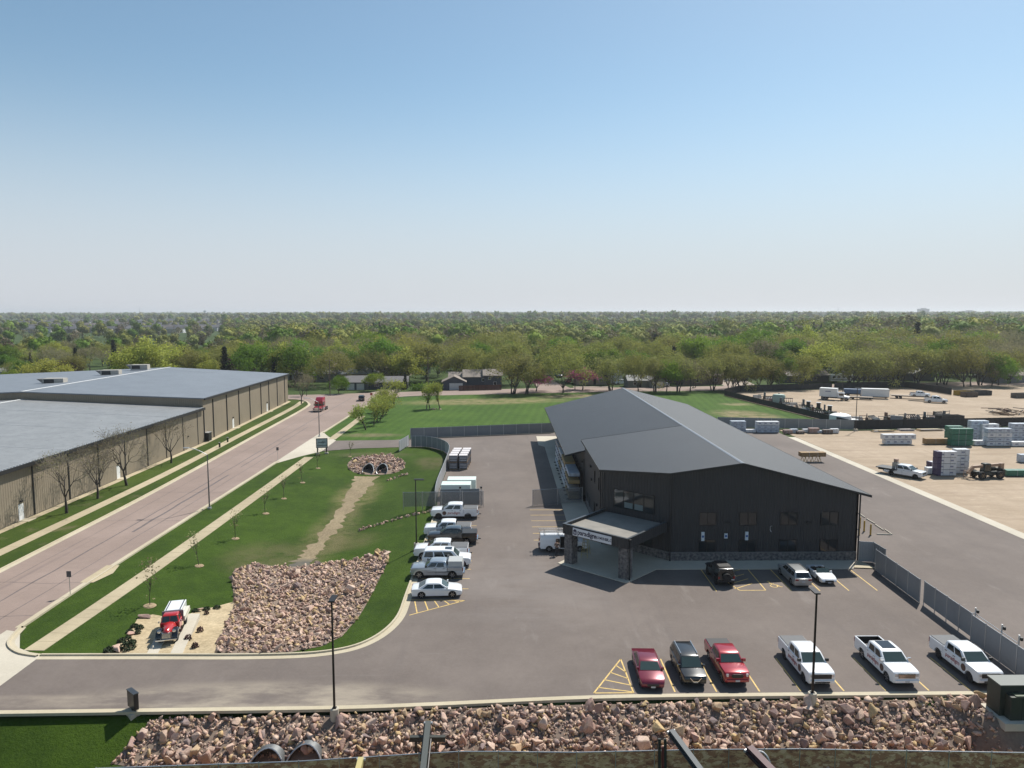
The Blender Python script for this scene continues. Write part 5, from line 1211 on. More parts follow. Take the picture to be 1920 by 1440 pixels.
# culverts
M_corr = mat('corrugated_pipe', (0.16, 0.165, 0.165), 0.5, 0.5, var=0.2)
M_cin = mat('pipe_inside_shade', (0.035, 0.033, 0.03), 0.8)  # shade of the deep pipe put into the colour of its inner shell
def culvert(x, y, z, hd, r, L, label, fill=None, group=None):
    t = thing('culvert', label, 'culvert', (x, y, z), hd, group); n = 24
    for nm, rr, mm in (('pipe', r, M_corr), ('shade_lining', r * .93, M_cin)):
        m = MB(); rows = 10; vs = []
        for j in range(rows + 1):
            for i in range(n):
                a = 2 * math.pi * i / n; h = (math.sin(a) + 1) / 2
                xe = L * (1 - h) ** .8 * .8
                x0 = -.45; k = j / rows; ripple = 0.02 * math.sin(j * 3.1)
                vs.append((x0 + (xe - x0) * k, (rr + ripple) * math.cos(a) * (1 + .35 * k * k * (1 - h)), (rr + ripple) * math.sin(a)))
        m.add(vs, [(j * n + i, j * n + (i + 1) % n, (j + 1) * n + (i + 1) % n, (j + 1) * n + i) for j in range(rows) for i in range(n)])
        ob(nm, m, mm, t, smooth=60)
    m = MB(); pr = None
    for i in range(n + 1):
        a = 2 * math.pi * i / n; h = (math.sin(a) + 1) / 2; xe = L * (1 - h) ** .8 * .8
        p = (xe, r * math.cos(a) * (1 + .35 * (1 - h)), r * math.sin(a))
        if pr: m.cyl(pr, p, .05, n=5, cap=False)
        pr = p
    ob('rim', m, M_galv, t)
    m = MB(); m.rev([(r * .92, -.44), (r * .92, -.40)], 16, 'x'); ob('shade_disc', m, M_cin, t)  # added dark disc closing the short pipe, painted as the shade farther in
    if fill: m = MB(); m.hexa([(-.38, -r * .85, -r * .95), (L * .7, -r * 1.1, -r * .95), (L * .7, r * 1.1, -r * .95), (-.38, r * .85, -r * .95), (-.38, -r * .7, r * .3), (L * .35, -r * .9, -r * .55), (L * .35, r * .9, -r * .55), (-.38, r * .7, r * .3)]); ob('silt', m, fill, t)
    return t
M_straw = mat('dry_straw', (0.34, 0.26, 0.14), 0.9, var=0.35, vs=8, bump=0.8, bs=18)
for px, lab in ((690, 'dark culvert mouth in the rock collar on the street side'), (716, 'dark culvert mouth in the rock collar on the lot side')):
    p = atg(px, 883); culvert(p.x, p.y + 1.2, land(p.x, p.y) + .62, R(-90), .85, 2.4, lab)
for px, py, lab, fl in ((500, 1424, 'dark open culvert end low in the rock bank', None), (571, 1416, 'culvert end filled with dry straw in the rock bank', M_straw)):
    p = at(px, py, -1.2); culvert(p.x, p.y + .45, -1.7, R(-90), 1.0, 1.7, lab, fl)
# ================================================================== lamps, signs, small fixtures
M_pole = mat('dark_bronze_pole', (0.022, 0.020, 0.020), 0.45, 0.4)
def lot_lamp(x, y, label, z=0.0, H=8.0, hd=0.0, big=True, mat_=M_pole):
    t = thing('lot_lamp', label, 'lamp post', (x, y, z), hd)
    m = MB(); m.cyl((0, 0, -.6), (0, 0, .75), .30, n=16); me = m.mesh('concrete_base', M_apron, 40); bevel_mesh(me, .03, 1, 60); ob('concrete_base', me, parent=t)
    m = MB(); m.hexa([(-.07, -.07, .75), (.07, -.07, .75), (.07, .07, .75), (-.07, .07, .75), (-.05, -.05, H), (.05, -.05, H), (.05, .05, H), (-.05, .05, H)]); ob('pole', m, mat_, t)
    m = MB(); m.box(-.14, .14, -.14, .14, .75, .79); ob('base_plate', m, mat_, t)
    h = MB(); h.box(-.18, .95, -.2, .2, H - .03, H + .07); hd_ = ob('lamp_head', h, mat_, t)
    g = MB(); g.box(.2, .85, -.16, .16, H - .05, H - .032); ob('lens', g, M_lamp, hd_)
lot_lamp(-11.75, 46.75, 'black lamp post on a concrete base where the rock bank meets the driveway', land(-11.75, 46.75), 8.4, R(90))
lot_lamp(22.05, 48.15, 'black lamp post standing before the white pickup with black grille', land(22.05, 48.15), 8.1, R(90))
lot_lamp(-10.3, 81.1, 'black lamp post on the lawn edge behind the row of parked pickups', 0, 8.3, 0)
def street_lamp(x, y, label, hd, H=8.4, L=2.6):
    t = thing('street_lamp', label, 'street lamp', (x, y, 0), hd)
    m = MB(); m.cyl((0, 0, 0), (0, 0, H - .6), .11, .07, n=8); ob('pole', m, mat('weathered_steel', (0.16, 0.155, 0.16), 0.5, 0.5), t)
    m = MB(); p = Vector((0, 0, H - .65))
    for i in range(1, 8):
        k = i / 7; q = Vector((L * k, 0, H - .65 + 1.0 * math.sin(k * 1.5))); m.cyl(p, q, .045, n=6); p = q
    ob('arm', m, M_galv, t); m = MB(); m.box(L - .1, L + .65, -.14, .14, H + .28, H + .42); ob('lamp_head', m, M_galv, t)
    m = MB(); m.box(-.22, .22, -.22, .22, 0, .25); ob('base', m, M_galv, t)
street_lamp(-41.7, 98.7, 'curved-arm street lamp on the near verge opposite the bare trees', R(180))
street_lamp(-41.5, 158.0, 'curved-arm street lamp by the side drive near the red lorry', R(180))
def post_sign(x, y, label, h, w, hh, c, hd=0, name='road_sign', z=0):
    t = thing(name, label, 'sign', (x, y, z), hd); m = MB(); m.cyl((0, 0, 0), (0, 0, h), .03, n=6); ob('post', m, M_galv, t)
    m = MB(); m.box(-w / 2, w / 2, -.05, -.032, h - hh, h); ob('plate', m, c, t)
M_signback = mat('sign_back', (0.10, 0.10, 0.11), 0.5, 0.4)
post_sign(*at(132, 1117)[:2], 'small sign on a thin post at the street kerb near the corner', 2.5, .45, .6, M_signback)
post_sign(*at(521, 863)[:2], 'small sign on a thin post beside the side drive apron', 2.5, .45, .6, M_signback)
post_sign(*at(696.5, 752)[:2], 'red stop sign at the street junction', 2.6, .75, .75, mat('stop_red', (.35, .02, .02), .5))
# black box sign by the driveway
p = atg(247, 1339); t = thing('box_sign', 'black slab sign on a post and concrete pad by the driveway', 'sign', (p.x, p.y + .25, land(p.x, p.y + .25) - .03), R(-40))
m = MB(); m.box(-.55, .55, -.15, .15, .35, 1.5); ob('cabinet', m, M_black, t); m = MB(); m.box(-.58, .58, -.18, .18, 1.505, 1.56); ob('cap', m, mat('sign_cap', (.06, .065, .07), .3, .4), t)
m = MB(); m.box(-.12, .12, -.1, .1, .1, .35); ob('post', m, M_black, t); m = MB(); m.box(-.5, .5, -.4, .4, -.3, .1); ob('pad', m, M_apron, t)
for k in (-1, 1): m = MB(); m.box(-.5, .5, k * .155 - .004, k * .155 + .004, .42, 1.43); ob('face_panel', m, mat('sign_face_dark', (.02, .021, .023), .35), t)
# entrance sign by the side drive
p = at(604, 851); t = thing('entrance_sign', 'dark framed entrance board on two stone footed legs by the side drive', 'sign', (p.x, p.y, 0), R(8))
m = MB(); m.box(-1.1, 1.1, -.08, .08, 1.2, 3.1); ob('board_frame', m, M_trim, t); m = MB(); m.box(-.95, .95, -.10, -.082, 1.75, 2.95); ob('board_face', m, mat('board_teal', (.38, .45, .46), .5, var=.3, vs=3), t)
m = MB(); m.box(-.95, .95, -.10, -.082, 1.3, 1.66); ob('board_strip', m, mat('board_pale', (.4, .42, .42), .5), t)
for s in (-1, 1): m = MB(); m.box(s * .85 - .12, s * .85 + .12, -.12, .12, .3, 1.2); ob('leg', m, M_trim, t); m = MB(); m.box(s * .85 - .32, s * .85 + .32, -.32, .32, -.05, .3); ob('footing', m, M_apron, t)
me = text_mesh('paradigm', .42, mat('board_ink', (.03, .035, .04), .5), .004, .006); o = ob('lettering', me, parent=t, loc=(0, -.105, 2.35)); o.rotation_euler = (R(90), 0, 0)
# green transformer cabinet
p = at(1900, 1338, 0); X0, Y0 = 34.9, 46.1
t = thing('transformer_cabinet', 'dark green transformer cabinet on a concrete pad at the rock bank', 'utility cabinet', (X0, Y0, -.12), 0)
M_green = mat('cabinet_green', (0.030, 0.036, 0.026), 0.55, var=0.1)
m = MB(); m.box(-1.3, 1.75, -1.35, 1.2, -.3, .22); ob('pad', m, M_apron, t); m = MB(); m.box(-1.05, 1.55, -.35, .95, .22, 2.35); ob('cabinet', m, M_green, t); m = MB(); m.box(-.7, 1.5, -.95, -.352, .22, 1.85); ob('door_box', m, M_green, t)
m = MB(); m.box(-1.1, 1.6, -.4, 1.0, 2.353, 2.43); ob('lid', m, mat('cabinet_lid', (.11, .12, .105), .45), t); m = MB(); m.box(-.35, .35, -.9, -.45, 1.853, 1.92); ob('hatch', m, mat('hatch_green', (.06, .085, .045), .5), t)
for x in (.05, .78): m = MB(); m.box(x, x + .03, -.957, -.951, .3, 1.8); ob('door_seam', m, M_under, t)
# wheel stops and bollards behind the office
for i, (a, b, lab) in enumerate(((((1610, 963), (1621, 971), 'white wheel stop closest to the office wall'), ((1625, 974), (1640, 983), 'white wheel stop second from the office wall'), ((1641, 985), (1656, 995), 'white wheel stop third from the office wall'), ((1659, 994), (1672, 1003), 'white wheel stop at the corner of the angle'), ((1644, 1002.5), (1670, 1003.5), 'white wheel stop lying crosswise at the end')))):
    pa, pb = at(*a), at(*b); t = thing('wheel_stop', lab, 'wheel stop', ((pa.x + pb.x) / 2, (pa.y + pb.y) / 2, 0.015), math.atan2(pb.y - pa.y, pb.x - pa.x), 'wheel stops behind the office')
    L = (pb - pa).length / 2; m = MB(); m.hexa([(-L, -.09, 0), (L, -.09, 0), (L, .09, 0), (-L, .09, 0), (-L, -.05, .14), (L, -.05, .14), (L, .05, .14), (-L, .05, .14)]); ob('block', m, M_apron, t)
    for s in (-.6, .6): m = MB(); m.cyl((s * L, 0, .14), (s * L, 0, .155), .03, n=6); ob('pin', m, M_galv, t)
for (px, py, lab) in ((1610.5, 1004, 'yellow bollard against the office side wall'), (1612, 990, 'yellow bollard hidden partly by the office corner'), (1620, 997, 'yellow bollard, middle of the row'), (1632, 1004, 'yellow bollard, farthest from the office wall')):
    p = at(px, py); t = thing('bollard', lab, 'bollard', (p.x, p.y, 0.015), 0, 'yellow bollards'); m = MB(); m.cyl((0, 0, 0), (0, 0, 1.35), .1, n=10); m.rev([(.1, 1.35), (.07, 1.42), (.02, 1.44)], 10, 'z'); ob('sleeve', m, mat('bollard_yellow', (.48, .30, .035), .5), t); m = MB(); m.cyl((0, 0, 0), (0, 0, .06), .13, n=10); ob('collar', m, M_trim, t)
# planting bed with the old lorry
BED = [tuple(atg(*q)[:2]) for q in ((196, 1226), (232, 1203), (258, 1160), (286, 1152), (330, 1160), (372, 1145), (428, 1131), (441, 1128), (432, 1150), (415, 1190), (402, 1225), (300, 1227))]
sheet('gravel_bed', BED, M_pea, drape=True, res=1.2, dz=0.012)
for k, (xa, xb) in enumerate(((-29.9, -29.0), (-28.0, -27.0))):
    m = MB(); m.hexa([(xa + .9, 55.4, -.4), (xb + .9, 55.4, -.4), (xb - 1.0, 63.2, -.4), (xa - 1.0, 63.2, -.4), (xa + .9, 55.4, .05), (xb + .9, 55.4, .05), (xb - 1.0, 63.2, .05), (xa - 1.0, 63.2, .05)])
    ob('display_strip', m, M_apron, kind='structure')
M_bush = mat('shrub_leaf', (0.030, 0.050, 0.016), 0.8, objvar=0.3); M_bushr = mat('red_shrub_leaf', (0.075, 0.030, 0.026), 0.8, objvar=0.3); M_twig = mat('twig', (0.085, 0.06, 0.045), 0.9)
def shrub_mesh(seed, leafmat, up=1.0, n=260, r=.5):
    g = np.random.default_rng(seed); c = g.normal(size=(n, 3)); c /= np.linalg.norm(c, axis=1)[:, None]; c *= (g.uniform(.35, 1, n) ** .5)[:, None] * r; c[:, 2] = np.abs(c[:, 2]) * up + .05
    d1 = g.normal(size=(n, 3)); d1 /= np.linalg.norm(d1, axis=1)[:, None]; d2 = np.cross(d1, g.normal(size=(n, 3))); d2 /= np.linalg.norm(d2, axis=1)[:, None]; s = .085
    V = np.stack([c - d1 * s, c + d2 * s * .7, c + d1 * s, c - d2 * s * .7], 1).reshape(-1, 3); return fast_mesh('foliage', V, np.arange(n * 4).reshape(-1, 4), leafmat)
SHR = [shrub_mesh(i, M_bush) for i in range(3)] + [shrub_mesh(9, M_bushr, 1.6, 120, .34)]
m = MB(); m.cyl((0, 0, -.1), (0, 0, .3), .03, n=5)
for a in range(4): m.cyl((0, 0, .1), (.2 * math.cos(a * 1.6), .2 * math.sin(a * 1.6), .4), .02, .008, n=4)
STEM = m.mesh('stem', M_twig)
for i, (px, py, s, k, lab) in enumerate(((205, 1223, 1.0, 0, 'low green shrub at the kerb end of the gravel bed'), (240, 1216, 1.35, 1, 'largest rounded shrub in the gravel bed beside a flat boulder'), (228, 1203, .7, 2, None), (252, 1176, .7, 0, None), (262, 1179, .75, 1, None), (243, 1186, .65, 2, None), (258, 1188, .65, 0, None), (240, 1198, .6, 1, None), (248, 1206, .7, 2, None), (340, 1148, 1.0, 1, 'dark shrub behind the old red lorry bed'), (366, 1147, .7, 0, None), (387, 1144, .75, 2, None), (407, 1141, .75, 1, None), (387, 1152, .75, 3, None), (365, 1170, .9, 3, None), (375, 1185, .95, 3, None), (353, 1200, .95, 3, None), (366, 1214, .9, 3, None))):
    p = atg(px, py); t = thing('shrub', lab or ('small reddish upright shrub in the pea gravel' if k == 3 else 'small green mound shrub in the gravel bed'), 'shrub', (p.x, p.y, land(p.x, p.y)), i * 1.3, 'shrubs in the gravel bed'); t.scale = (s, s, s * .9)
    ob('foliage', SHR[k], parent=t); ob('stem', STEM, parent=t)
for i, (px, py, s, lab) in enumerate(((270, 1159, 1.5, 'pink boulder at the lawn edge of the gravel bed'), (246, 1190, 1.1, 'flat grey boulder among the small shrubs'), (221, 1219, 1.9, 'long flat pink boulder between two shrubs'), (373, 1146, 1.0, 'pale boulder at the back edge of the gravel bed'))):
    p = atg(px, py); o = ob('boulder', ROCKS[i * 3][0], loc=(p.x, p.y, land(p.x, p.y) + .15), label=lab, cat='boulder'); o.scale = (s, s * .7, s * .6); o.rotation_euler = (.1, .1, i * 1.1)
# old red lorry on display
tr = thing('vintage_lorry', 'vintage red lorry with chrome grille, black wings and white tank bed on display', 'lorry')
P_VRED = paint('vintage_red', (0.42, 0.018, 0.016), 0.22); P_VBLK = paint('vintage_black', (.008, .008, .009), .2)
m = MB(); hs = [(2.75, .24, .72, 1.22), (2.6, .34, .72, 1.36), (2.0, .46, .75, 1.44), (1.2, .66, .78, 1.52), (1.05, .70, .78, 1.53)]
n = 9; vs = []
for x, w, z0, z1 in hs:
    for i in range(n): a = math.pi * i / (n - 1); vs.append((x, w * math.cos(a), z0 + (z1 - z0) * math.sin(a) ** .75))
fs = [(j * n + i, j * n + i + 1, (j + 1) * n + i + 1, (j + 1) * n + i) for j in range(len(hs) - 1) for i in range(n - 1)] + [tuple(range(n))]
m.add(vs, fs); ob('bonnet', m, P_VRED, tr, smooth=50)
bx(tr, 'cab_lower', -.35, 1.06, -.86, .86, .62, 1.46, P_VRED, .08); cabin(tr, 1.0, .72, -.22, -.33, 1.45, 2.05, .80, .66, P_VRED, [(.2, .8)], bev=.1)
m = MB(); m.bar((.98, 0, 1.5), (.74, 0, 1.96), .05, .03); ob('windscreen_divider', m, P_VRED, tr)
for s in (-1, 1):
    m = MB(); pts = [(1.0, .62), (1.15, .95), (1.5, 1.18), (1.95, 1.22), (2.4, 1.08), (2.68, .75), (2.72, .5)]; y0, y1 = s * .45, s * .95; k = len(pts)
    vs = []
    for x, z in pts: vs += [(x, y0, z + .02), (x, (y0 + y1) / 2, z + .05), (x, y1, z - .06), (x, y1, z - .22)]
    m.add(vs, [(4 * i + j, 4 * i + j + 1, 4 * i + j + 5, 4 * i + j + 4) for i in range(k - 1) for j in range(3)]); ob('wing', m, P_VBLK, tr, smooth=60)
    h = MB(); h.rev([(.05, -.15), (.15, 0.0), (.17, .12), (.12, .16), (.02, .18)], 12, 'x', (2.42, s * .62, 1.2)); ob('headlight', h, M_chrome, tr)
    bx(tr, 'running_board', -.4, 1.05, *sorted((s * .7, s * 1.02)), .42, .48, P_VBLK); mirrors(tr, .9, .9, 1.5, M_chrome, .5) if s > 0 else None
g = MB(); g.hexa([(2.62, -.5, .62), (2.86, -.36, .62), (2.86, .36, .62), (2.62, .5, .62), (2.62, -.46, 1.14), (2.84, -.32, 1.14), (2.84, .32, 1.14), (2.62, .46, 1.14)]); gg = ob('grille', g, mat('grille_dark_chrome', (.3, .3, .3), .3, .9), tr)
for i in range(9): y = -.4 + .1 * i; mm = MB(); mm.bar((2.87, y * .85, .64), (2.855, y * .75, 1.13), .03, .03, up=(1, 0, 0)); ob('grille_bar', mm, M_chrome, gg)
bx(tr, 'bumper', 2.92, 3.02, -.9, .9, .48, .62, M_chrome, .02); bx(tr, 'chassis', -3.2, 2.6, -.42, .42, .5, .68, M_under)
bx(tr, 'flatbed', -3.35, -.5, -1.08, 1.08, .86, 1.0, mat('cream_bed', (.52, .5, .42), .6)); bx(tr, 'headboard', -.6, -.5, -.95, .95, 1.0, 1.95, mat('headboard_mauve', (.16, .12, .15), .6))
bx(tr, 'load_box', -3.2, -.65, -.78, .78, 1.003, 2.0, P_WHITE, .02)
for s in (-.62, .62): bx(tr, 'box_strip', -3.15, -.68, s - .05, s + .05, 1.996, 2.012, M_black)
for s in (-1, 1): bx(tr, 'bed_side', -3.3, -.55, *sorted((s * .80, s * 1.06)), 1.003, 1.3, mat('cream_bed', (.52, .5, .42), .6))
add_wheels(tr, [(1.9, .74), (1.9, -.74), (-2.0, .82), (-2.0, -.82)], .40, .24, M_rimk); place(tr, -28.7, 59.3, -76, .05); tr.scale = (.86, .9, .9)
# ================================================================== trees
M_bark = mat('grey_brown_bark', (0.060, 0.050, 0.042), 0.9, var=0.25, vs=4.0)
M_barkl = mat('pale_twigs', (0.16, 0.135, 0.105), 0.9, objvar=0.2)
def leaf_mat(name, c, var=0.28, hue=0.015, trans=0.42):
    m = bpy.data.materials.new(name); t, b = nodes(m); b.inputs['Roughness'].default_value = 0.7; b.inputs['Specular IOR Level'].default_value = 0.2
    oi = t.nodes.new('ShaderNodeObjectInfo'); at_ = t.nodes.new('ShaderNodeAttribute'); at_.attribute_name = 'tone'
    hs = t.nodes.new('ShaderNodeHueSaturation'); hs.inputs['Color'].default_value = (*c, 1)
    k = mth(t, 'ADD', mth(t, 'MULTIPLY', oi.outputs['Random'], .5), mth(t, 'MULTIPLY', at_.outputs['Fac'], .5))
    mr = t.nodes.new('ShaderNodeMapRange'); mr.inputs[3].default_value = 1 - var; mr.inputs[4].default_value = 1 + var; lnk(t, k, mr.inputs[0]); lnk(t, mr.outputs[0], hs.inputs['Value'])
    mh = t.nodes.new('ShaderNodeMapRange'); mh.inputs[3].default_value = .5 - hue; mh.inputs[4].default_value = .5 + hue; lnk(t, oi.outputs['Random'], mh.inputs[0]); lnk(t, mh.outputs[0], hs.inputs['Hue'])
    lnk(t, hs.outputs[0], b.inputs['Base Color'])
    tl = t.nodes.new('ShaderNodeBsdfTranslucent'); lnk(t, hs.outputs[0], tl.inputs[0]); mx = t.nodes.new('ShaderNodeMixShader'); mx.inputs[0].default_value = trans
    out = t.nodes.get('Material Output'); lnk(t, b.outputs[0], mx.inputs[1]); lnk(t, tl.outputs[0], mx.inputs[2]); lnk(t, mx.outputs[0], out.inputs[0]); return m
LEAF = {'olive': leaf_mat('olive_spring_leaf', (0.26, 0.265, 0.065)), 'green': leaf_mat('fresh_green_leaf', (0.13, 0.225, 0.026)), 'gold': leaf_mat('yellow_green_leaf', (0.36, 0.37, 0.07)), 'bare': leaf_mat('brown_bud_leaf', (0.26, 0.235, 0.125)),
        'purple': leaf_mat('magenta_blossom', (0.38, 0.07, 0.20)), 'conifer': leaf_mat('dark_needle', (0.016, 0.028, 0.014), trans=.1), 'wine': leaf_mat('wine_leaf', (0.065, 0.030, 0.032)), 'lime': leaf_mat('lime_leaf', (0.20, 0.27, 0.03))}
def grow(g, H, spread, trunk, first, levels, up=0.35, fork=(3, 4)):
    segs, tips = [], []
    def rec(p, d, L, r, lv):
        n = 3 if lv < 2 else 2; q = p
        for i in range(n):
            d = (d + Vector(g.normal(0, .10 + .04 * lv, 3)) + Vector((0, 0, up * .12))).normalized(); q2 = q + d * (L / n); r2 = r * (.86 if i < n - 1 else .72)
            segs.append((q, q2, r, r2, lv)); q, r = q2, r2
            if lv >= levels - 2: tips.append((q2, lv))
        if lv >= levels: return
        k = int(g.integers(fork[0], fork[1] + 1)) if lv else first
        a0 = g.uniform(0, 6.28)
        for i in range(k):
            a = a0 + 6.283 * i / k + g.normal(0, .3); tilt = g.uniform(.5, 1.1) * spread * (1.0 if lv else .8)
            x = d.orthogonal().normalized(); y = d.cross(x); nd = (d + (x * math.cos(a) + y * math.sin(a)) * tilt).normalized()
            rec(q, nd, L * g.uniform(.68, .88) if lv else (H - trunk) * g.uniform(.30, .40), r * .78, lv + 1)
    rec(Vector((0, 0, -.3)), Vector((0, 0, 1)), trunk + .3, H * .021 + .05 if H > 5 else .045, 0)
    return segs, tips
def leaves(g, pts, n, sig, size, zlift=0.0):
    P_ = np.array([p[:] for p, _ in pts]); c = P_[g.integers(len(P_), size=n)] + g.normal(0, sig, (n, 3)); c[:, 2] += zlift
    ctr = P_.mean(0); out = c - ctr; out /= np.linalg.norm(out, axis=1)[:, None] + 1e-6
    nrm = out * .8 + g.normal(0, .75, (n, 3)); nrm /= np.linalg.norm(nrm, axis=1)[:, None]
    d1 = np.cross(nrm, g.normal(size=(n, 3))); d1 /= np.linalg.norm(d1, axis=1)[:, None]; d2 = np.cross(nrm, d1); s = (size * g.uniform(.55, 1.25, n))[:, None]
    V = np.stack([c - d1 * s, c + d2 * s * .75, c + d1 * s, c - d2 * s * .75], 1).reshape(-1, 3)
    return V, np.arange(n * 4).reshape(-1, 4)
def tree_proto(kind, seed, H=13.0, spread=.75, trunk=2.6, first=4, levels=4, n=2200, sig=.55, size=.26, up=.4, fork=(3, 3), leaf=None, trunks=1):
    g = np.random.default_rng(seed); tm, cm_ = MB(), MB(); tips = []
    if kind == 'conifer':
        tm.cyl((0, 0, -.3), (0, 0, H * .95), H * .018 + .05, .03, n=6); pts = []
        for i in range(26):
            z = H * (.10 + .88 * i / 26); R_ = H * .20 * (1 - i / 27) + .15; k = 9
            for j in range(k): a = 6.283 * j / k + i; rr = R_ * g.uniform(.5, 1); tm.cyl((0, 0, z), (rr * math.cos(a), rr * math.sin(a), z - .12 * rr), .03, .01, n=3, cap=False); pts += [(Vector((rr * f_ * math.cos(a), rr * f_ * math.sin(a), z - .1 * rr)), 3) for f_ in (.35, .65, .95)]
        tips = pts
    else:
        for q in range(trunks):
            segs, tp_ = grow(g, H * (1 if q == 0 else g.uniform(.8, .95)), spread, trunk, first, levels, up, fork)
            off = Vector((0, 0, 0)) if trunks == 1 else Vector((.5 * math.cos(q * 2.1), .5 * math.sin(q * 2.1), 0)); lean = Vector((off.x, off.y, 0)) * .22
            f_ = lambda p: p + off + lean * max(0, p.z)
            for a, b, r0, r1, lv in segs: (tm if lv < 3 else cm_).cyl(f_(a), f_(b), max(r0, .022), max(r1, .014), n=(7, 5, 4, 3, 3, 3)[lv], cap=False)
            tips += [(f_(p), l) for p, l in tp_]
    trunk_me = tm.mesh('trunk', M_bark, 60)
    V, F = leaves(g, tips, n, sig, size); tone = np.repeat(g.random(max(1, n // 12 + 1)), 12)[:n]
    cV = np.array(cm_.v) if cm_.v else np.zeros((0, 3)); cF = np.array([f for f in cm_.f if len(f) == 4]) if cm_.f else np.zeros((0, 4), int)
    me = fast_mesh('crown', np.concatenate([V, cV]), np.concatenate([F, cF + len(V)]) if len(cF) else F, [leaf or LEAF[kind], M_barkl], np.concatenate([tone, np.full(len(cF), .5)]))
    mi = np.zeros(len(me.polygons), dtype=np.int32); mi[len(F):] = 1; me.polygons.foreach_set('material_index', mi)
    Hm = max(max(v[2] for v in V), 1)
    return trunk_me, me, Hm
PROTO = {}
def protos(key, k, **kw):
    PROTO[key] = [tree_proto(kw.get('kind', key), 100 + 17 * i + hash_(key), **{a: b for a, b in kw.items() if a != 'kind'}) for i in range(k)]
def hash_(s): return sum(ord(c) * (i + 3) for i, c in enumerate(s)) % 997
protos('olive', 4, H=14, spread=.86, trunk=1.5, first=6, n=6200, sig=.66, size=.24, trunks=1)
protos('green', 3, H=14, spread=.86, trunk=1.6, first=6, n=8600, sig=.76, size=.29)
protos('gold', 2, H=13, spread=.95, trunk=1.8, first=5, n=8200, sig=.70, size=.27, up=.2)
protos('bare', 3, H=14, spread=.70, trunk=2.6, first=4, n=2600, sig=.50, size=.18, levels=4, fork=(3, 4))
protos('bright', 2, kind='lime', H=12, spread=.75, trunk=2.2, first=5, n=6400, sig=.66, size=.27)
protos('wine', 1, H=10, spread=.8, trunk=1.6, first=5, n=3600, sig=.5, size=.25)
protos('purple', 2, H=6.5, spread=.85, trunk=1.1, first=4, n=2200, sig=.38, size=.2)
protos('conifer', 2, H=14, n=3600, sig=.30, size=.24)
protos('multi', 3, kind='olive', H=12.5, spread=.70, trunk=2.0, first=4, n=5200, sig=.64, size=.23, trunks=3, leaf=leaf_mat('thin_yellow_leaf', (0.265, 0.27, 0.075)))
protos('young', 3, kind='gold', H=6.5, spread=.6, trunk=1.5, first=5, n=1100, sig=.32, size=.15, levels=3, fork=(3, 3), up=.7, leaf=leaf_mat('young_leaf', (0.31, 0.34, 0.07)))
protos('wall', 3, kind='bare', H=9, spread=.62, trunk=2.3, first=5, n=900, sig=.40, size=.085, levels=4, fork=(3, 4), up=.5)
protos('sapling', 3, kind='bare', H=3.6, spread=.45, trunk=1.3, first=4, n=110, sig=.16, size=.07, levels=2, fork=(2, 3), up=.9)
BARE_LABEL = {}
def tree(key, i, x, y, h, label, name='tree', group=None, z=None, rz=None, wid=1.0):
    tm, cm_, Hm = PROTO[key][i % len(PROTO[key])]; s = h / Hm
    t = thing(name, label, 'tree', (x, y, land(x, y) if z is None else z), (x * 7.3 + y * 3.1) % 6.28 if rz is None else rz, group); t.scale = (s * wid, s * wid, s)
    ob('trunk', tm, parent=t); ob('crown', cm_, parent=t); return t
random.seed(21)
# bare trees along the tan wall
for i, (px, py, h, lab) in enumerate(((125, 962, 9.6, 'bare tree with green lower leaves by the tan wall, first from the white corner door'), (183, 935, 8.8, 'thin bare tree by the tan wall beside the second white door'), (238, 910, 10.6, 'largest bare tree on the grass before the tan wall'), (321, 868, 9.0, 'budding round-headed tree before the tan wall near the black cabinet'))):
    p = at(px, py); tree('wall', i, p.x, p.y, h, lab, 'bare_tree')
p = at(565, 757); tree('wall', 1, p.x, p.y, 9.5, 'bare slim tree at the far corner of the tan wall', 'bare_tree')
# saplings with mulch rings along the sidewalk
M_mulch = mat('wood_mulch', (0.30, 0.22, 0.13), 0.9, var=0.3, vs=9, bump=0.6, bs=25)
for i, (px, py, s, lab) in enumerate(((280, 1136, 1.25, 'leafiest sapling with mulch ring beside the old red lorry'), (373, 1061, 1.1, None), (441, 1010, 1.0, None), (498, 963, 1.0, None), (532, 935, .95, None), (567, 905, .95, None), (596, 878, .9, None), (656, 856, .8, None))):
    p = atg(px, py); t = tree('sapling', i, p.x, p.y, 3.9 * s, lab or 'thin leafless sapling with a pale mulch ring on the lawn', 'sapling', 'saplings along the lawn')
    m = MB(); m.rev([(.38, -.02), (.31, .05), (.06, .07)], 14, 'z'); ob('mulch_ring', m, M_mulch, t); t.children[-1].scale = (1 / t.scale[0],) * 3
# young trees beside the far sidewalk
for i, (px, py, h) in enumerate(((686, 806, 6.8), (701, 797, 6.4), (707, 792, 6.6), (712.5, 788, 6.6), (718, 783, 6.8), (723, 777, 7.0), (728, 771, 7.4), (738, 761, 8.4))):
    p = at(px, py); tree('young', i, p.x, p.y, h, 'young yellow-green tree in the row beside the far sidewalk' if i else 'young yellow-green tree nearest the side drive in its row', 'young_tree', 'young trees beside the far sidewalk')
for i, (px, py, h, lab) in enumerate(((800, 767, 8.2, 'slim young tree beside the stone heap in the field'), (806, 766, 7.6, 'second slim stem beside the stone heap in the field'), (825, 767, 8.4, 'slim young tree on the far side of the stone heap'))):
    p = at(px, py); tree('young', i + 1, p.x, p.y, h, lab, 'young_tree', 'slim trees by the stone heap', wid=.75)
p = at(813, 768); root = thing('stone_heap', 'small heap of stones between slim trees in the field', 'stone heap', (p.x, p.y, 0)); rock_field(root, [(p.x + random.gauss(0, 1.0), p.y + random.gauss(0, .5), random.uniform(.4, .8)) for _ in range(16)], 300, 44)
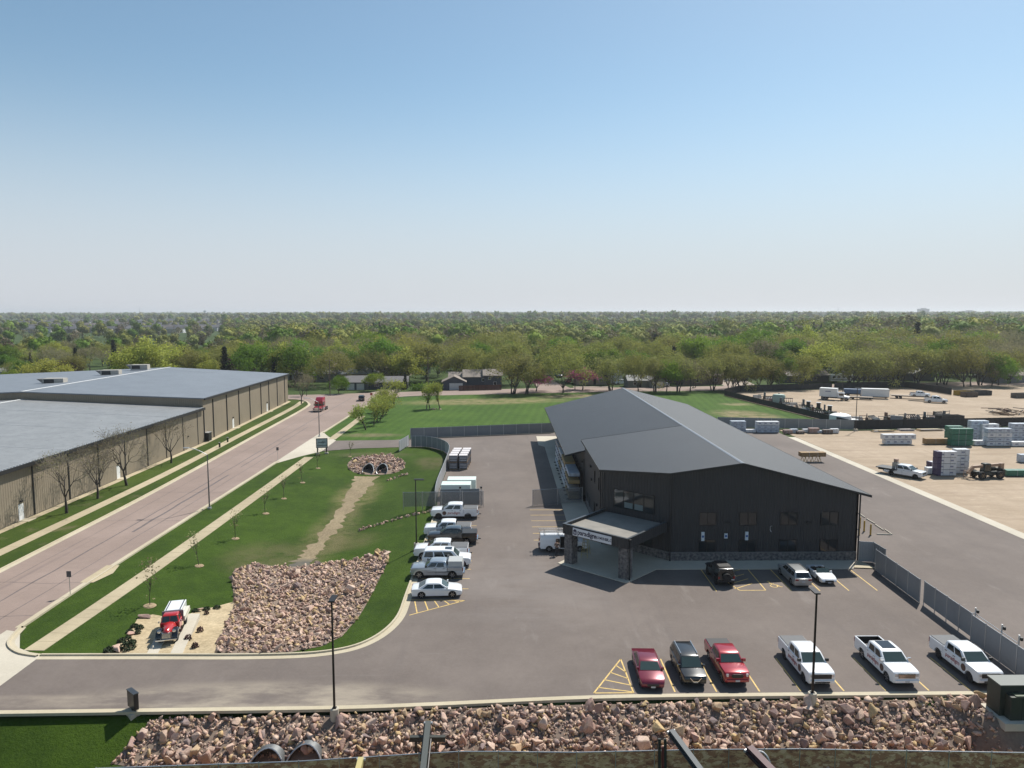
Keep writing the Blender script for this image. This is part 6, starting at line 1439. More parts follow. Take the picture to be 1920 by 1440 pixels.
# tree row along the cross street: pixel foot, top row, kind
ROW = [(962, 739, 655, 'multi', 'spreading many-stemmed tree at the field edge beside the purple tree'), (988, 739, 668, 'multi', 'leaning tree at the field edge before the purple tree'), (1056, 737, 646, 'olive', 'large forked tree at the field edge facing the side street mouth'), (1145, 733, 660, 'multi', None), (1197, 734, 655, 'olive', None), (1229, 735, 668, 'multi', None), (1250, 735, 672, 'bright', 'bright green tree by the grey green garage'), (1271, 735, 662, 'multi', None), (1294, 735, 668, 'bare', None), (1336, 732, 660, 'multi', None), (1365, 731, 655, 'olive', None), (1374, 731, 662, 'multi', None), (1388, 731, 656, 'multi', None), (1396, 730, 664, 'olive', None), (1423, 731, 660, 'olive', None), (1442, 730, 668, 'multi', None), (1466, 730, 663, 'green', None), (1505, 729, 655, 'olive', None), (1593, 727, 652, 'multi', None), (1607, 727, 655, 'multi', None), (1620, 726, 650, 'multi', None), (1642, 725, 648, 'olive', None), (1660, 724, 652, 'bare', None), (1681, 724, 656, 'multi', None), (1694, 724, 652, 'olive', None), (1719, 724, 640, 'multi', 'tall forked tree behind the flatbed trailer in the far yard'), (1757, 722, 646, 'olive', 'tall straight tree beside the far yard fence'), (1772, 721, 655, 'multi', None), (1807, 725, 640, 'olive', None), (1820, 724, 648, 'bare', None), (1837, 722, 646, 'multi', None), (1860, 724, 652, 'green', None), (1872, 722, 660, 'bright', None), (1901, 716, 640, 'bare', None)]
for i, (px, py, top, key, lab) in enumerate(ROW):
    p = at(px, py); h = zat(p.x, p.y, top); kind = {'olive': 'olive-green leafing tree', 'multi': 'thin-leaved many-stemmed tree', 'bare': 'brown nearly bare tree', 'green': 'dense green tree', 'bright': 'bright green tree'}[key]
    tree(key, i, p.x, p.y, h, lab or kind + ' in the row along the cross street', 'tree', None if lab else 'trees along the cross street', wid=.98 if key == 'multi' else .95)
for px, py, top, lab in ((1005, 734, 688, 'purple blossoming tree half hidden by the leaning tree'), (1092, 731, 686, 'purple blossoming tree beside the white pickup across the road')):
    p = at(px, py); tree('purple', px, p.x, p.y, zat(p.x, p.y, top), lab, 'blossom_tree', wid=1.45)
# individual trees behind and between the houses
FRONT = [(90, 735, 668, 'gold', 1.25, 'broad yellow-green tree directly behind the tan roof'), (15, 735, 690, 'bright', 1.0, 'bright green tree behind the far left of the tan roof'), (135, 722, 672, 'wine', 1.0, 'dark wine-red tree behind the tan roof'), (275, 725, 627, 'gold', 1.2, 'very large round golden-green tree behind the tan roof'), (352, 722, 650, 'olive', .95, None), (385, 722, 660, 'gold', .8, 'pale rounded tree beside the very large golden one'), (423, 722, 648, 'conifer', 1.0, 'dark spruce behind the tan roof corner'), (515, 722, 668, 'conifer', .8, 'small dark spruce between green trees'), (470, 722, 640, 'green', 1.0, None), (553, 722, 636, 'green', 1.0, 'vivid green tree behind the tan building corner'), (618, 726, 652, 'olive', 1.05, 'dark forked tree beside the utility pole'), (635, 738, 702, 'green', .9, 'small dark round tree left of the double garage'.replace('left of', 'beside')), (575, 742, 696, 'bare', .8, 'small brown tree near the junction corner'), (655, 712, 645, 'green', 1.0, None), (700, 716, 648, 'olive', 1.0, None), (745, 716, 655, 'bare', 1.0, 'brown bare tree behind the double garage house'), (706, 733, 697, 'bright', 1.15, 'small bright green tree before the double garage house'), (800, 716, 630, 'olive', 1.25, 'large rounded half-bare tree above the blue garage'), (760, 730, 700, 'conifer', 1.3, 'dark rounded evergreen bush beside the hedge'), (855, 716, 660, 'bare', 1.0, None), (905, 722, 660, 'olive', 1.0, None), (1020, 705, 658, 'bright', .8, None), (1072, 716, 668, 'bare', 1.0, None), (1175, 712, 655, 'olive', 1.0, None), (1210, 712, 665, 'bare', 1.0, None), (1260, 705, 640, 'olive', 1.0, None), (1320, 702, 640, 'bare', 1.0, None), (1420, 702, 620, 'green', 1.2, 'large vivid green tree rising behind the dark ranch house'), (1470, 706, 632, 'green', 1.2, None), (1360, 700, 628, 'green', 1.0, None), (1600, 704, 610, 'olive', 1.4, 'huge rounded olive tree behind the motor home'), (1545, 708, 650, 'bare', 1.0, None), (1700, 704, 625, 'bare', 1.0, None), (1790, 704, 615, 'olive', 1.1, None), (1870, 706, 628, 'bare', 1.0, None)]
for i, (px, py, top, key, w, lab) in enumerate(FRONT):
    p = at(px, py); h = min(26, zat(p.x, p.y, top))
    tree(key, i, p.x, p.y, h, lab or {'olive': 'olive-green leafing tree', 'bare': 'brown nearly bare tree', 'green': 'dense green tree', 'bright': 'bright green tree'}[key] + ' among the houses', 'tree' if key != 'conifer' else 'spruce_tree', None if lab else 'trees among the houses', wid=w)
# the wood behind: the nearest trees one by one, the rest as one mass
NO_TREE = [((4, 258), (26, 420)), ((-62, 252), (-30, 262)), ((-22, 254), (2, 276)), ((26, 262), (66, 278)), ((66, 262), (104, 300)), ((104, 268), (124, 296))]
def blocked(x, y):
    return any(a[0] < x < b[0] and a[1] < y < b[1] for a, b in NO_TREE)
KINDS = ['olive'] * 34 + ['green'] * 26 + ['bare'] * 24 + ['gold'] * 10 + ['bright'] * 7 + ['conifer'] * 3 + ['wine'] * 1
rg = np.random.default_rng(77); spots = []
def wood_spot(y0, y1, gap, n, tries=60000):
    out = []; cell = {}
    for _ in range(tries):
        if len(out) >= n: break
        y = math.sqrt(rg.uniform(y0 * y0, y1 * y1)); x = rg.uniform(-.80, .80) * y
        if blocked(x, y) or (x < -66 and y < 262): continue
        if 470 < y < 2300 and -.80 < x / y < -.39 and (int(x // 30) * 7919 + int(y // 30) * 104729) % 97 > (20 if y < 960 else 8): continue
        k = (int(x // gap), int(y // gap))
        if any((x - a) ** 2 + (y - b) ** 2 < gap * gap for i in (-1, 0, 1) for j in (-1, 0, 1) for (a, b) in cell.get((k[0] + i, k[1] + j), ())): continue
        cell.setdefault(k, []).append((x, y)); out.append((x, y))
    return out
near = wood_spot(278, 440, 15.5, 10000)
near.sort(key=lambda s: s[1])
def wood_h(x, y):
    right = sstep(.15, .6, x / y); return rg.uniform(13.0, 19.5) - 4.6 * sstep(-.33, -.42, x / y) + right * rg.uniform(1.5, 8) * sstep(300, 450, y)
for i, (x, y) in enumerate(near[:210]):
    key = KINDS[rg.integers(len(KINDS))]
    tree(key, i, x, y, wood_h(x, y), {'olive': 'olive-green leafing tree', 'green': 'dense green tree', 'bare': 'brown nearly bare tree', 'gold': 'pale golden-green tree', 'bright': 'bright lime tree', 'conifer': 'dark spruce', 'wine': 'wine-red tree'}[key] + ' in the wood beyond the houses', 'tree' if key != 'conifer' else 'spruce_tree', 'trees in the wood beyond the houses', wid=rg.uniform(.92, 1.25))
CR = {k: np.array(c) for k, c in (('olive', (0.205, 0.22, 0.055)), ('green', (0.11, 0.185, 0.024)), ('bare', (0.19, 0.17, 0.095)), ('gold', (0.26, 0.265, 0.06)), ('bright', (0.17, 0.25, 0.03)), ('conifer', (0.03, 0.045, 0.022)), ('wine', (.12, .10, .06)))}
def wood_leaf_mat():
    m = bpy.data.materials.new('wood_leaf'); t, b = nodes(m); a = t.nodes.new('ShaderNodeAttribute'); a.attribute_name = 'leaf'; lnk(t, a.outputs['Color'], b.inputs['Base Color']); b.inputs['Roughness'].default_value = .8; b.inputs['Specular IOR Level'].default_value = .15
    tl = t.nodes.new('ShaderNodeBsdfTranslucent'); lnk(t, a.outputs['Color'], tl.inputs[0]); mx = t.nodes.new('ShaderNodeMixShader'); mx.inputs[0].default_value = .18
    out = t.nodes.get('Material Output'); lnk(t, b.outputs[0], mx.inputs[1]); lnk(t, tl.outputs[0], mx.inputs[2]); lnk(t, mx.outputs[0], out.inputs[0]); return m
M_wood = wood_leaf_mat()
ICO_V = None
def ico():
    bm = bmesh.new(); bmesh.ops.create_icosphere(bm, subdivisions=1, radius=1.0); v = np.array([q.co[:] for q in bm.verts]); f = np.array([[q.index for q in t_.verts] for t_ in bm.faces]); bm.free(); return v, f
ICO_V, ICO_F = ico()
def wood_mass(name, label, spots, hfun, nleaf, size, lobes=(4, 8), core=.80, shade=1.0):
    """crowns of many lobes: leaves over the surface of each lobe, an uneven body of foliage inside"""
    QV, QC, TV, TF, TC, off = [], [], [], [], [], 0
    for (x, y) in spots:
        h = hfun(x, y); key = KINDS[rg.integers(len(KINDS))]; n = int(nleaf * rg.uniform(.8, 1.2)); big = rg.uniform(.85, 1.35)
        h *= .6 + .4 * big; w = h * rg.uniform(.40, .58) if key != 'conifer' else h * .2; col = CR[key] * shade * rg.uniform(.78, 1.22) * np.array([rg.uniform(.93, 1.09), 1, rg.uniform(.85, 1.15)])
        base = np.array([x, y, land(x, y) + h * .50])
        if key == 'conifer':
            kz = rg.random(n); a = rg.uniform(0, 6.28, n); rr = w * (1 - kz) * rg.uniform(.6, 1, n); c = np.stack([rr * np.cos(a), rr * np.sin(a), (kz - .56) * h], 1); d = np.stack([np.cos(a), np.sin(a), .4 + 0 * a], 1); w *= 1.4
        else:
            lob = int(rg.integers(*lobes)); a = rg.uniform(0, 6.28, lob); q = np.sqrt(rg.random(lob)) * .62; lc = np.stack([np.cos(a) * q * w, np.sin(a) * q * w, rg.uniform(-.34, .20, lob) * h], 1); lr = w * rg.uniform(.34, .58, lob); lc[0] = (0, 0, .08 * h); lr[0] = w * .62
            d = rg.normal(size=(n, 3)); d[:, 2] += .3; d /= np.linalg.norm(d, axis=1)[:, None]; li = rg.integers(lob, size=n); c = lc[li] + d * (lr[li] * rg.uniform(.80, 1.12, n))[:, None]
            if key != 'bare':
                for j in range(lob):
                    v = ICO_V * (lr[j] * core * rg.uniform(.85, 1.12, len(ICO_V)))[:, None] + lc[j] + base; TV.append(v); TF.append(ICO_F + off); off += len(v); TC.append(np.repeat((col * rg.uniform(.9, 1.1))[None], len(ICO_F), 0))
        c = c + base; nr = d * .9 + rg.normal(0, .5, (n, 3)); nr /= np.linalg.norm(nr, axis=1)[:, None]
        d1 = np.cross(nr, rg.normal(size=(n, 3))); d1 /= np.linalg.norm(d1, axis=1)[:, None]; d2 = np.cross(nr, d1); s = (size * w * rg.uniform(.6, 1.3, n))[:, None]
        QV.append(np.stack([c - d1 * s, c + d2 * s * .8, c + d1 * s], 1).reshape(-1, 3) if False else np.stack([c - d1 * s, c + d2 * s * .8, c + d1 * s, c - d2 * s * .8], 1).reshape(-1, 3)); QC.append(np.clip(col[None] * rg.uniform(.82, 1.18, n)[:, None], 0, 1))
    V = np.concatenate(QV); Q = np.arange(len(V)).reshape(-1, 4); T = np.concatenate([Q[:, [0, 1, 2]], Q[:, [0, 2, 3]]]); C = np.concatenate(QC); C = np.concatenate([C, C])
    T = np.concatenate([T, np.concatenate(TF) + len(V)]); C = np.concatenate([C, np.concatenate(TC)]); V = np.concatenate([V, np.concatenate(TV)])
    me = fast_mesh(name, V, T, M_wood); a = me.attributes.new('leaf', 'FLOAT_COLOR', 'FACE'); a.data.foreach_set('color', np.concatenate([C, np.ones((len(C), 1))], 1).astype(np.float32).ravel())
    return ob(name, me, kind='stuff', label=label)
wood_mass('wood', 'mixed spring wood stretching behind the houses', near[210:] + wood_spot(440, 800, 15.5, 10000), wood_h, 380, .09, core=.86)
wood_mass('distant_wood', 'far tree canopy rolling towards the horizon', wood_spot(800, 1600, 19, 10000, 40000), lambda x, y: rg.uniform(12, 19) + 5 * sstep(.2, .6, x / y), 120, .125, (3, 6), core=.92, shade=.9)
wood_mass('horizon_wood', 'blue-green hills of trees on the horizon', wood_spot(1600, 5200, 46, 8000, 40000) + wood_spot(5200, 8500, 85, 2500, 12000), lambda x, y: rg.uniform(14, 26), 34, .22, (2, 5), core=.95, shade=.85)
# ================================================================== yard goods
random.seed(31)
M_wrap = mat('white_wrap', (0.60, 0.61, 0.62), 0.45, var=0.08, vs=1.5); M_wrapb = mat('bluish_wrap', (0.42, 0.47, 0.53), 0.45, var=0.25, vs=2.0); M_purple = mat('purple_wrap', (0.045, 0.030, 0.085), 0.5)
M_greenw = mat('green_wrap', (0.022, 0.135, 0.085), 0.5, var=0.3, vs=3.0); M_lumber = mat('raw_lumber', (0.36, 0.25, 0.115), 0.75, var=0.18, vs=4.0, stretch=(.2, 3, 6)); M_ink2 = mat('wrap_print', (0.20, 0.22, 0.30), 0.5); M_strap = mat('band_strap', (0.36, 0.36, 0.38), 0.5); M_skid = mat('timber_skid', (0.24, 0.17, 0.10), 0.85)
M_orange = mat('tan_lumber_dark', (0.27, 0.17, 0.075), 0.75, var=0.2, vs=4)
def bundle(parent, x0, x1, y0, y1, z0, z1, m_, prints=True, cap=None, straps=2):
    b = bx(parent, 'bundle', x0, x1, y0, y1, z0, z1, m_, .03)
    L = x1 - x0
    if prints:
        k = max(1, int(L / 1.3))
        for i in range(k):
            c = x0 + L * (i + .5) / k; w = min(.30, L / k * .22); h = z1 - z0
            m = MB(); m.box(c - w, c + w, y0 - .006, y0 - .001, z0 + h * .38, z0 + h * .66); ob('print_mark', m, M_ink2, b)
    for i in range(straps):
        c = x0 + L * (i + 1) / (straps + 1); m = MB(); m.box(c - .03, c + .03, y0 - .008, y1 + .008, z0 - .004, z1 + .008); ob('strap', m, M_strap, b)
    if cap: m = MB(); m.box(x0 - .006, x0 + L * .22, y0 - .007, y1 + .007, z0 + .002, z1 + .006); ob('wrap_band', m, cap, b)
    return b
def stack(px, py, label, layers, m_, rz=0.0, name='wrapped_stack', cat='lumber stack', group=None, cap=None, prints=True, wx_=None):
    """layers: (x0, x1, depth, height) from the ground up, seen from the camera side"""
    p = at(px, py) if wx_ is None else Vector(wx_); t = thing(name, label, cat, (p.x, p.y, 0.005), rz, group); z = .12
    for s in (-.35, .35):
        x0, x1, d, h = layers[0]; m = MB(); xs_ = x0 + (x1 - x0) * (.5 + s); m.box(xs_ - .06, xs_ + .06, 0, d, 0, .12); ob('skid', m, M_skid, t)
    for i, (x0, x1, d, h) in enumerate(layers):
        mm = m_[i % len(m_)] if isinstance(m_, list) else m_
        bundle(t, x0, x1, 0, d, z, z + h, mm, prints and mm not in (M_lumber, M_orange), cap); z += h + .06
        if i < len(layers) - 1:
            for s in (-.3, .3): m = MB(); xs_ = x0 + (x1 - x0) * (.5 + s); m.box(xs_ - .05, xs_ + .05, .05, d - .05, z - .06, z); ob('spacer', m, M_skid, t)
    return t
stack(1686, 834, 'two white printed bundles, the upper longer, standing alone on the gravel', [(-3.0, 2.7, 1.3, .95), (-3.4, 3.5, 1.3, 1.05)], M_wrap)
stack(1764, 834, 'long low stack of raw tan lumber beside the green stacks', [(-3.2, 3.2, 1.3, 1.15)], M_orange, name='lumber_stack')
stack(1804, 837, 'tall green wrapped stack, nearest of the green ones', [(-2.3, 2.2, 1.4, 1.15)] * 3, M_greenw, prints=False); stack(1791, 830, 'green wrapped stack half hidden behind another green stack', [(-1.6, 1.6, 1.4, 1.1)] * 3, M_greenw, prints=False)
stack(1836, 828, 'tall white stack behind the green stacks', [(-1.9, 1.9, 1.4, 1.05)] * 4, M_wrapb); stack(1842, 836, 'single low white bundle beside the tall green stack', [(-1.7, 1.5, 1.3, .95)], M_wrap)
stack(1874, 837, 'broad white stack of four layers with grey bands', [(-2.6, 2.5, 1.4, .85)] * 4, [M_wrap, M_wrapb]); stack(1856, 829, 'white stack rising behind the broad white stack', [(-1.8, 1.8, 1.4, .9)] * 4, M_wrap)
stack(1914, 830, 'tall white stack cut by the picture edge'.replace('cut by the picture edge', 'at the end of the white row'), [(-2.0, 3.0, 1.4, .95)] * 4, M_wrapb); stack(1912, 838, 'low white bundle before the end of the white row', [(-1.6, 2.2, 1.3, .9)], M_wrap)
stack(1775.5, 893, 'tall stack with dark purple wrap ends and white printed sides', [(-1.8, 1.55, 1.3, .98)] * 4, M_wrap, cap=M_purple); stack(1803, 889, 'white printed stack beside the purple-ended stack', [(-1.1, 1.2, 1.3, 1.0)] * 4, M_wrap)
stack(1750, 882, 'small purple-ended bundle behind the white cube', [(-.6, .7, 1.2, .7), (-.6, .7, 1.2, .6)], M_wrap, cap=M_purple); stack(1747.5, 890, 'small white wrapped cube on the gravel', [(-.75, .7, 1.1, 1.05)], M_wrap, prints=False)
stack(1908, 894, 'dark green wrapped low stack behind the telehandler', [(-1.8, 3.5, 1.4, .95)], M_greenw, prints=False); stack(1918, 868, 'small white wrapped stack at the right yard edge'.replace('right ', ''), [(-.4, 1.5, 1.2, 1.4)], M_wrapb)
stack(1440, 812, 'blue and white printed siding stack before the grey fence', [(-2.6, 2.6, 1.4, .8)] * 3, [M_wrapb, M_wrapb, M_wrap]); stack(1384, 811, 'printed siding stack half hidden by the dark roof', [(-1.6, 1.8, 1.4, .8)] * 3, M_wrapb)
for i, (px, py, s, lab) in enumerate(((1408, 812, 1.2, 'low white bundle between the two siding stacks'), (1478, 814, 1.1, 'small pale bundle at the end of the fence goods'), (1490, 813, .9, None), (1502, 814, 1.0, None), (1514, 812, 1.0, None), (1527, 813, 1.3, None), (1540, 813, 1.0, None), (1553, 814, 1.2, 'pinkish strapped bundle closest to the fence post'), (1566, 813, 1.0, None))):
    stack(px, py, lab or 'small strapped bundle in the row before the grey fence', [(-.9 * s, .9 * s, 1.0, .55 * s + .2 * (i % 3))], [M_wrap, mat('pinkish_bundle', (.30, .2, .17), .7, var=.3, vs=4), M_wrapb, mat('brown_bundle', (.12, .09, .075), .7, var=.4, vs=5)][i % 4], name='strapped_bundle', cat='bundle', group=None if lab else 'strapped bundles before the grey fence', prints=False)
for i, (px, py, L, lab) in enumerate(((1655, 809, 5.0, 'loose pile of pale boards by the black fence'), (1698, 807, 3.5, 'neat low pile of grey boards by the black fence'), (1745, 807, 6.0, 'long loose pile of yellow boards by the black fence'), (1850, 800, 7.0, 'brown board pile behind the white stacks'), (1790, 803, 5, 'grey board pile behind the green stacks'))):
    p = at(px, py); t = thing('board_pile', lab, 'lumber pile', (p.x, p.y, 0), R(3), None)
    for k in range(16):
        m = MB(); z = .05 + .11 * (k // 5); o_ = random.uniform(-.9, .9) if i != 1 else 0; a = random.gauss(0, .06) if i != 1 else 0; y = -.9 + .42 * (k % 5) + random.uniform(-.1, .1); h = L / 2 * random.uniform(.75, 1)
        m.bar((o_ - h, y - h * a, z), (o_ + h, y + h * a, z), .32, .09); ob('board', m, [M_lumber, mat('pale_board', (.50, .42, .30), .75, var=.12), mat('grey_board', (.36, .33, .31), .8, var=.12)][(k + i) % 3 if i != 1 else 2], t)
# lumber on sawhorses and the dock behind the building
p = at(1522, 866); t = thing('sawhorse_load', 'tan lumber bundle resting on yellow sawhorses behind the dark roof', 'lumber stack', (p.x, p.y, .015), R(2)); bundle(t, -2.3, 2.4, -.6, .7, 1.05, 1.85, M_orange, False)
for x in (-1.5, -.2, 1.2):
    m = MB(); m.bar((x, -.7, 1.0), (x, .8, 1.0), .1, .1)
    for sx in (-.3, .3):
        for sy in (-.6, .7): m.bar((x + sx, sy, 0), (x, sy, .98), .07, .07)
    ob('sawhorse', m, mat('sawhorse_yellow', (.40, .27, .06), .6), t)
p = at(1490, 856); t = thing('loading_dock', 'concrete loading dock with steel railing beside the dark building', 'loading dock', (41.6, p.y, 0)); bx(t, 'dock_slab', -2.2, 2.0, -2.5, 9.0, -.2, 1.15, M_apron)
for y in (3, 5, 7, 8.8):
    m = MB(); m.cyl((1.9, y, 1.15), (1.9, y, 2.2), .04, n=6); ob('rail_post', m, M_galv, t)
for z in (1.7, 2.2): m = MB(); m.cyl((1.9, 3, z), (1.9, 8.8, z), .03, n=6); ob('rail', m, M_galv, t)
# wrapped shingle pallets and crates by the slat fence
for r_ in range(4):
    for c in range(2):
        x, y = -9.0 + 1.75 * c + .12 * r_, 124.4 + 1.9 * r_; lab = ('dark wrapped shingle pallet on the lot side of the front pair', 'dark wrapped shingle pallet against the slat fence in the front pair')[1 - c] if r_ == 0 else 'white-topped shingle pallet stacked behind the dark front pair'
        t = thing('shingle_pallet', lab, 'pallet stack', (x, y, .015), 0, 'shingle pallets by the slat fence')
        for k in range(2):
            z = .14 + 1.28 * k; bx(t, 'wrapped_load', -.72, .72, -.8, .8, z, z + 1.1, mat('grey_shingle_wrap', (.13, .13, .15), .5, var=.3, vs=4), .03); m = MB(); m.box(-.75, .75, -.83, .83, z - .14, z - .002); ob('pallet', m, M_skid, t)
            for q in range(3): mm = MB(); mm.box(-.6, .6, -.812, -.802, z + .2 + .3 * q, z + .28 + .3 * q); ob('label_strip', mm, M_wrap, t)
        bx(t, 'top_sheet', -.74, .74, -.82, .82, 2.523, 2.56, mat('white_sheet_top', (.58, .55, .55), .6, var=.25, vs=6))
for x, y, w, h, lab in ((-7.2, 104.6, 4.4, 2.2, 'pale green-white wrapped crate nearest the gate'), (-6.6, 108.6, 4.4, 2.0, 'second pale wrapped crate farther from the gate')):
    t = thing('wrapped_crate', lab, 'crate', (x, y, .015), 0, None); bx(t, 'crate_body', -w / 2, w / 2, -1.2, 1.2, .14, h, mat('mint_wrap', (.60, .68, .64), .5, var=.04), .04); bx(t, 'crate_skid', -w / 2 + .1, w / 2 - .1, -1.1, 1.1, 0, .138, M_skid); m = MB(); m.box(-w * .15, w * .2, -1.21, -1.201, h * .55, h * .65); ob('print_mark', m, M_ink2, t)
# cantilever racks along the long dark wall
for i, Y in enumerate((105.5, 112.5, 119.5, 126.5)):
    t = thing('lumber_rack', ['loaded lumber rack closest to the entrance under the eave', 'loaded lumber rack, second from the entrance under the eave', 'loaded lumber rack, third from the entrance under the eave', 'loaded lumber rack farthest from the entrance under the eave'][i], 'lumber rack', (10.2, Y, .09))
    for y in (-2.6, 0, 2.6):
        m = MB(); m.bar((1.2, y, 0), (1.2, y, 4.4), .15, .15); m.bar((-1.0, y, .08), (1.3, y, .08), .15, .15)
        for z in (1.2, 2.3, 3.4): m.bar((1.2, y, z), (-.8, y, z + .08), .1, .1)
        ob('upright', m, M_trim, t)
    for z in (.2, 1.35, 2.45, 3.55):
        bx(t, 'board_stack', -.7, .9, -3.1, 3.1, z + .03, z + .55 + .2 * (i % 2), [M_lumber, mat('white_trim_boards', (.55, .55, .54), .6, var=.1), mat('grey_board', (.36, .33, .31), .8), M_wrapb][int(z * 2 + i) % 4], .02)
# ------------------------------------------------------------------ flatbed, telehandler, lorries
def heading(a, b): pa, pb = at(*a), at(*b); return math.degrees(math.atan2(pb.y - pa.y, pb.x - pa.x))
t = pickup('white crew cab truck with black flatbed carrying crates on the gravel', P_WHITE, 'open', L=6.2, H=2.02, W=2.1, rim=M_rimk, trim='dark')
for c in list(t.children):
    if c.name.split('.')[0] in ('bed_side', 'tailgate', 'bed_liner', 'tail_light', 'bulkhead'): bpy.data.objects.remove(c)
bx(t, 'flatbed', -4.3, -.85, -1.22, 1.22, 1.0, 1.15, M_black); bx(t, 'headache_rack', -.95, -.85, -1.1, 1.1, 1.15, 2.0, M_black); bx(t, 'crate', -1.9, -1.1, -.5, .4, 1.153, 2.2, mat('pale_crate', (.42, .38, .32), .7), .02); bx(t, 'crate', -1.75, -1.2, -.35, .3, 2.203, 2.75, mat('tan_crate', (.33, .22, .16), .7), .02)
t['category'] = 'flatbed truck'; t.name = 'flatbed_truck'; bx(t, 'chassis_rail', -4.2, -2.4, -.45, .45, .6, .998, M_under)
p = at(1696, 893); place(t, p.x, p.y, -52)
th = thing('telehandler', 'tan and black telehandler with long boom and forks on the gravel', 'telehandler'); M_tanm = mat('machine_tan', (.33, .22, .15), .55, var=.1); M_dkm = mat('machine_dark', (.025, .028, .022), .6)
bx(th, 'chassis', -2.2, 2.0, -.7, .7, .6, 1.15, M_dkm, .04); bx(th, 'engine_cover', -2.0, .4, -1.05, -.35, 1.0, 1.75, M_dkm, .08); bx(th, 'counterweight', -2.7, -2.1, -.9, .9, .7, 1.6, M_dkm, .08); cabin(th, .9, .75, -.35, -.45, 1.15, 2.55, .5, .46, M_dkm, [(.1, .9)]); th.children[-1].location.y = 0
m = MB(); m.hexa([(-2.5, -.2, 2.0), (2.6, -.16, 1.75), (2.6, .16, 1.75), (-2.5, .2, 2.0), (-2.5, -.2, 2.5), (2.6, -.16, 2.15), (2.6, .16, 2.15), (-2.5, .2, 2.5)]); bo = ob('boom', m, M_tanm, th); m = MB(); m.hexa([(2.3, -.18, 1.8), (3.4, -.18, .8), (3.4, .18, .8), (2.3, .18, 1.8), (2.6, -.18, 2.15), (3.7, -.18, 1.1), (3.7, .18, 1.1), (2.6, .18, 2.15)]); ob('boom_nose', m, M_tanm, bo); m = MB(); m.hexa([(-2.9, -.3, 1.3), (-2.3, -.3, 1.3), (-2.3, .3, 1.3), (-2.9, .3, 1.3), (-2.9, -.3, 2.5), (-2.2, -.3, 2.5), (-2.2, .3, 2.5), (-2.9, .3, 2.5)]); ob('boom_pivot', m, M_tanm, th)
fr = MB(); 
for y in (-.7, .7): fr.bar((3.55, y, .15), (3.55, y, 1.3), .1, .1)
for z in (.3, 1.2): fr.bar((3.55, -.75, z), (3.55, .75, z), .1, .1)
ob('fork_carriage', fr, M_tanm, th)
for y in (-.45, .45): bx(th, 'fork', 3.6, 4.9, y - .07, y + .07, .1, .17, M_dkm)
add_wheels(th, [(1.55, .95), (1.55, -.95), (-1.7, .95), (-1.7, -.95)], .66, .45, mat('machine_rim', (.33, .22, .12), .5)); p = at(1850, 899); place(th, p.x + .6, p.y + 1.0, 186)
def lorry_cab(t, x, c, L=1.9, H=2.6, hood=1.6):
    bx(t, 'cab', x - L, x, -1.15, 1.15, .9, H, c, .12); g = MB(); g.hexa([(x - .02, -.95, 1.65), (x + .015, -.95, 1.65), (x + .015, .95, 1.65), (x - .02, .95, 1.65), (x - .06, -.9, H - .25), (x - .02, -.9, H - .25), (x - .02, .9, H - .25), (x - .06, .9, H - .25)]); ob('windscreen', g, M_wshield, t)
    m = MB(); m.hexa([(x, -1.0, .75), (x + hood, -.85, .75), (x + hood, .85, .75), (x, 1.0, .75), (x, -.98, 1.62), (x + hood, -.78, 1.4), (x + hood, .78, 1.4), (x, .98, 1.62)]); me = m.mesh('bonnet', c); bevel_mesh(me, .08, 2); ob('bonnet', me, parent=t)
    bx(t, 'grille', x + hood, x + hood + .04, -.5, .5, .8, 1.3, M_chrome); bx(t, 'bumper', x + hood - .1, x + hood + .15, -1.1, 1.1, .45, .75, M_chrome, .03)
    for s in (-1, 1): bx(t, 'side_window', x - L * .75, x - .15, *sorted((s * 1.152, s * 1.16)), 1.6, H - .35, M_vglass); bx(t, 'headlight', x + hood - .1, x + hood + .03, *sorted((s * .56, s * .8)), .95, 1.2, M_lamp); bx(t, 'mirror', x - .1, x + .05, *sorted((s * 1.2, s * 1.38)), 1.6, 2.2, M_black); bx(t, 'wheel_arch', x + .25, x + hood - .1, *sorted((s * .85, s * 1.18)), .95, 1.12, c, .03)
def lorry(label, c, name='box_lorry', cat='lorry'): return thing(name, label, cat)
t = lorry('white box truck parked in the far gravel yard', P_WHITE); lorry_cab(t, 2.6, P_WHITE); bx(t, 'chassis', -4.2, 4.0, -.45, .45, .55, .9, M_under); bb = bx(t, 'cargo_box', -4.6, .6, -1.25, 1.25, 1.0, 3.75, mat('box_white', (.66, .67, .66), .5, var=.03), .04); m = MB(); m.box(-2.8, -1.2, -1.262, -1.253, 2.6, 2.9); ob('lettering_band', m, M_ink2, bb)
add_wheels(t, [(3.3, 1.0), (3.3, -1.0), (-2.6, 1.0), (-2.6, -1.0), (-3.6, 1.0), (-3.6, -1.0)], .5, .3, M_rim); p = at(1566, 750); place(t, p.x, p.y, -35)
t = thing('semi_tractor', 'red semi tractor unit driving down the street', 'lorry'); P_SEMI = paint('semi_red', (.36, .018, .04), .3); lorry_cab(t, 1.6, P_SEMI, 2.6, 3.0, 1.9); m = MB(); m.hexa([(-1.0, -1.15, 2.99), (1.3, -1.1, 2.99), (1.3, 1.1, 2.99), (-1.0, 1.15, 2.99), (-1.0, -1.1, 3.95), (.4, -.95, 3.9), (.4, .95, 3.9), (-1.0, 1.1, 3.95)]); me = m.mesh('roof_fairing', P_SEMI); bevel_mesh(me, .1, 2); ob('roof_fairing', me, parent=t); bx(t, 'chassis', -3.6, 3.2, -.45, .45, .55, .9, M_under); bx(t, 'fifth_wheel', -2.8, -1.8, -.5, .5, .91, 1.1, M_black)
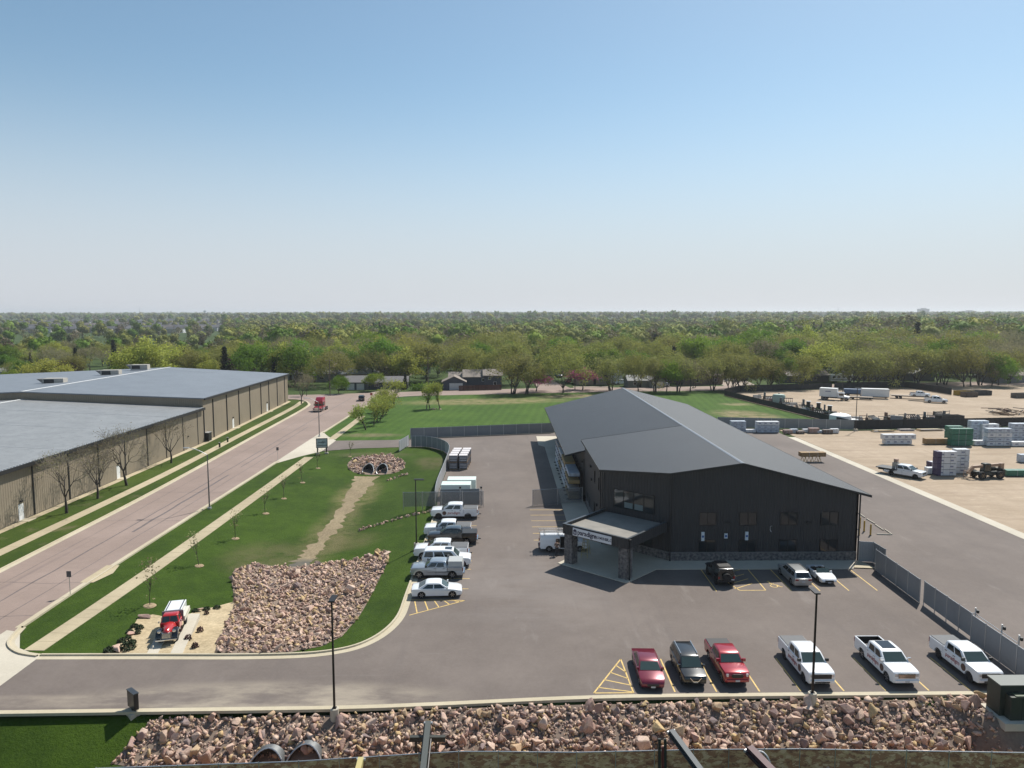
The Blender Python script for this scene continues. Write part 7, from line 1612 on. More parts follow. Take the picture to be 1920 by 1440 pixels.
for s in (-1, 1): bx(t, 'fuel_tank', -.8, .9, *sorted((s * .75, s * 1.15)), .45, .95, M_chrome, .1); m = MB(); m.cyl((-1.1, s * 1.0, .9), (-1.1, s * 1.0, 3.6), .09, n=8); ob('exhaust_stack', m, M_chrome, t)
add_wheels(t, [(2.7, 1.0), (2.7, -1.0), (-1.7, 1.0), (-1.7, -1.0), (-2.9, 1.0), (-2.9, -1.0)], .5, .32, M_rim); p = at(601, 770); place(t, p.x, p.y, -90 - 3)
def trailer(label, px, py, hd, L, body, box=None, z=1.0, name='trailer'):
    t = thing(name, label, 'trailer'); bx(t, 'deck', -L / 2, L / 2, -1.2, 1.2, z - .15, z, body); bx(t, 'frame_rail', -L / 2 + .3, L / 2 - .3, -.5, .5, z - .4, z - .152, M_under)
    if box: bb = bx(t, 'box', -L / 2, L / 2, -1.25, 1.25, z + .003, z + box[0], box[1], .05)
    add_wheels(t, [(-L * .28, 1.0), (-L * .28, -1.0), (-L * .28 - 1.05, 1.0), (-L * .28 - 1.05, -1.0)], .42, .28, M_rimk)
    for s in (-.6, .6): m = MB(); m.bar((L / 2 - .8, s, 0), (L / 2 - .8, s, z - .15), .1, .1); ob('landing_leg', m, M_under, t)
    p = at(px, py); place(t, p.x, p.y, hd); return t
trailer('blue covered trailer behind the box truck', 1600, 742, -20, 6.0, M_black, (1.5, mat('blue_box', (.05, .10, .19), .5)), .8); trailer('white enclosed trailer in the far yard', 1640, 747, -18, 8.0, M_black, (2.5, mat('box_white', (.66, .67, .66), .5)), .7); trailer('empty low flatbed trailer between truck and white trailer', 1612, 749, -22, 7.5, mat('deck_wood', (.3, .25, .2), .8), None, .9, 'flatbed_trailer')
trailer('long flatbed trailer carrying a pickup in the far yard', 1712, 748, -25, 13.0, mat('deck_wood', (.3, .25, .2), .8), None, 1.1, 'flatbed_trailer')
p = at(1728, 751); place(pickup('white pickup riding on the long flatbed trailer', P_WHITE, 'open', L=5.6), p.x - .6, p.y + .2, -25, 1.12)
t = pickup('white tow truck hitched before the long flatbed trailer', P_WHITE, 'black', L=6.2, H=2.2, W=2.2); p = at(1748, 755); place(t, p.x + .8, p.y - .4, -25)
# dumpsters
for px, py, c, L, lab in ((1807, 741, (.34, .22, .03), 6.0, 'yellow open dumpster by the far yard fence'), (1836, 741, (.03, .03, .032), 7.5, 'black open dumpster beside the yellow one'), (1817, 744, (.10, .07, .05), 4.5, 'low brown skip before the dumpsters'), (1918, 746, (.09, .08, .07), 7, 'grey stake-sided trailer box at the yard edge'), (1780, 790, (.02, .021, .022), 6.5, 'black open bin at the end of the machine row')):
    p = at(px, py); t = thing('dumpster', lab, 'dumpster', (p.x, p.y, 0.01), R(8)); m_ = mat('dumpster_%d' % px, c, .6, var=.2)
    for (x0, x1, y0, y1) in ((-L / 2, L / 2, -1.2, -1.1), (-L / 2, L / 2, 1.1, 1.2), (-L / 2, -L / 2 + .1, -1.1, 1.1), (L / 2 - .1, L / 2, -1.1, 1.1)): bx(t, 'side_panel', x0, x1, y0, y1, .15, 1.6, m_)
    bx(t, 'floor_plate', -L / 2, L / 2, -1.2, 1.2, .05, .148, m_)
    for k in range(5): bx(t, 'rib', -L / 2 + L * (k + .5) / 5 - .06, -L / 2 + L * (k + .5) / 5 + .06, -1.28, -1.203, .2, 1.55, m_)
# white tank beside the fence
p = at(1575, 792); t = thing('storage_tank', 'large white covered tank by the black fence corner', 'tank', (p.x, p.y, 0)); m = MB(); m.rev([(2.6, 0), (2.6, 1.6), (2.45, 1.9), (1.6, 2.25), (.2, 2.3)], 22, 'z'); ob('shell', m, M_white, t, smooth=40); m = MB(); m.rev([(.3, 2.28), (.3, 2.42), (.2, 2.46)], 10, 'z'); ob('hatch', m, M_galv, t); bx(t, 'side_box', 2.4, 4.2, -1.2, .8, 0, .9, M_white, .1)
p = at(1460, 755); t = thing('storage_tank', 'small green water tank among the parked machines', 'tank', (p.x, p.y, 0)); m = MB(); m.rev([(1.9, 0), (1.9, 2.2), (1.6, 2.6), (.3, 2.8)], 18, 'z'); ob('shell', m, mat('tank_green', (.27, .36, .30), .5), t, smooth=40); m = MB(); m.rev([(.3, 2.78), (.3, 2.95)], 10, 'z'); ob('hatch', m, M_trim, t)
# upright compact machines
for i, (px, py, lab) in enumerate(((1516, 772, 'upright stand-on loader nearest the green tank'), (1535, 775, 'upright stand-on loader, middle of three'), (1556, 781, 'upright stand-on loader closest to the open gravel'))):
    p = at(px, py); t = thing('compact_loader', lab, 'loader', (p.x, p.y, 0.01), R(-30), 'stand-on loaders in the far yard')
    bx(t, 'body', -.9, .7, -.6, .6, .35, 1.5, M_dkm, .06); bx(t, 'cab', -.6, .4, -.5, .5, 1.5, 2.9, M_dkm, .08); bx(t, 'cab_window', .402, .42, -.4, .4, 1.8, 2.7, mat('pale_cab_glass', (.3, .33, .35), .1)); bx(t, 'roof', -.75, .55, -.6, .6, 2.903, 3.0, mat('machine_white', (.5, .5, .5), .5), .03)
    for s in (-1, 1): bx(t, 'track', -1.1, 1.0, *sorted((s * .62, s * .95)), 0, .7, M_tyre, .15); m = MB(); m.bar((-.8, s * .75, 1.6), (1.3, s * .75, .6), .14, .2); ob('lift_arm', m, mat('loader_green', (.10, .17, .05), .5), t)
    bx(t, 'bucket', 1.2, 1.9, -.95, .95, .05, .65, M_dkm)
# attachments standing in rows by the fences
AT = [(1420 + i * 7.6, 746 + i * 2.25 + random.uniform(-2, 2)) for i in range(19)] + [(1478 + i * 10, 757 + i * 3.0) for i in range(8)] + [(1600 + i * 9.0, 791 - i * .18 + random.uniform(-2.0, 1.5)) for i in range(22)] + [(1745 + i * 8, 783 + random.uniform(-2, 3)) for i in range(5)]
ACOL = [(.03, .032, .034), (.10, .11, .115), (.05, .09, .11), (.16, .16, .16), (.10, .05, .035)]
for i, (px, py) in enumerate(AT):
    p = at(px, py); k = i % 4; c = mat('attachment_%d' % (i % 5), ACOL[i % 5], .6, var=.2); second = px > 1595
    kinds = ['bucket attachment', 'fork attachment', 'auger attachment', 'grapple attachment']; t = thing('machine_attachment', 'dark machine %s standing in the row by the %s' % (kinds[k], 'black dividing fence' if second else 'grass-side fence'), 'attachment', (p.x, p.y, .01), random.uniform(-.5, .5), 'machine attachments by the fences'); s = random.uniform(1.1, 1.6); t.scale = (s, s, s * random.uniform(.8, 1.2))
    if k == 0:
        m = MB(); m.hexa([(-.9, -.4, 0), (.9, -.4, 0), (.9, .4, .1), (-.9, .4, .1), (-.9, .3, .75), (.9, .3, .75), (.9, .4, .8), (-.9, .4, .8)]); ob('shell', m, c, t)
        for x in (-.9, .87): m = MB(); m.add([(x, -.4, 0), (x, .4, .1), (x, .4, .8), (x + .03, -.4, 0), (x + .03, .4, .1), (x + .03, .4, .8)], [(0, 1, 2), (5, 4, 3), (0, 3, 4, 1), (1, 4, 5, 2), (2, 5, 3, 0)]); ob('side_plate', m, c, t)
        bx(t, 'mount', -.4, .4, .402, .5, .2, .7, M_dkm)
    elif k == 1:
        for x in (-.45, .45): bx(t, 'tine', x - .06, x + .06, -1.2, 0, .02, .08, c)
        for z in (.1, .55, 1.0): bx(t, 'crossbar', -.7, .7, .0, .08, z, z + .1, c)
        for x in (-.65, .6): bx(t, 'side_bar', x, x + .06, .081, .14, .05, 1.15, c)
    elif k == 2:
        m = MB(); m.cyl((0, 0, .35), (1.9, 0, .45), .09, n=8); ob('shaft', m, c, t); m = MB()
        for q in range(9): m.rev([(.28, .25 + q * .19), (.26, .27 + q * .19)], 10, 'x', (0, 0, .38))
        tag(ob('flight', m, c, t), kind='stuff'); bx(t, 'drive_head', -.5, .05, -.25, .25, .1, .8, M_dkm, .04); bx(t, 'post_frame', -.3, -.15, -.3, .3, .8, 1.6, c)
    else:
        for x in (-.7, -.35, 0, .35, .7):
            m = MB(); m.bar((x, .3, .9), (x, -.5, .6), .08, .1); m.bar((x, -.5, .6), (x, -.8, .05), .08, .1); m.bar((x, .3, .9), (x, .3, .05), .08, .1); ob('claw', m, c, t)
        bx(t, 'crossbar', -.8, .8, .25, .4, .92, 1.05, M_dkm)
# scrap heap at the far end of the dividing fence
p = at(1888, 777); t = thing('scrap_pile', 'heap of rusty bars and brown scrap behind the dividing fence', 'scrap pile', (p.x, p.y, 0)); 
for i in range(46):
    m = MB(); a = random.uniform(0, 3.14); L = random.uniform(.8, 2.2); x, y, z = random.gauss(0, 3.2), random.gauss(0, 1.0), random.uniform(.1, 1.6); m.bar((x - L * math.cos(a), y - L * math.sin(a), z), (x + L * math.cos(a), y + L * math.sin(a), z + random.uniform(-.3, .3)), .14, .16); ob('bar', m, [mat('rusty_bar', (.16, .09, .06), .8, var=.3), M_skid, mat('dark_scrap', (.05, .045, .045), .7)][i % 3], t)
# masts in the yards
for px, py, top, lab in ((1604, 808, 727, 'thin tall yard light pole with concrete foot by the grey fence end'), (1579, 750, 697, 'thin light pole beside the white box truck'), (1300, 728, 676, 'utility pole by the brown houses')):
    p = at(px, py); h = zat(p.x, p.y, top); t = thing('yard_pole', lab, 'light pole', (p.x, p.y, 0)); m = MB(); m.cyl((0, 0, 0), (0, 0, h), .11, .07, n=7); ob('pole', m, mat('dark_pole', (.05, .04, .035), .7), t); bx(t, 'lamp_head', -.5, .5, -.15, .15, h - .1, h + .08, M_trim); bx(t, 'foot', -.4, .4, -.4, .4, 0, .5, M_apron)
# black service cabinet and meters by the tan wall
p = at(385, 827); t = thing('service_cabinet', 'black service cabinet on the grass beside the tan wall', 'utility cabinet', (p.x, p.y, 0)); bx(t, 'cabinet', -1.1, 1.1, -.8, .8, .1, 1.9, M_black, .03); bx(t, 'pad', -1.25, 1.25, -.95, .95, -.1, .1, M_apron); bx(t, 'lid', -1.15, 1.15, -.85, .85, 1.903, 1.97, M_galv)
p = at(357, 829); t = thing('meter_rack', 'grey electric meter rack against the tan wall', 'meter rack', (p.x - .3, p.y, 0)); bx(t, 'panel', -.3, .1, -.7, .7, .4, 2.2, M_white)
for z in (.9, 1.6): m = MB(); m.rev([(.16, .1), (.16, .22)], 10, 'x', (0, 0, z)); ob('meter', m, M_galv, t)
m = MB(); m.cyl((-.1, .2, 2.2), (-.1, .2, 4.6), .07, n=6); ob('conduit', m, M_galv, t)
# utility pedestal posts on the verge
for px, py, lab in ((412, 839, 'short brown utility post on the verge'), (427, 829, 'short green utility pedestal on the verge')):
    p = at(px, py); t = thing('utility_post', lab, 'utility post', (p.x, p.y, 0)); m = MB(); m.box(-.14, .14, -.14, .14, 0, 1.0); ob('post', m, mat('post_%d' % px, (.06, .045, .03) if px < 420 else (.03, .06, .03), .7), t); m = MB(); m.box(-.17, .17, -.17, .17, 1.0, 1.06); ob('cap', m, M_galv, t)
# yellow step ladder under the canopy, worker beside the van
p = at(1098, 1044); t = thing('step_ladder', 'yellow step ladder standing under the canopy', 'ladder', (p.x, p.y, .1), R(-20)); M_yl = mat('ladder_yellow', (.40, .33, .13), .5)
for s in (-1, 1): m = MB(); m.bar((s * .36, -.7, 0), (s * .18, 0, 2.9), .06, .03); ob('rail', m, M_yl, t); m = MB(); m.bar((s * .36, .75, 0), (s * .18, .03, 2.9), .06, .03); ob('rear_leg', m, M_yl, t)
for k in range(8): z = .32 + .33 * k; w = .36 - .18 * z / 2.9; m = MB(); m.bar((-w, -.7 * (1 - z / 2.9), z), (w, -.7 * (1 - z / 2.9), z), .09, .03); ob('step', m, M_yl, t)
def person(label, x, y, rz, shirt, trousers, hair, bend=0.0):
    t = thing('person', label, 'person', (x, y, .02), rz)
    def skin(name, verts, edges, radii, mat_, root=0, sub=2):
        me = bpy.data.meshes.new(name); me.from_pydata(verts, edges, []); o = bpy.data.objects.new(name, me); COL.objects.link(o)
        md = o.modifiers.new('skin', 'SKIN'); md.use_smooth_shade = True
        for v, r in zip(me.skin_vertices[0].data, radii): v.radius = r if isinstance(r, tuple) else (r, r); v.use_root = False
        me.skin_vertices[0].data[root].use_root = True
        sb_ = o.modifiers.new('sub', 'SUBSURF'); sb_.levels = sub; sb_.render_levels = sub
        dg = bpy.context.evaluated_depsgraph_get(); nm = bpy.data.meshes.new_from_object(o.evaluated_get(dg)); bpy.data.objects.remove(o); nm.materials.clear(); nm.materials.append(mat_); nm.name = name; return ob(name, nm, parent=t)
    V = [(0, 0, .98), (0, .02, 1.18), (.04, 0, 1.40), (.05, 0, 1.50), (.07, 0, 1.60), (.08, 0, 1.72), (.03, .2, 1.42), (.0, .27, 1.17), (.22, .24, 1.02), (.03, -.2, 1.42), (.02, -.28, 1.16), (.24, -.22, 1.05), (0, .1, .92), (.06, .12, .50), (-.02, .13, .08), (.14, .14, .045), (0, -.1, .92), (.02, -.12, .50), (-.1, -.13, .08), (.06, -.14, .045), (.31, .23, .99), (.33, -.2, 1.03)]
    E_ = [(0, 1), (1, 2), (2, 3), (3, 4), (4, 5), (2, 6), (6, 7), (7, 8), (2, 9), (9, 10), (10, 11), (0, 12), (12, 13), (13, 14), (14, 15), (0, 16), (16, 17), (17, 18), (18, 19), (8, 20), (11, 21)]
    Rr = [(.15, .12), (.15, .11), (.15, .10), .055, .085, .075, .07, .05, .036, .07, .05, .036, .095, .062, .045, .04, .095, .062, .045, .04, .025, .025]
    b = skin('body', V, E_, Rr, mat('skin_tone', (.36, .22, .16), .6))
    skin('shirt', [V[i] for i in (0, 1, 2, 6, 7, 9, 10)], [(0, 1), (1, 2), (2, 3), (3, 4), (2, 5), (5, 6)], [(.165, .135), (.165, .125), (.165, .115), .085, .066, .085, .066], shirt); skin('trousers', [V[i] for i in (0, 12, 13, 14, 16, 17, 18)], [(0, 1), (1, 2), (2, 3), (0, 4), (4, 5), (5, 6)], [(.16, .13), .11, .078, .065, .11, .078, .065], trousers)
    m = MB(); m.rev([(.09, 1.66), (.105, 1.72), (.085, 1.79), (.03, 1.82)], 12, 'z', (.07, 0, 0)); ob('hair', m, hair, t, smooth=60)
    for s in (-1, 1):
        for k, (dy, L) in enumerate(((-.03, .07), (-.01, .085), (.012, .08), (.032, .062))): m = MB(); y0 = (.23 if s > 0 else -.2) + dy; m.cyl((.32, y0, 1.0), (.32 + L * .7, y0, .985), .010, .009, n=5); m.cyl((.32 + L * .7, y0, .985), (.32 + L, y0, .955), .009, .007, n=5); ob('finger', m, mat('skin_tone', (.36, .22, .16), .6), t)
    for s in (-1, 1): m = MB(); y0 = .14 if s > 0 else -.14; x0 = .06 if s > 0 else -.02; m.box(x0 - .13, x0 + .15, y0 - .05, y0 + .05, 0, .09); me = m.mesh('shoe', M_black); bevel_mesh(me, .03, 1); ob('shoe', me, parent=t)
    m = MB(); m.cyl((.155, 0, 1.68), (.175, 0, 1.645), .012, .018, n=5); ob('nose', m, mat('skin_tone', (.36, .22, .16), .6), t)
    return t
person('person in a brown shirt and dark trousers by the open van door', 6.0, 78.6, R(70), mat('brown_shirt', (.16, .11, .08), .8), mat('dark_trousers', (.05, .05, .055), .8), mat('dark_hair', (.03, .022, .018), .7))
# ------------------------------------------------------------------ machines in the lower yard, booms reaching into view
def boom_machine(label, x, y, tip, c, kind, w=.42):
    g = land(x, y); t = thing('boom_lift', label, 'machine', (x, y, g)); T = Vector((tip[0] - x, tip[1] - y, tip[2] - g))
    bx(t, 'undercarriage', -1.4, 1.4, -1.0, 1.0, .35, .9, M_dkm, .05); bx(t, 'upper_body', -1.2, 1.0, -.9, .9, .95, 2.1, c, .1)
    for s in (-1, 1): bx(t, 'track', -1.8, 1.8, *sorted((s * 1.0, s * 1.5)), 0, .85, M_tyre, .2)
    A_ = Vector((0, .2, 1.7)); m = MB(); m.bar(A_, T, w, w * 1.15); b = ob('boom', m, c, t)
    d = (T - A_).normalized(); sd = d.cross(Vector((0, 0, 1))).normalized()
    m = MB(); m.cyl(A_ + sd * w * .75 + d * .6, A_ + (T - A_) * .8 + sd * w * .75, .06, n=8); ob('hydraulic_ram', m, M_pole, b); m = MB(); m.cyl(A_ + (T - A_) * .55 - sd * w * .65, T - sd * w * .65, .04, n=6); ob('hose', m, M_black, b); m = MB(); m.cyl(T - sd * w * .8, T + sd * w * .8, .1, n=10); ob('pin', m, M_galv, b)
    if kind == 'bar':
        m = MB(); m.bar(T + Vector((-1.15, -.5, -.75)), T + Vector((1.15, -.5, -.75)), .28, .32); cb_ = ob('crossbar', m, M_dkm, b)
        for s in (-.75, .55): m = MB(); m.bar(T + Vector((s, -.55, -.9)), T + Vector((s, -.6, -2.6)), .14, .14); ob('hanger', m, M_dkm, b)
        for k in (-.07, .07): m = MB(); v = T + Vector((k, -.1, -.25)); m.box(v.x - .045, v.x + .045, v.y - .22, v.y - .14, v.z - .05, v.z + .05); ob('lamp', m, M_white, b)
    if kind == 'fork':
        for s in (-.75, -.38): m = MB(); m.bar(T + Vector((s, -.1, -.4)), T + Vector((s, -.35, -3.0)), .16, .16); ob('mast_rail', m, M_dkm, b)
        m = MB(); m.bar(T + Vector((-.55, -.2, -.9)), T + Vector((-.55, -.35, -2.6)), .14, .14); ob('ram', m, mat('oxide_red', (.13, .02, .02), .5), b)
    if kind == 'hose':
        pr = None; m = MB()
        for k in range(9): a = k / 8; q = T + Vector((.45 + 1.0 * a, -.15 - .25 * a, -.1 + .30 * math.sin(a * 2.6) - 1.4 * a * a)); m.cyl(pr, q, .06, n=7) if pr else None; pr = q
        ob('white_hose', m, M_white, b)
    return t
def tip(px, py, dz): q = at(px, py, dz); return (q.x, q.y, q.z)
boom_machine('grey-green machine boom with a dark crossbar before the screened fence', at(800, 1405, -.3).x + .1, 37.6, tip(803, 1356, .6), mat('boom_grey_green', (.06, .07, .066), .6, .1), 'bar', .36)
boom_machine('slate blue machine boom leaning beside dark mast rails', at(1262, 1400, 0).x + 2.2, 37.2, tip(1258, 1372, .9), mat('boom_slate', (.04, .052, .06), .6, .1), 'fork', .36)
boom_machine('maroon machine boom with a white hose curling beside it', at(1402, 1405, 0).x + 2.1, 37.2, tip(1404, 1405, .4), mat('boom_maroon', (.06, .02, .026), .6, .1), 'hose', .48)
t = boom_machine('short pale yellow machine mast before the screened fence', at(676, 1420, 0).x, 38.0, tip(677, 1424, -.2), mat('mast_yellow', (.50, .42, .18), .5), 'plain', .34)
# ================================================================== houses beyond the cross street
def hmat(name, c, **k): return mat(name, c, .8, var=.08, **k)
SHINGLE = {'grey': hmat('grey_shingles', (.15, .14, .14)), 'brown': hmat('brown_shingles', (.17, .115, .095)), 'tan': hmat('tan_shingles', (.22, .185, .155)), 'light': hmat('light_shingles', (.27, .27, .26)), 'dark': hmat('dark_shingles', (.07, .065, .065))}
M_dark_glass = glass_mat('house_glass', (.02, .024, .028))
def house(label, x, y, rz, parts, name='house', cat='house', z=0.0):
    """parts: (x0, x1, y0, y1, wall height, ridge rise, ridge axis, wall material, roof material, features)"""
    t = thing(name, label, cat, (x, y, z), rz)
    for (x0, x1, y0, y1, h, rise, ax_, wm, rm, feats) in parts:
        m = MB(); m.box(x0, x1, y0, y1, -.3, h)
        cx, cy_ = (x0 + x1) / 2, (y0 + y1) / 2
        if ax_ == 'x' : m.add([(x0, y0, h), (x0, y1, h), (x0, cy_, h + rise - .05), (x1, y0, h), (x1, y1, h), (x1, cy_, h + rise - .05)], [(0, 2, 1), (3, 4, 5)])
        elif ax_ == 'y': m.add([(x0, y0, h), (x1, y0, h), (cx, y0, h + rise - .05), (x0, y1, h), (x1, y1, h), (cx, y1, h + rise - .05)], [(0, 1, 2), (3, 5, 4)])
        w = ob('wall', m, wm, t); o = .5; m = MB(); tk = .18
        if ax_ == 'x':
            for s, yy in ((-1, y0 - o), (1, y1 + o)):
                zz = h - rise * o / (cy_ - y0) ; m.hexa([(x0 - o, yy, zz), (x1 + o, yy, zz), (x1 + o, cy_, h + rise), (x0 - o, cy_, h + rise), (x0 - o, yy, zz + tk), (x1 + o, yy, zz + tk), (x1 + o, cy_, h + rise + tk), (x0 - o, cy_, h + rise + tk)])
        elif ax_ == 'y':
            for s, xx in ((-1, x0 - o), (1, x1 + o)):
                zz = h - rise * o / (cx - x0); m.hexa([(xx, y0 - o, zz), (cx, y0 - o, h + rise), (cx, y1 + o, h + rise), (xx, y1 + o, zz), (xx, y0 - o, zz + tk), (cx, y0 - o, h + rise + tk), (cx, y1 + o, h + rise + tk), (xx, y1 + o, zz + tk)])
        else:  # hip
            k = min(x1 - x0, y1 - y0) / 2; b_ = [(x0 - o, y0 - o, h), (x1 + o, y0 - o, h), (x1 + o, y1 + o, h), (x0 - o, y1 + o, h)]; r_ = [(x0 + k, cy_, h + rise), (x1 - k, cy_, h + rise)] if x1 - x0 >= y1 - y0 else [(cx, y0 + k, h + rise), (cx, y1 - k, h + rise)]
            m.add(b_ + r_, [(0, 1, 5, 4), (1, 2, 5), (2, 3, 4, 5), (3, 0, 4), (0, 3, 2, 1)] if x1 - x0 >= y1 - y0 else [(0, 1, 4), (1, 2, 5, 4), (2, 3, 5), (3, 0, 4, 5), (0, 3, 2, 1)])
        ob('roof', m, rm, t)
        for f in feats:
            kd, fx, fz, fw, fh = f[:5]; side = f[5] if len(f) > 5 else 'f'; mm = MB(); yq = y0
            mm.box(fx - fw / 2, fx + fw / 2, yq - .06, yq - .004, fz, fz + fh); nm = {'g': 'garage_door', 'w': 'window', 'd': 'door', 'c': 'chimney'}[kd]
            if kd == 'c': mm = MB(); mm.box(fx - fw / 2, fx + fw / 2, cy_ - fw / 2, cy_ + fw / 2, h + .3, fz + fh)
            ft = ob(nm, mm, {'g': hmat('garage_white', (.55, .55, .54)), 'w': M_white, 'd': M_trim, 'c': hmat('brick_chimney', (.2, .1, .08))}[kd], t)
            if kd == 'w': mm = MB(); mm.box(fx - fw / 2 + .08, fx + fw / 2 - .08, yq - .075, yq - .062, fz + .08, fz + fh - .08); ob('pane', mm, M_dark_glass, ft)
            if kd == 'g':
                for q in range(1, 4): mm = MB(); mm.box(fx - fw / 2, fx + fw / 2, yq - .067, yq - .061, fz + fh * q / 4 - .015, fz + fh * q / 4 + .015); ob('panel_joint', mm, M_galv, ft)
    return t
BLUE = hmat('slate_blue_siding', (.055, .066, .085)); GREY = hmat('grey_siding', (.16, .165, .17)); TAN = hmat('tan_siding_house', (.30, .235, .17)); BRN = hmat('brown_siding', (.17, .125, .095)); GRN = hmat('grey_green_siding', (.14, .165, .165)); WHT = hmat('white_siding', (.5, .5, .48)); DRK = hmat('dark_siding', (.06, .055, .05)); PNK = hmat('rose_brick', (.22, .12, .10))
def hp(px, py): p = at(px, py); return p.x, p.y
x, y = hp(669, 731); house('long dark blue house with two white garage doors near the junction', x, y, R(4), [(-4.3, 4.0, 0, 8, 2.8, 1.9, 'x', BLUE, SHINGLE['grey'], [('g', -2.2, 0, 2.7, 2.3), ('g', 1.3, 0, 2.7, 2.3)]), (4.0, 18.0, 1.5, 9, 2.6, 1.7, 'x', BLUE, SHINGLE['grey'], [('w', 7, 1, 1.6, 1.2), ('w', 11, 1, 1.6, 1.2), ('d', 14, 0, 1, 2.1)])])
x, y = hp(672, 715); house('hip-roofed house with pale shingles behind the two garage doors', x, y, R(4), [(-8, 7, 0, 10, 3.0, 2.8, 'h', TAN, SHINGLE['light'], [('w', -3, 1, 1.6, 1.2), ('w', 2, 1, 1.6, 1.2)])])
x, y = hp(852, 731); house('dark blue gable garage with one wide white door', x, y, R(3), [(-4.2, 4.0, 0, 8, 2.9, 1.9, 'y', BLUE, SHINGLE['tan'], [('g', .6, 0, 4.8, 2.4)]), (-2, 5.5, 8, 17, 3.2, 2.2, 'x', BLUE, SHINGLE['tan'], [])])
x, y = hp(903, 729); house('two-storey dark blue house behind the brown board fence', x, y, R(3), [(-6.5, 2.5, 3, 12, 4.2, 2.2, 'x', BLUE, SHINGLE['tan'], [('w', .8, 2.4, 1.3, 1.2)]), (1.0, 7.5, 2, 10, 4.8, 1.9, 'x', BLUE, SHINGLE['tan'], [('w', 5, 1.2, 1.2, 1.2), ('w', 3, 3.2, 1.0, 1.0)])])
x, y = hp(902, 692); house('house with steep red-brown gable above the blue house', x, y, R(10), [(-5, 5, 0, 12, 4.5, 3.6, 'y', TAN, SHINGLE['brown'], [('w', 0, 4.2, 1.3, 1.3)]), (2, 9, -3, 6, 3.2, 2.4, 'y', TAN, SHINGLE['light'], [('w', 5, 1.2, 1.4, 1.2)])])
x, y = hp(1222, 727); house('grey-green garage and cottage with pale door along the cross street', x, y, R(6), [(-1.0, 5.0, 0, 8, 2.6, 1.9, 'y', GRN, SHINGLE['grey'], [('g', 2.2, 0, 4.0, 2.2)]), (-8.5, -1.0, 1.5, 8, 2.7, 1.6, 'x', GRN, SHINGLE['light'], [('w', -6, .9, 1.2, 1.1), ('d', -4, 0, .9, 2)])])
x, y = hp(1115, 721); house('tan brick house behind the white parked pickup', x, y, R(5), [(-7, 6, 0, 9, 3.2, 2.4, 'h', TAN, SHINGLE['grey'], [('w', -3, 1, 1.6, 1.3), ('w', 2.5, 1, 1.6, 1.3), ('d', 0, 0, 1, 2.1)]), (5, 12, 4, 14, 4.5, 2.8, 'y', WHT, SHINGLE['grey'], [])])
x, y = hp(1270, 719); house('tall brown house with hipped roof among the thin trees', x, y, R(6), [(-7, 6, 2, 12, 5.6, 3.2, 'h', BRN, SHINGLE['brown'], [('w', -3, 3.4, 1.2, 1.3), ('w', 2, 3.4, 1.2, 1.3), ('w', -3, 1, 1.2, 1.3)])])
x, y = hp(1308, 722); house('brown gabled house with low wing beside the tall brown one', x, y, R(6), [(-6, 5.5, 0, 9, 3.2, 2.2, 'y', BRN, SHINGLE['brown'], [('w', 0, 1, 1.2, 1.3)]), (5.5, 11, 2, 11, 3.6, 2.0, 'x', BRN, SHINGLE['brown'], [('w', 8, 1, 1.2, 1.2)])])
x, y = hp(1515, 717); house('dark ranch house with pale windows behind the tree row', x, y, R(9), [(-9, 9, 0, 9, 2.9, 2.0, 'x', DRK, SHINGLE['tan'], [('w', -5, .6, 1.5, 1.9), ('w', -1.5, .6, 1.5, 1.9), ('w', 3, .9, 1.5, 1.3), ('d', 1, 0, 1, 2.1)])])
x, y = hp(1715, 712); house('pale grey house with light roof behind the far yard', x, y, R(10), [(-12, 8, 0, 10, 4.2, 2.4, 'x', GREY, SHINGLE['light'], [('w', -6, 1, 1.4, 1.3), ('w', 0, 1, 1.4, 1.3), ('w', 5, 1, 1.4, 1.3)]), (-4, 6, -4, 0, 3.0, 1.8, 'y', GREY, SHINGLE['light'], [])])
x, y = hp(1655, 712); house('pale blue-grey house behind the white enclosed trailer', x, y, R(10), [(-9, 8, 0, 9, 3.4, 2.2, 'x', GREY, SHINGLE['grey'], [('w', -5, 1, 1.4, 1.3), ('w', 0, 1, 1.4, 1.3)])])
x, y = hp(1900, 718); house('dark house under trees at the far side of the yard road', x, y, R(12), [(-8, 9, 0, 9, 3.0, 2.0, 'x', GREY, SHINGLE['tan'], [('w', -3, 1, 1.4, 1.3), ('w', 3, 1, 1.4, 1.3)])])
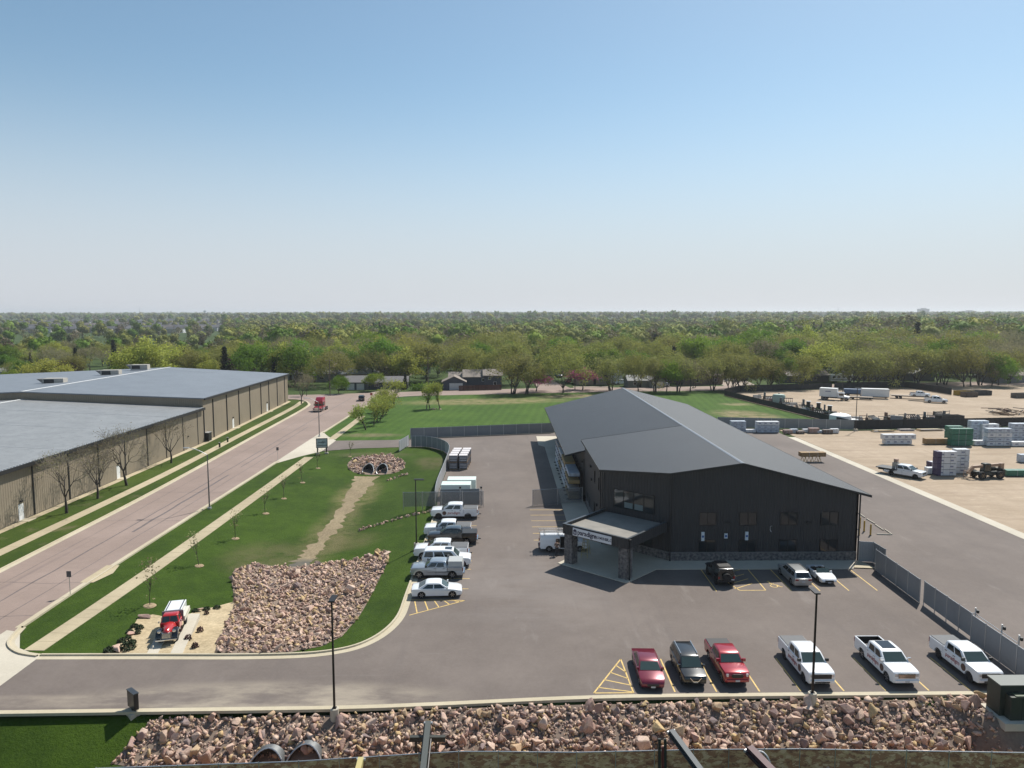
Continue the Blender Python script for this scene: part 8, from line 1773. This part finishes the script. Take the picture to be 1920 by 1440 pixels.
for i, (px, py, wm, rm, lab) in enumerate(((590, 716, GREY, 'grey', 'grey house behind the trees at the junction corner'), (545, 712, WHT, 'grey', 'white house glimpsed beside the tan building corner'), (620, 702, PNK, 'brown', 'rose brick house behind the left tree group'.replace('left ', 'junction ')), (735, 704, TAN, 'tan', 'tan house hidden behind the bare tree'), (775, 700, WHT, 'light', 'white gabled house behind the large half-bare tree'), (700, 652, WHT, 'light', 'long white-roofed building deep in the wood'), (765, 660, GREY, 'light', 'pale-roofed house near the dark spruces'), (1095, 680, GREY, 'grey', 'grey house up the side street'), (1040, 668, PNK, 'brown', 'red-brown house at the top of the side street'), (1550, 690, WHT, 'light', 'white-roofed house behind the motor home'), (1600, 688, WHT, 'grey', 'white house behind the huge olive tree'), (1180, 690, TAN, 'tan', 'tan-roofed house behind the grey-green garage'), (20, 712, hmat('pale_blue_roofed', (.3, .34, .36)), 'light', 'pale blue house behind the tan roof'), (1345, 690, WHT, 'grey', 'white house behind the brown houses'), (1820, 700, TAN, 'tan', 'tan house behind the far tree row'), (505, 690, GREY, 'grey', 'grey-roofed house beyond the tan building among green trees'), (665, 680, WHT, 'light', 'white house in the gap beyond the hip-roofed one'), (835, 684, GREY, 'tan', 'tan-roofed grey house above the blue garage'), (955, 690, WHT, 'grey', 'white-walled house between blue house and side street'), (1130, 664, TAN, 'brown', 'brown-roofed house higher up beyond the side street'), (1240, 672, GREY, 'light', 'light-roofed house beyond the tall brown one'), (1430, 676, WHT, 'light', 'white house among the vivid green trees'), (1490, 664, TAN, 'grey', 'tan house deep behind the dark ranch house'), (1680, 676, GREY, 'light', 'light-roofed house deep behind the white trailer'), (1770, 680, WHT, 'grey', 'white house beyond the tall straight tree'), (870, 652, TAN, 'light', 'light-roofed house deep in the wood above the blue house'), (1330, 656, WHT, 'light', 'white-roofed house deep in the wood above the brown houses'))):
    x, y = hp(px, py); house(lab, x, y, R(random.uniform(-8, 14)), [(-8, 8, 0, 10, 3.4 if i != 5 else 5, 2.4, 'x' if i % 3 else 'h', wm, SHINGLE[rm], [('w', -4, 1, 1.6, 1.3), ('w', 3, 1, 1.6, 1.3), ('d', 0, 0, 1, 2.1)])])
# brown board fence before the blue house: each board its own piece
p0, p1 = at(861, 733), at(941, 731); t = thing('board_fence', 'red-brown board fence before the dark blue house', 'fence', (p0.x, p0.y, 0)); n = int((p1 - p0).length / .32); M_bf = mat('red_brown_boards', (.085, .040, .030), .8, objvar=.25)
mb = MB(); d = (p1 - p0).normalized(); nn = Vector((-d.y, d.x, 0)); w = d * .15; k = nn * .02; mb.hexa([-w - k, w - k, w + k, -w + k] + [v + Vector((0, 0, 1.9)) for v in (-w - k, w - k, w + k, -w + k)]); bme = mb.mesh('board', M_bf)
for i in range(n): q = (p1 - p0) * (i / n); ob('board', bme, parent=t, loc=(q.x, q.y, random.uniform(-.04, .04)))
# motor home
x, y = hp(1578, 717); t = thing('motor_home', 'white motor home with dark windows parked by the dark ranch house', 'motor home'); bx(t, 'body', -4.5, 4.2, -1.2, 1.2, .6, 3.3, P_WHITE, .15); bx(t, 'windscreen', 4.17, 4.22, -1.0, 1.0, 1.7, 2.9, M_vglass); bx(t, 'side_stripe', -4.3, 4.0, -1.21, -1.202, 1.1, 1.35, mat('stripe_grey', (.2, .18, .16), .5)); bx(t, 'roof_unit', -1, .5, -.5, .5, 3.302, 3.6, M_white, .05)
for xx in (-3.4, -1.6, .4, 2.4): bx(t, 'side_window', xx - .55, xx + .55, -1.213, -1.203, 1.8, 2.6, M_vglass)
add_wheels(t, [(2.9, .95), (2.9, -.95), (-2.6, .95), (-2.6, -.95)], .45, .28, M_rim); place(t, x, y, -6)
# utility poles
for px, py, top, lab in ((619, 742, 672, 'utility pole at the junction corner'), (803, 735, 668, 'utility pole beside the hedge across the road'), (1078, 730, 672, 'utility pole beside the purple tree'), (1304, 727, 690, 'utility pole before the brown gabled house')):
    p = at(px, py); h = zat(p.x, p.y, top); t = thing('utility_pole', lab, 'utility pole', (p.x, p.y, 0)); m = MB(); m.cyl((0, 0, -.2), (0, 0, h), .16, .11, n=8); ob('pole', m, mat('creosote_pole', (.10, .08, .065), .85), t)
    m = MB(); m.bar((-1.2, 0, h - .7), (1.2, 0, h - .7), .1, .12); ob('crossarm', m, M_skid, t)
    for s in (-1.1, -.5, .5, 1.1): m = MB(); m.cyl((s, 0, h - .64), (s, 0, h - .45), .05, n=6); ob('insulator', m, M_galv, t)
# hedge by the road
g = np.random.default_rng(3); p0, p1 = at(775, 732), at(822, 731); c = np.stack([np.linspace(0, 1, 9)] * 3, 1) * np.array((p1 - p0)[:]) + np.array([0, 0, .9]); pts = [(Vector(q), 3) for q in c]; V, F = leaves(g, pts, 2600, .8, .2); V[:, 2] = np.abs(V[:, 2])
t = thing('hedge', 'loose green hedge along the cross street beside the blue garage', 'hedge', (p0.x, p0.y, 0)); ob('foliage', fast_mesh('foliage', V, F, LEAF['green'], g.random(len(F))), parent=t); m = MB()
for q in c: m.cyl((q[0], q[1], -.1), (q[0], q[1], 1.2), .06, .03, n=5)
tag(ob('stems', m, M_bark, t), kind='stuff')
# houses on the hillside to the left, one object each
HW = [mat('far_wall_%d' % i, c, .8) for i, c in enumerate(((.42, .42, .43), (.26, .27, .29), (.72, .72, .72), (.36, .31, .25)))]; HR = [mat('far_roof_%d' % i, c, .8) for i, c in enumerate(((.07, .072, .08), (.10, .10, .11), (.13, .11, .10)))]
def far_house(w, d, h, wm, rm):
    m = MB(); m.box(-w / 2, w / 2, -d / 2, d / 2, -2, h, 0); o = .5; m.add([(-w / 2 - o, -d / 2 - o, h), (w / 2 + o, -d / 2 - o, h), (w / 2 + o, d / 2 + o, h), (-w / 2 - o, d / 2 + o, h), (-w / 2 - o, 0, h + 3), (w / 2 + o, 0, h + 3)], [(0, 1, 5, 4), (2, 3, 4, 5), (1, 2, 5), (3, 0, 4), (0, 3, 2, 1)], 1); return m.mesh('hillside_house', [wm, rm])
FHM = [far_house(13, 10, 6, HW[i % 4], HR[i % 3]) for i in range(8)]
hr = np.random.default_rng(8); k = 0
while k < 280:
    px, py = hr.uniform(25, 430), hr.uniform(600, 626); tries_ = globals().get('tries_', 0) + 1
    if tries_ > 20000: break
    # walk out along the ray until it meets the hillside
    d = _f + _r * ((px - 960) / FPX) + _u * ((720 - py) / FPX); tt = 700.0
    while tt < 6000 and CAMH + d.z * tt > land(d.x * tt, d.y * tt) + 5: tt += 20
    if tt >= 2700 or tt < 1000: 
        continue
    X, Y = d.x * tt, d.y * tt; o = ob('hillside_house', FHM[k % 8], loc=(X, Y, land(X, Y)), rz=hr.uniform(-.6, .6), label='small dark-roofed house on the distant hillside', cat='house', group='houses on the distant hillside'); k += 1
    m = None
# skyline towers and blocks
for px, py, w, h, lab in ((1727, 579, 70, 14, 'square hospital block on the far skyline'.replace('hospital ', '')), (1648, 584, 45, 10, 'low pale block on the far skyline'), (1812, 583, 90, 10, 'long low block on the far skyline')):
    Y = 5000; X = atd(px, Y); zt_ = zat(X, Y, py); g0 = land(X, Y); t = thing('city_block', lab, 'building', (X, Y, g0)); M_blk = mat('far_block', (.16, .17, .19), .8); H_ = zt_ - g0; bx(t, 'wall', -w / 2, w / 2, -15, 15, 0, H_, M_blk); bx(t, 'penthouse', -w * .2, w * .25, -8, 8, H_, H_ + 5, M_blk)
    for q in range(4): bx(t, 'window_band', -w * .46, w * .46, -15.3, -15.1, H_ - 4 - q * 6, H_ - 2 - q * 6, M_dark_glass)
for px, py, lab in ((387, 582, 'pale water tower on the far skyline'), (886, 583, 'second water tower on the far skyline')):
    Y = 4500; X = atd(px, Y); zt_ = zat(X, Y, py); g0 = land(X, Y); t = thing('water_tower', lab, 'water tower', (X, Y, g0)); H_ = zt_ - g0; M_wt = mat('far_tower', (.22, .27, .32), .7); m = MB(); m.rev([(2.5, 0), (2.0, H_ - 14), (7, H_ - 10), (9, H_ - 6), (7, H_ - 1), (1, H_)], 14, 'z'); ob('tank', m, M_wt, t, smooth=50); m = MB(); m.cyl((0, 0, H_), (0, 0, H_ + 4), .4, n=5); ob('mast', m, M_wt, t)
for px, py, lab in ((265, 577, 'thin lattice mast on the far skyline'), (1568, 577, 'thin mast on the skyline above the motor home')):
    Y = 3500; X = atd(px, Y); zt_ = zat(X, Y, py); g0 = land(X, Y); t = thing('radio_mast', lab, 'mast', (X, Y, g0)); m = MB(); m.cyl((0, 0, 0), (0, 0, zt_ - g0), .9, .5, n=4); ob('tower', m, mat('mast_grey', (.25, .26, .28), .6), t); m = MB(); m.cyl((0, 0, zt_ - g0), (0, 0, zt_ - g0 + 5), .25, n=4); ob('aerial', m, mat('mast_grey', (.25, .26, .28), .6), t)
# ================================================================== the air
hz = bpy.data.materials.new('pale_haze'); hz.use_nodes = True; ht = hz.node_tree; ht.nodes.clear(); pv = ht.nodes.new('ShaderNodeVolumePrincipled'); ho = ht.nodes.new('ShaderNodeOutputMaterial'); ht.links.new(pv.outputs[0], ho.inputs['Volume'])
pv.inputs['Density'].default_value = 0.00011; pv.inputs['Color'].default_value = (.92, .96, 1.0, 1); pv.inputs['Anisotropy'].default_value = 0.3
zmax = max(v[2] for v in gv) + 45; zmin = min(v[2] for v in gv) - 1.5
m = MB(); m.box(min(xs) - 30, max(xs) + 30, -640, max(ys) + 30, zmin, zmax); ob('haze', m, hz, kind='stuff', label='pale spring haze over the whole landscape')
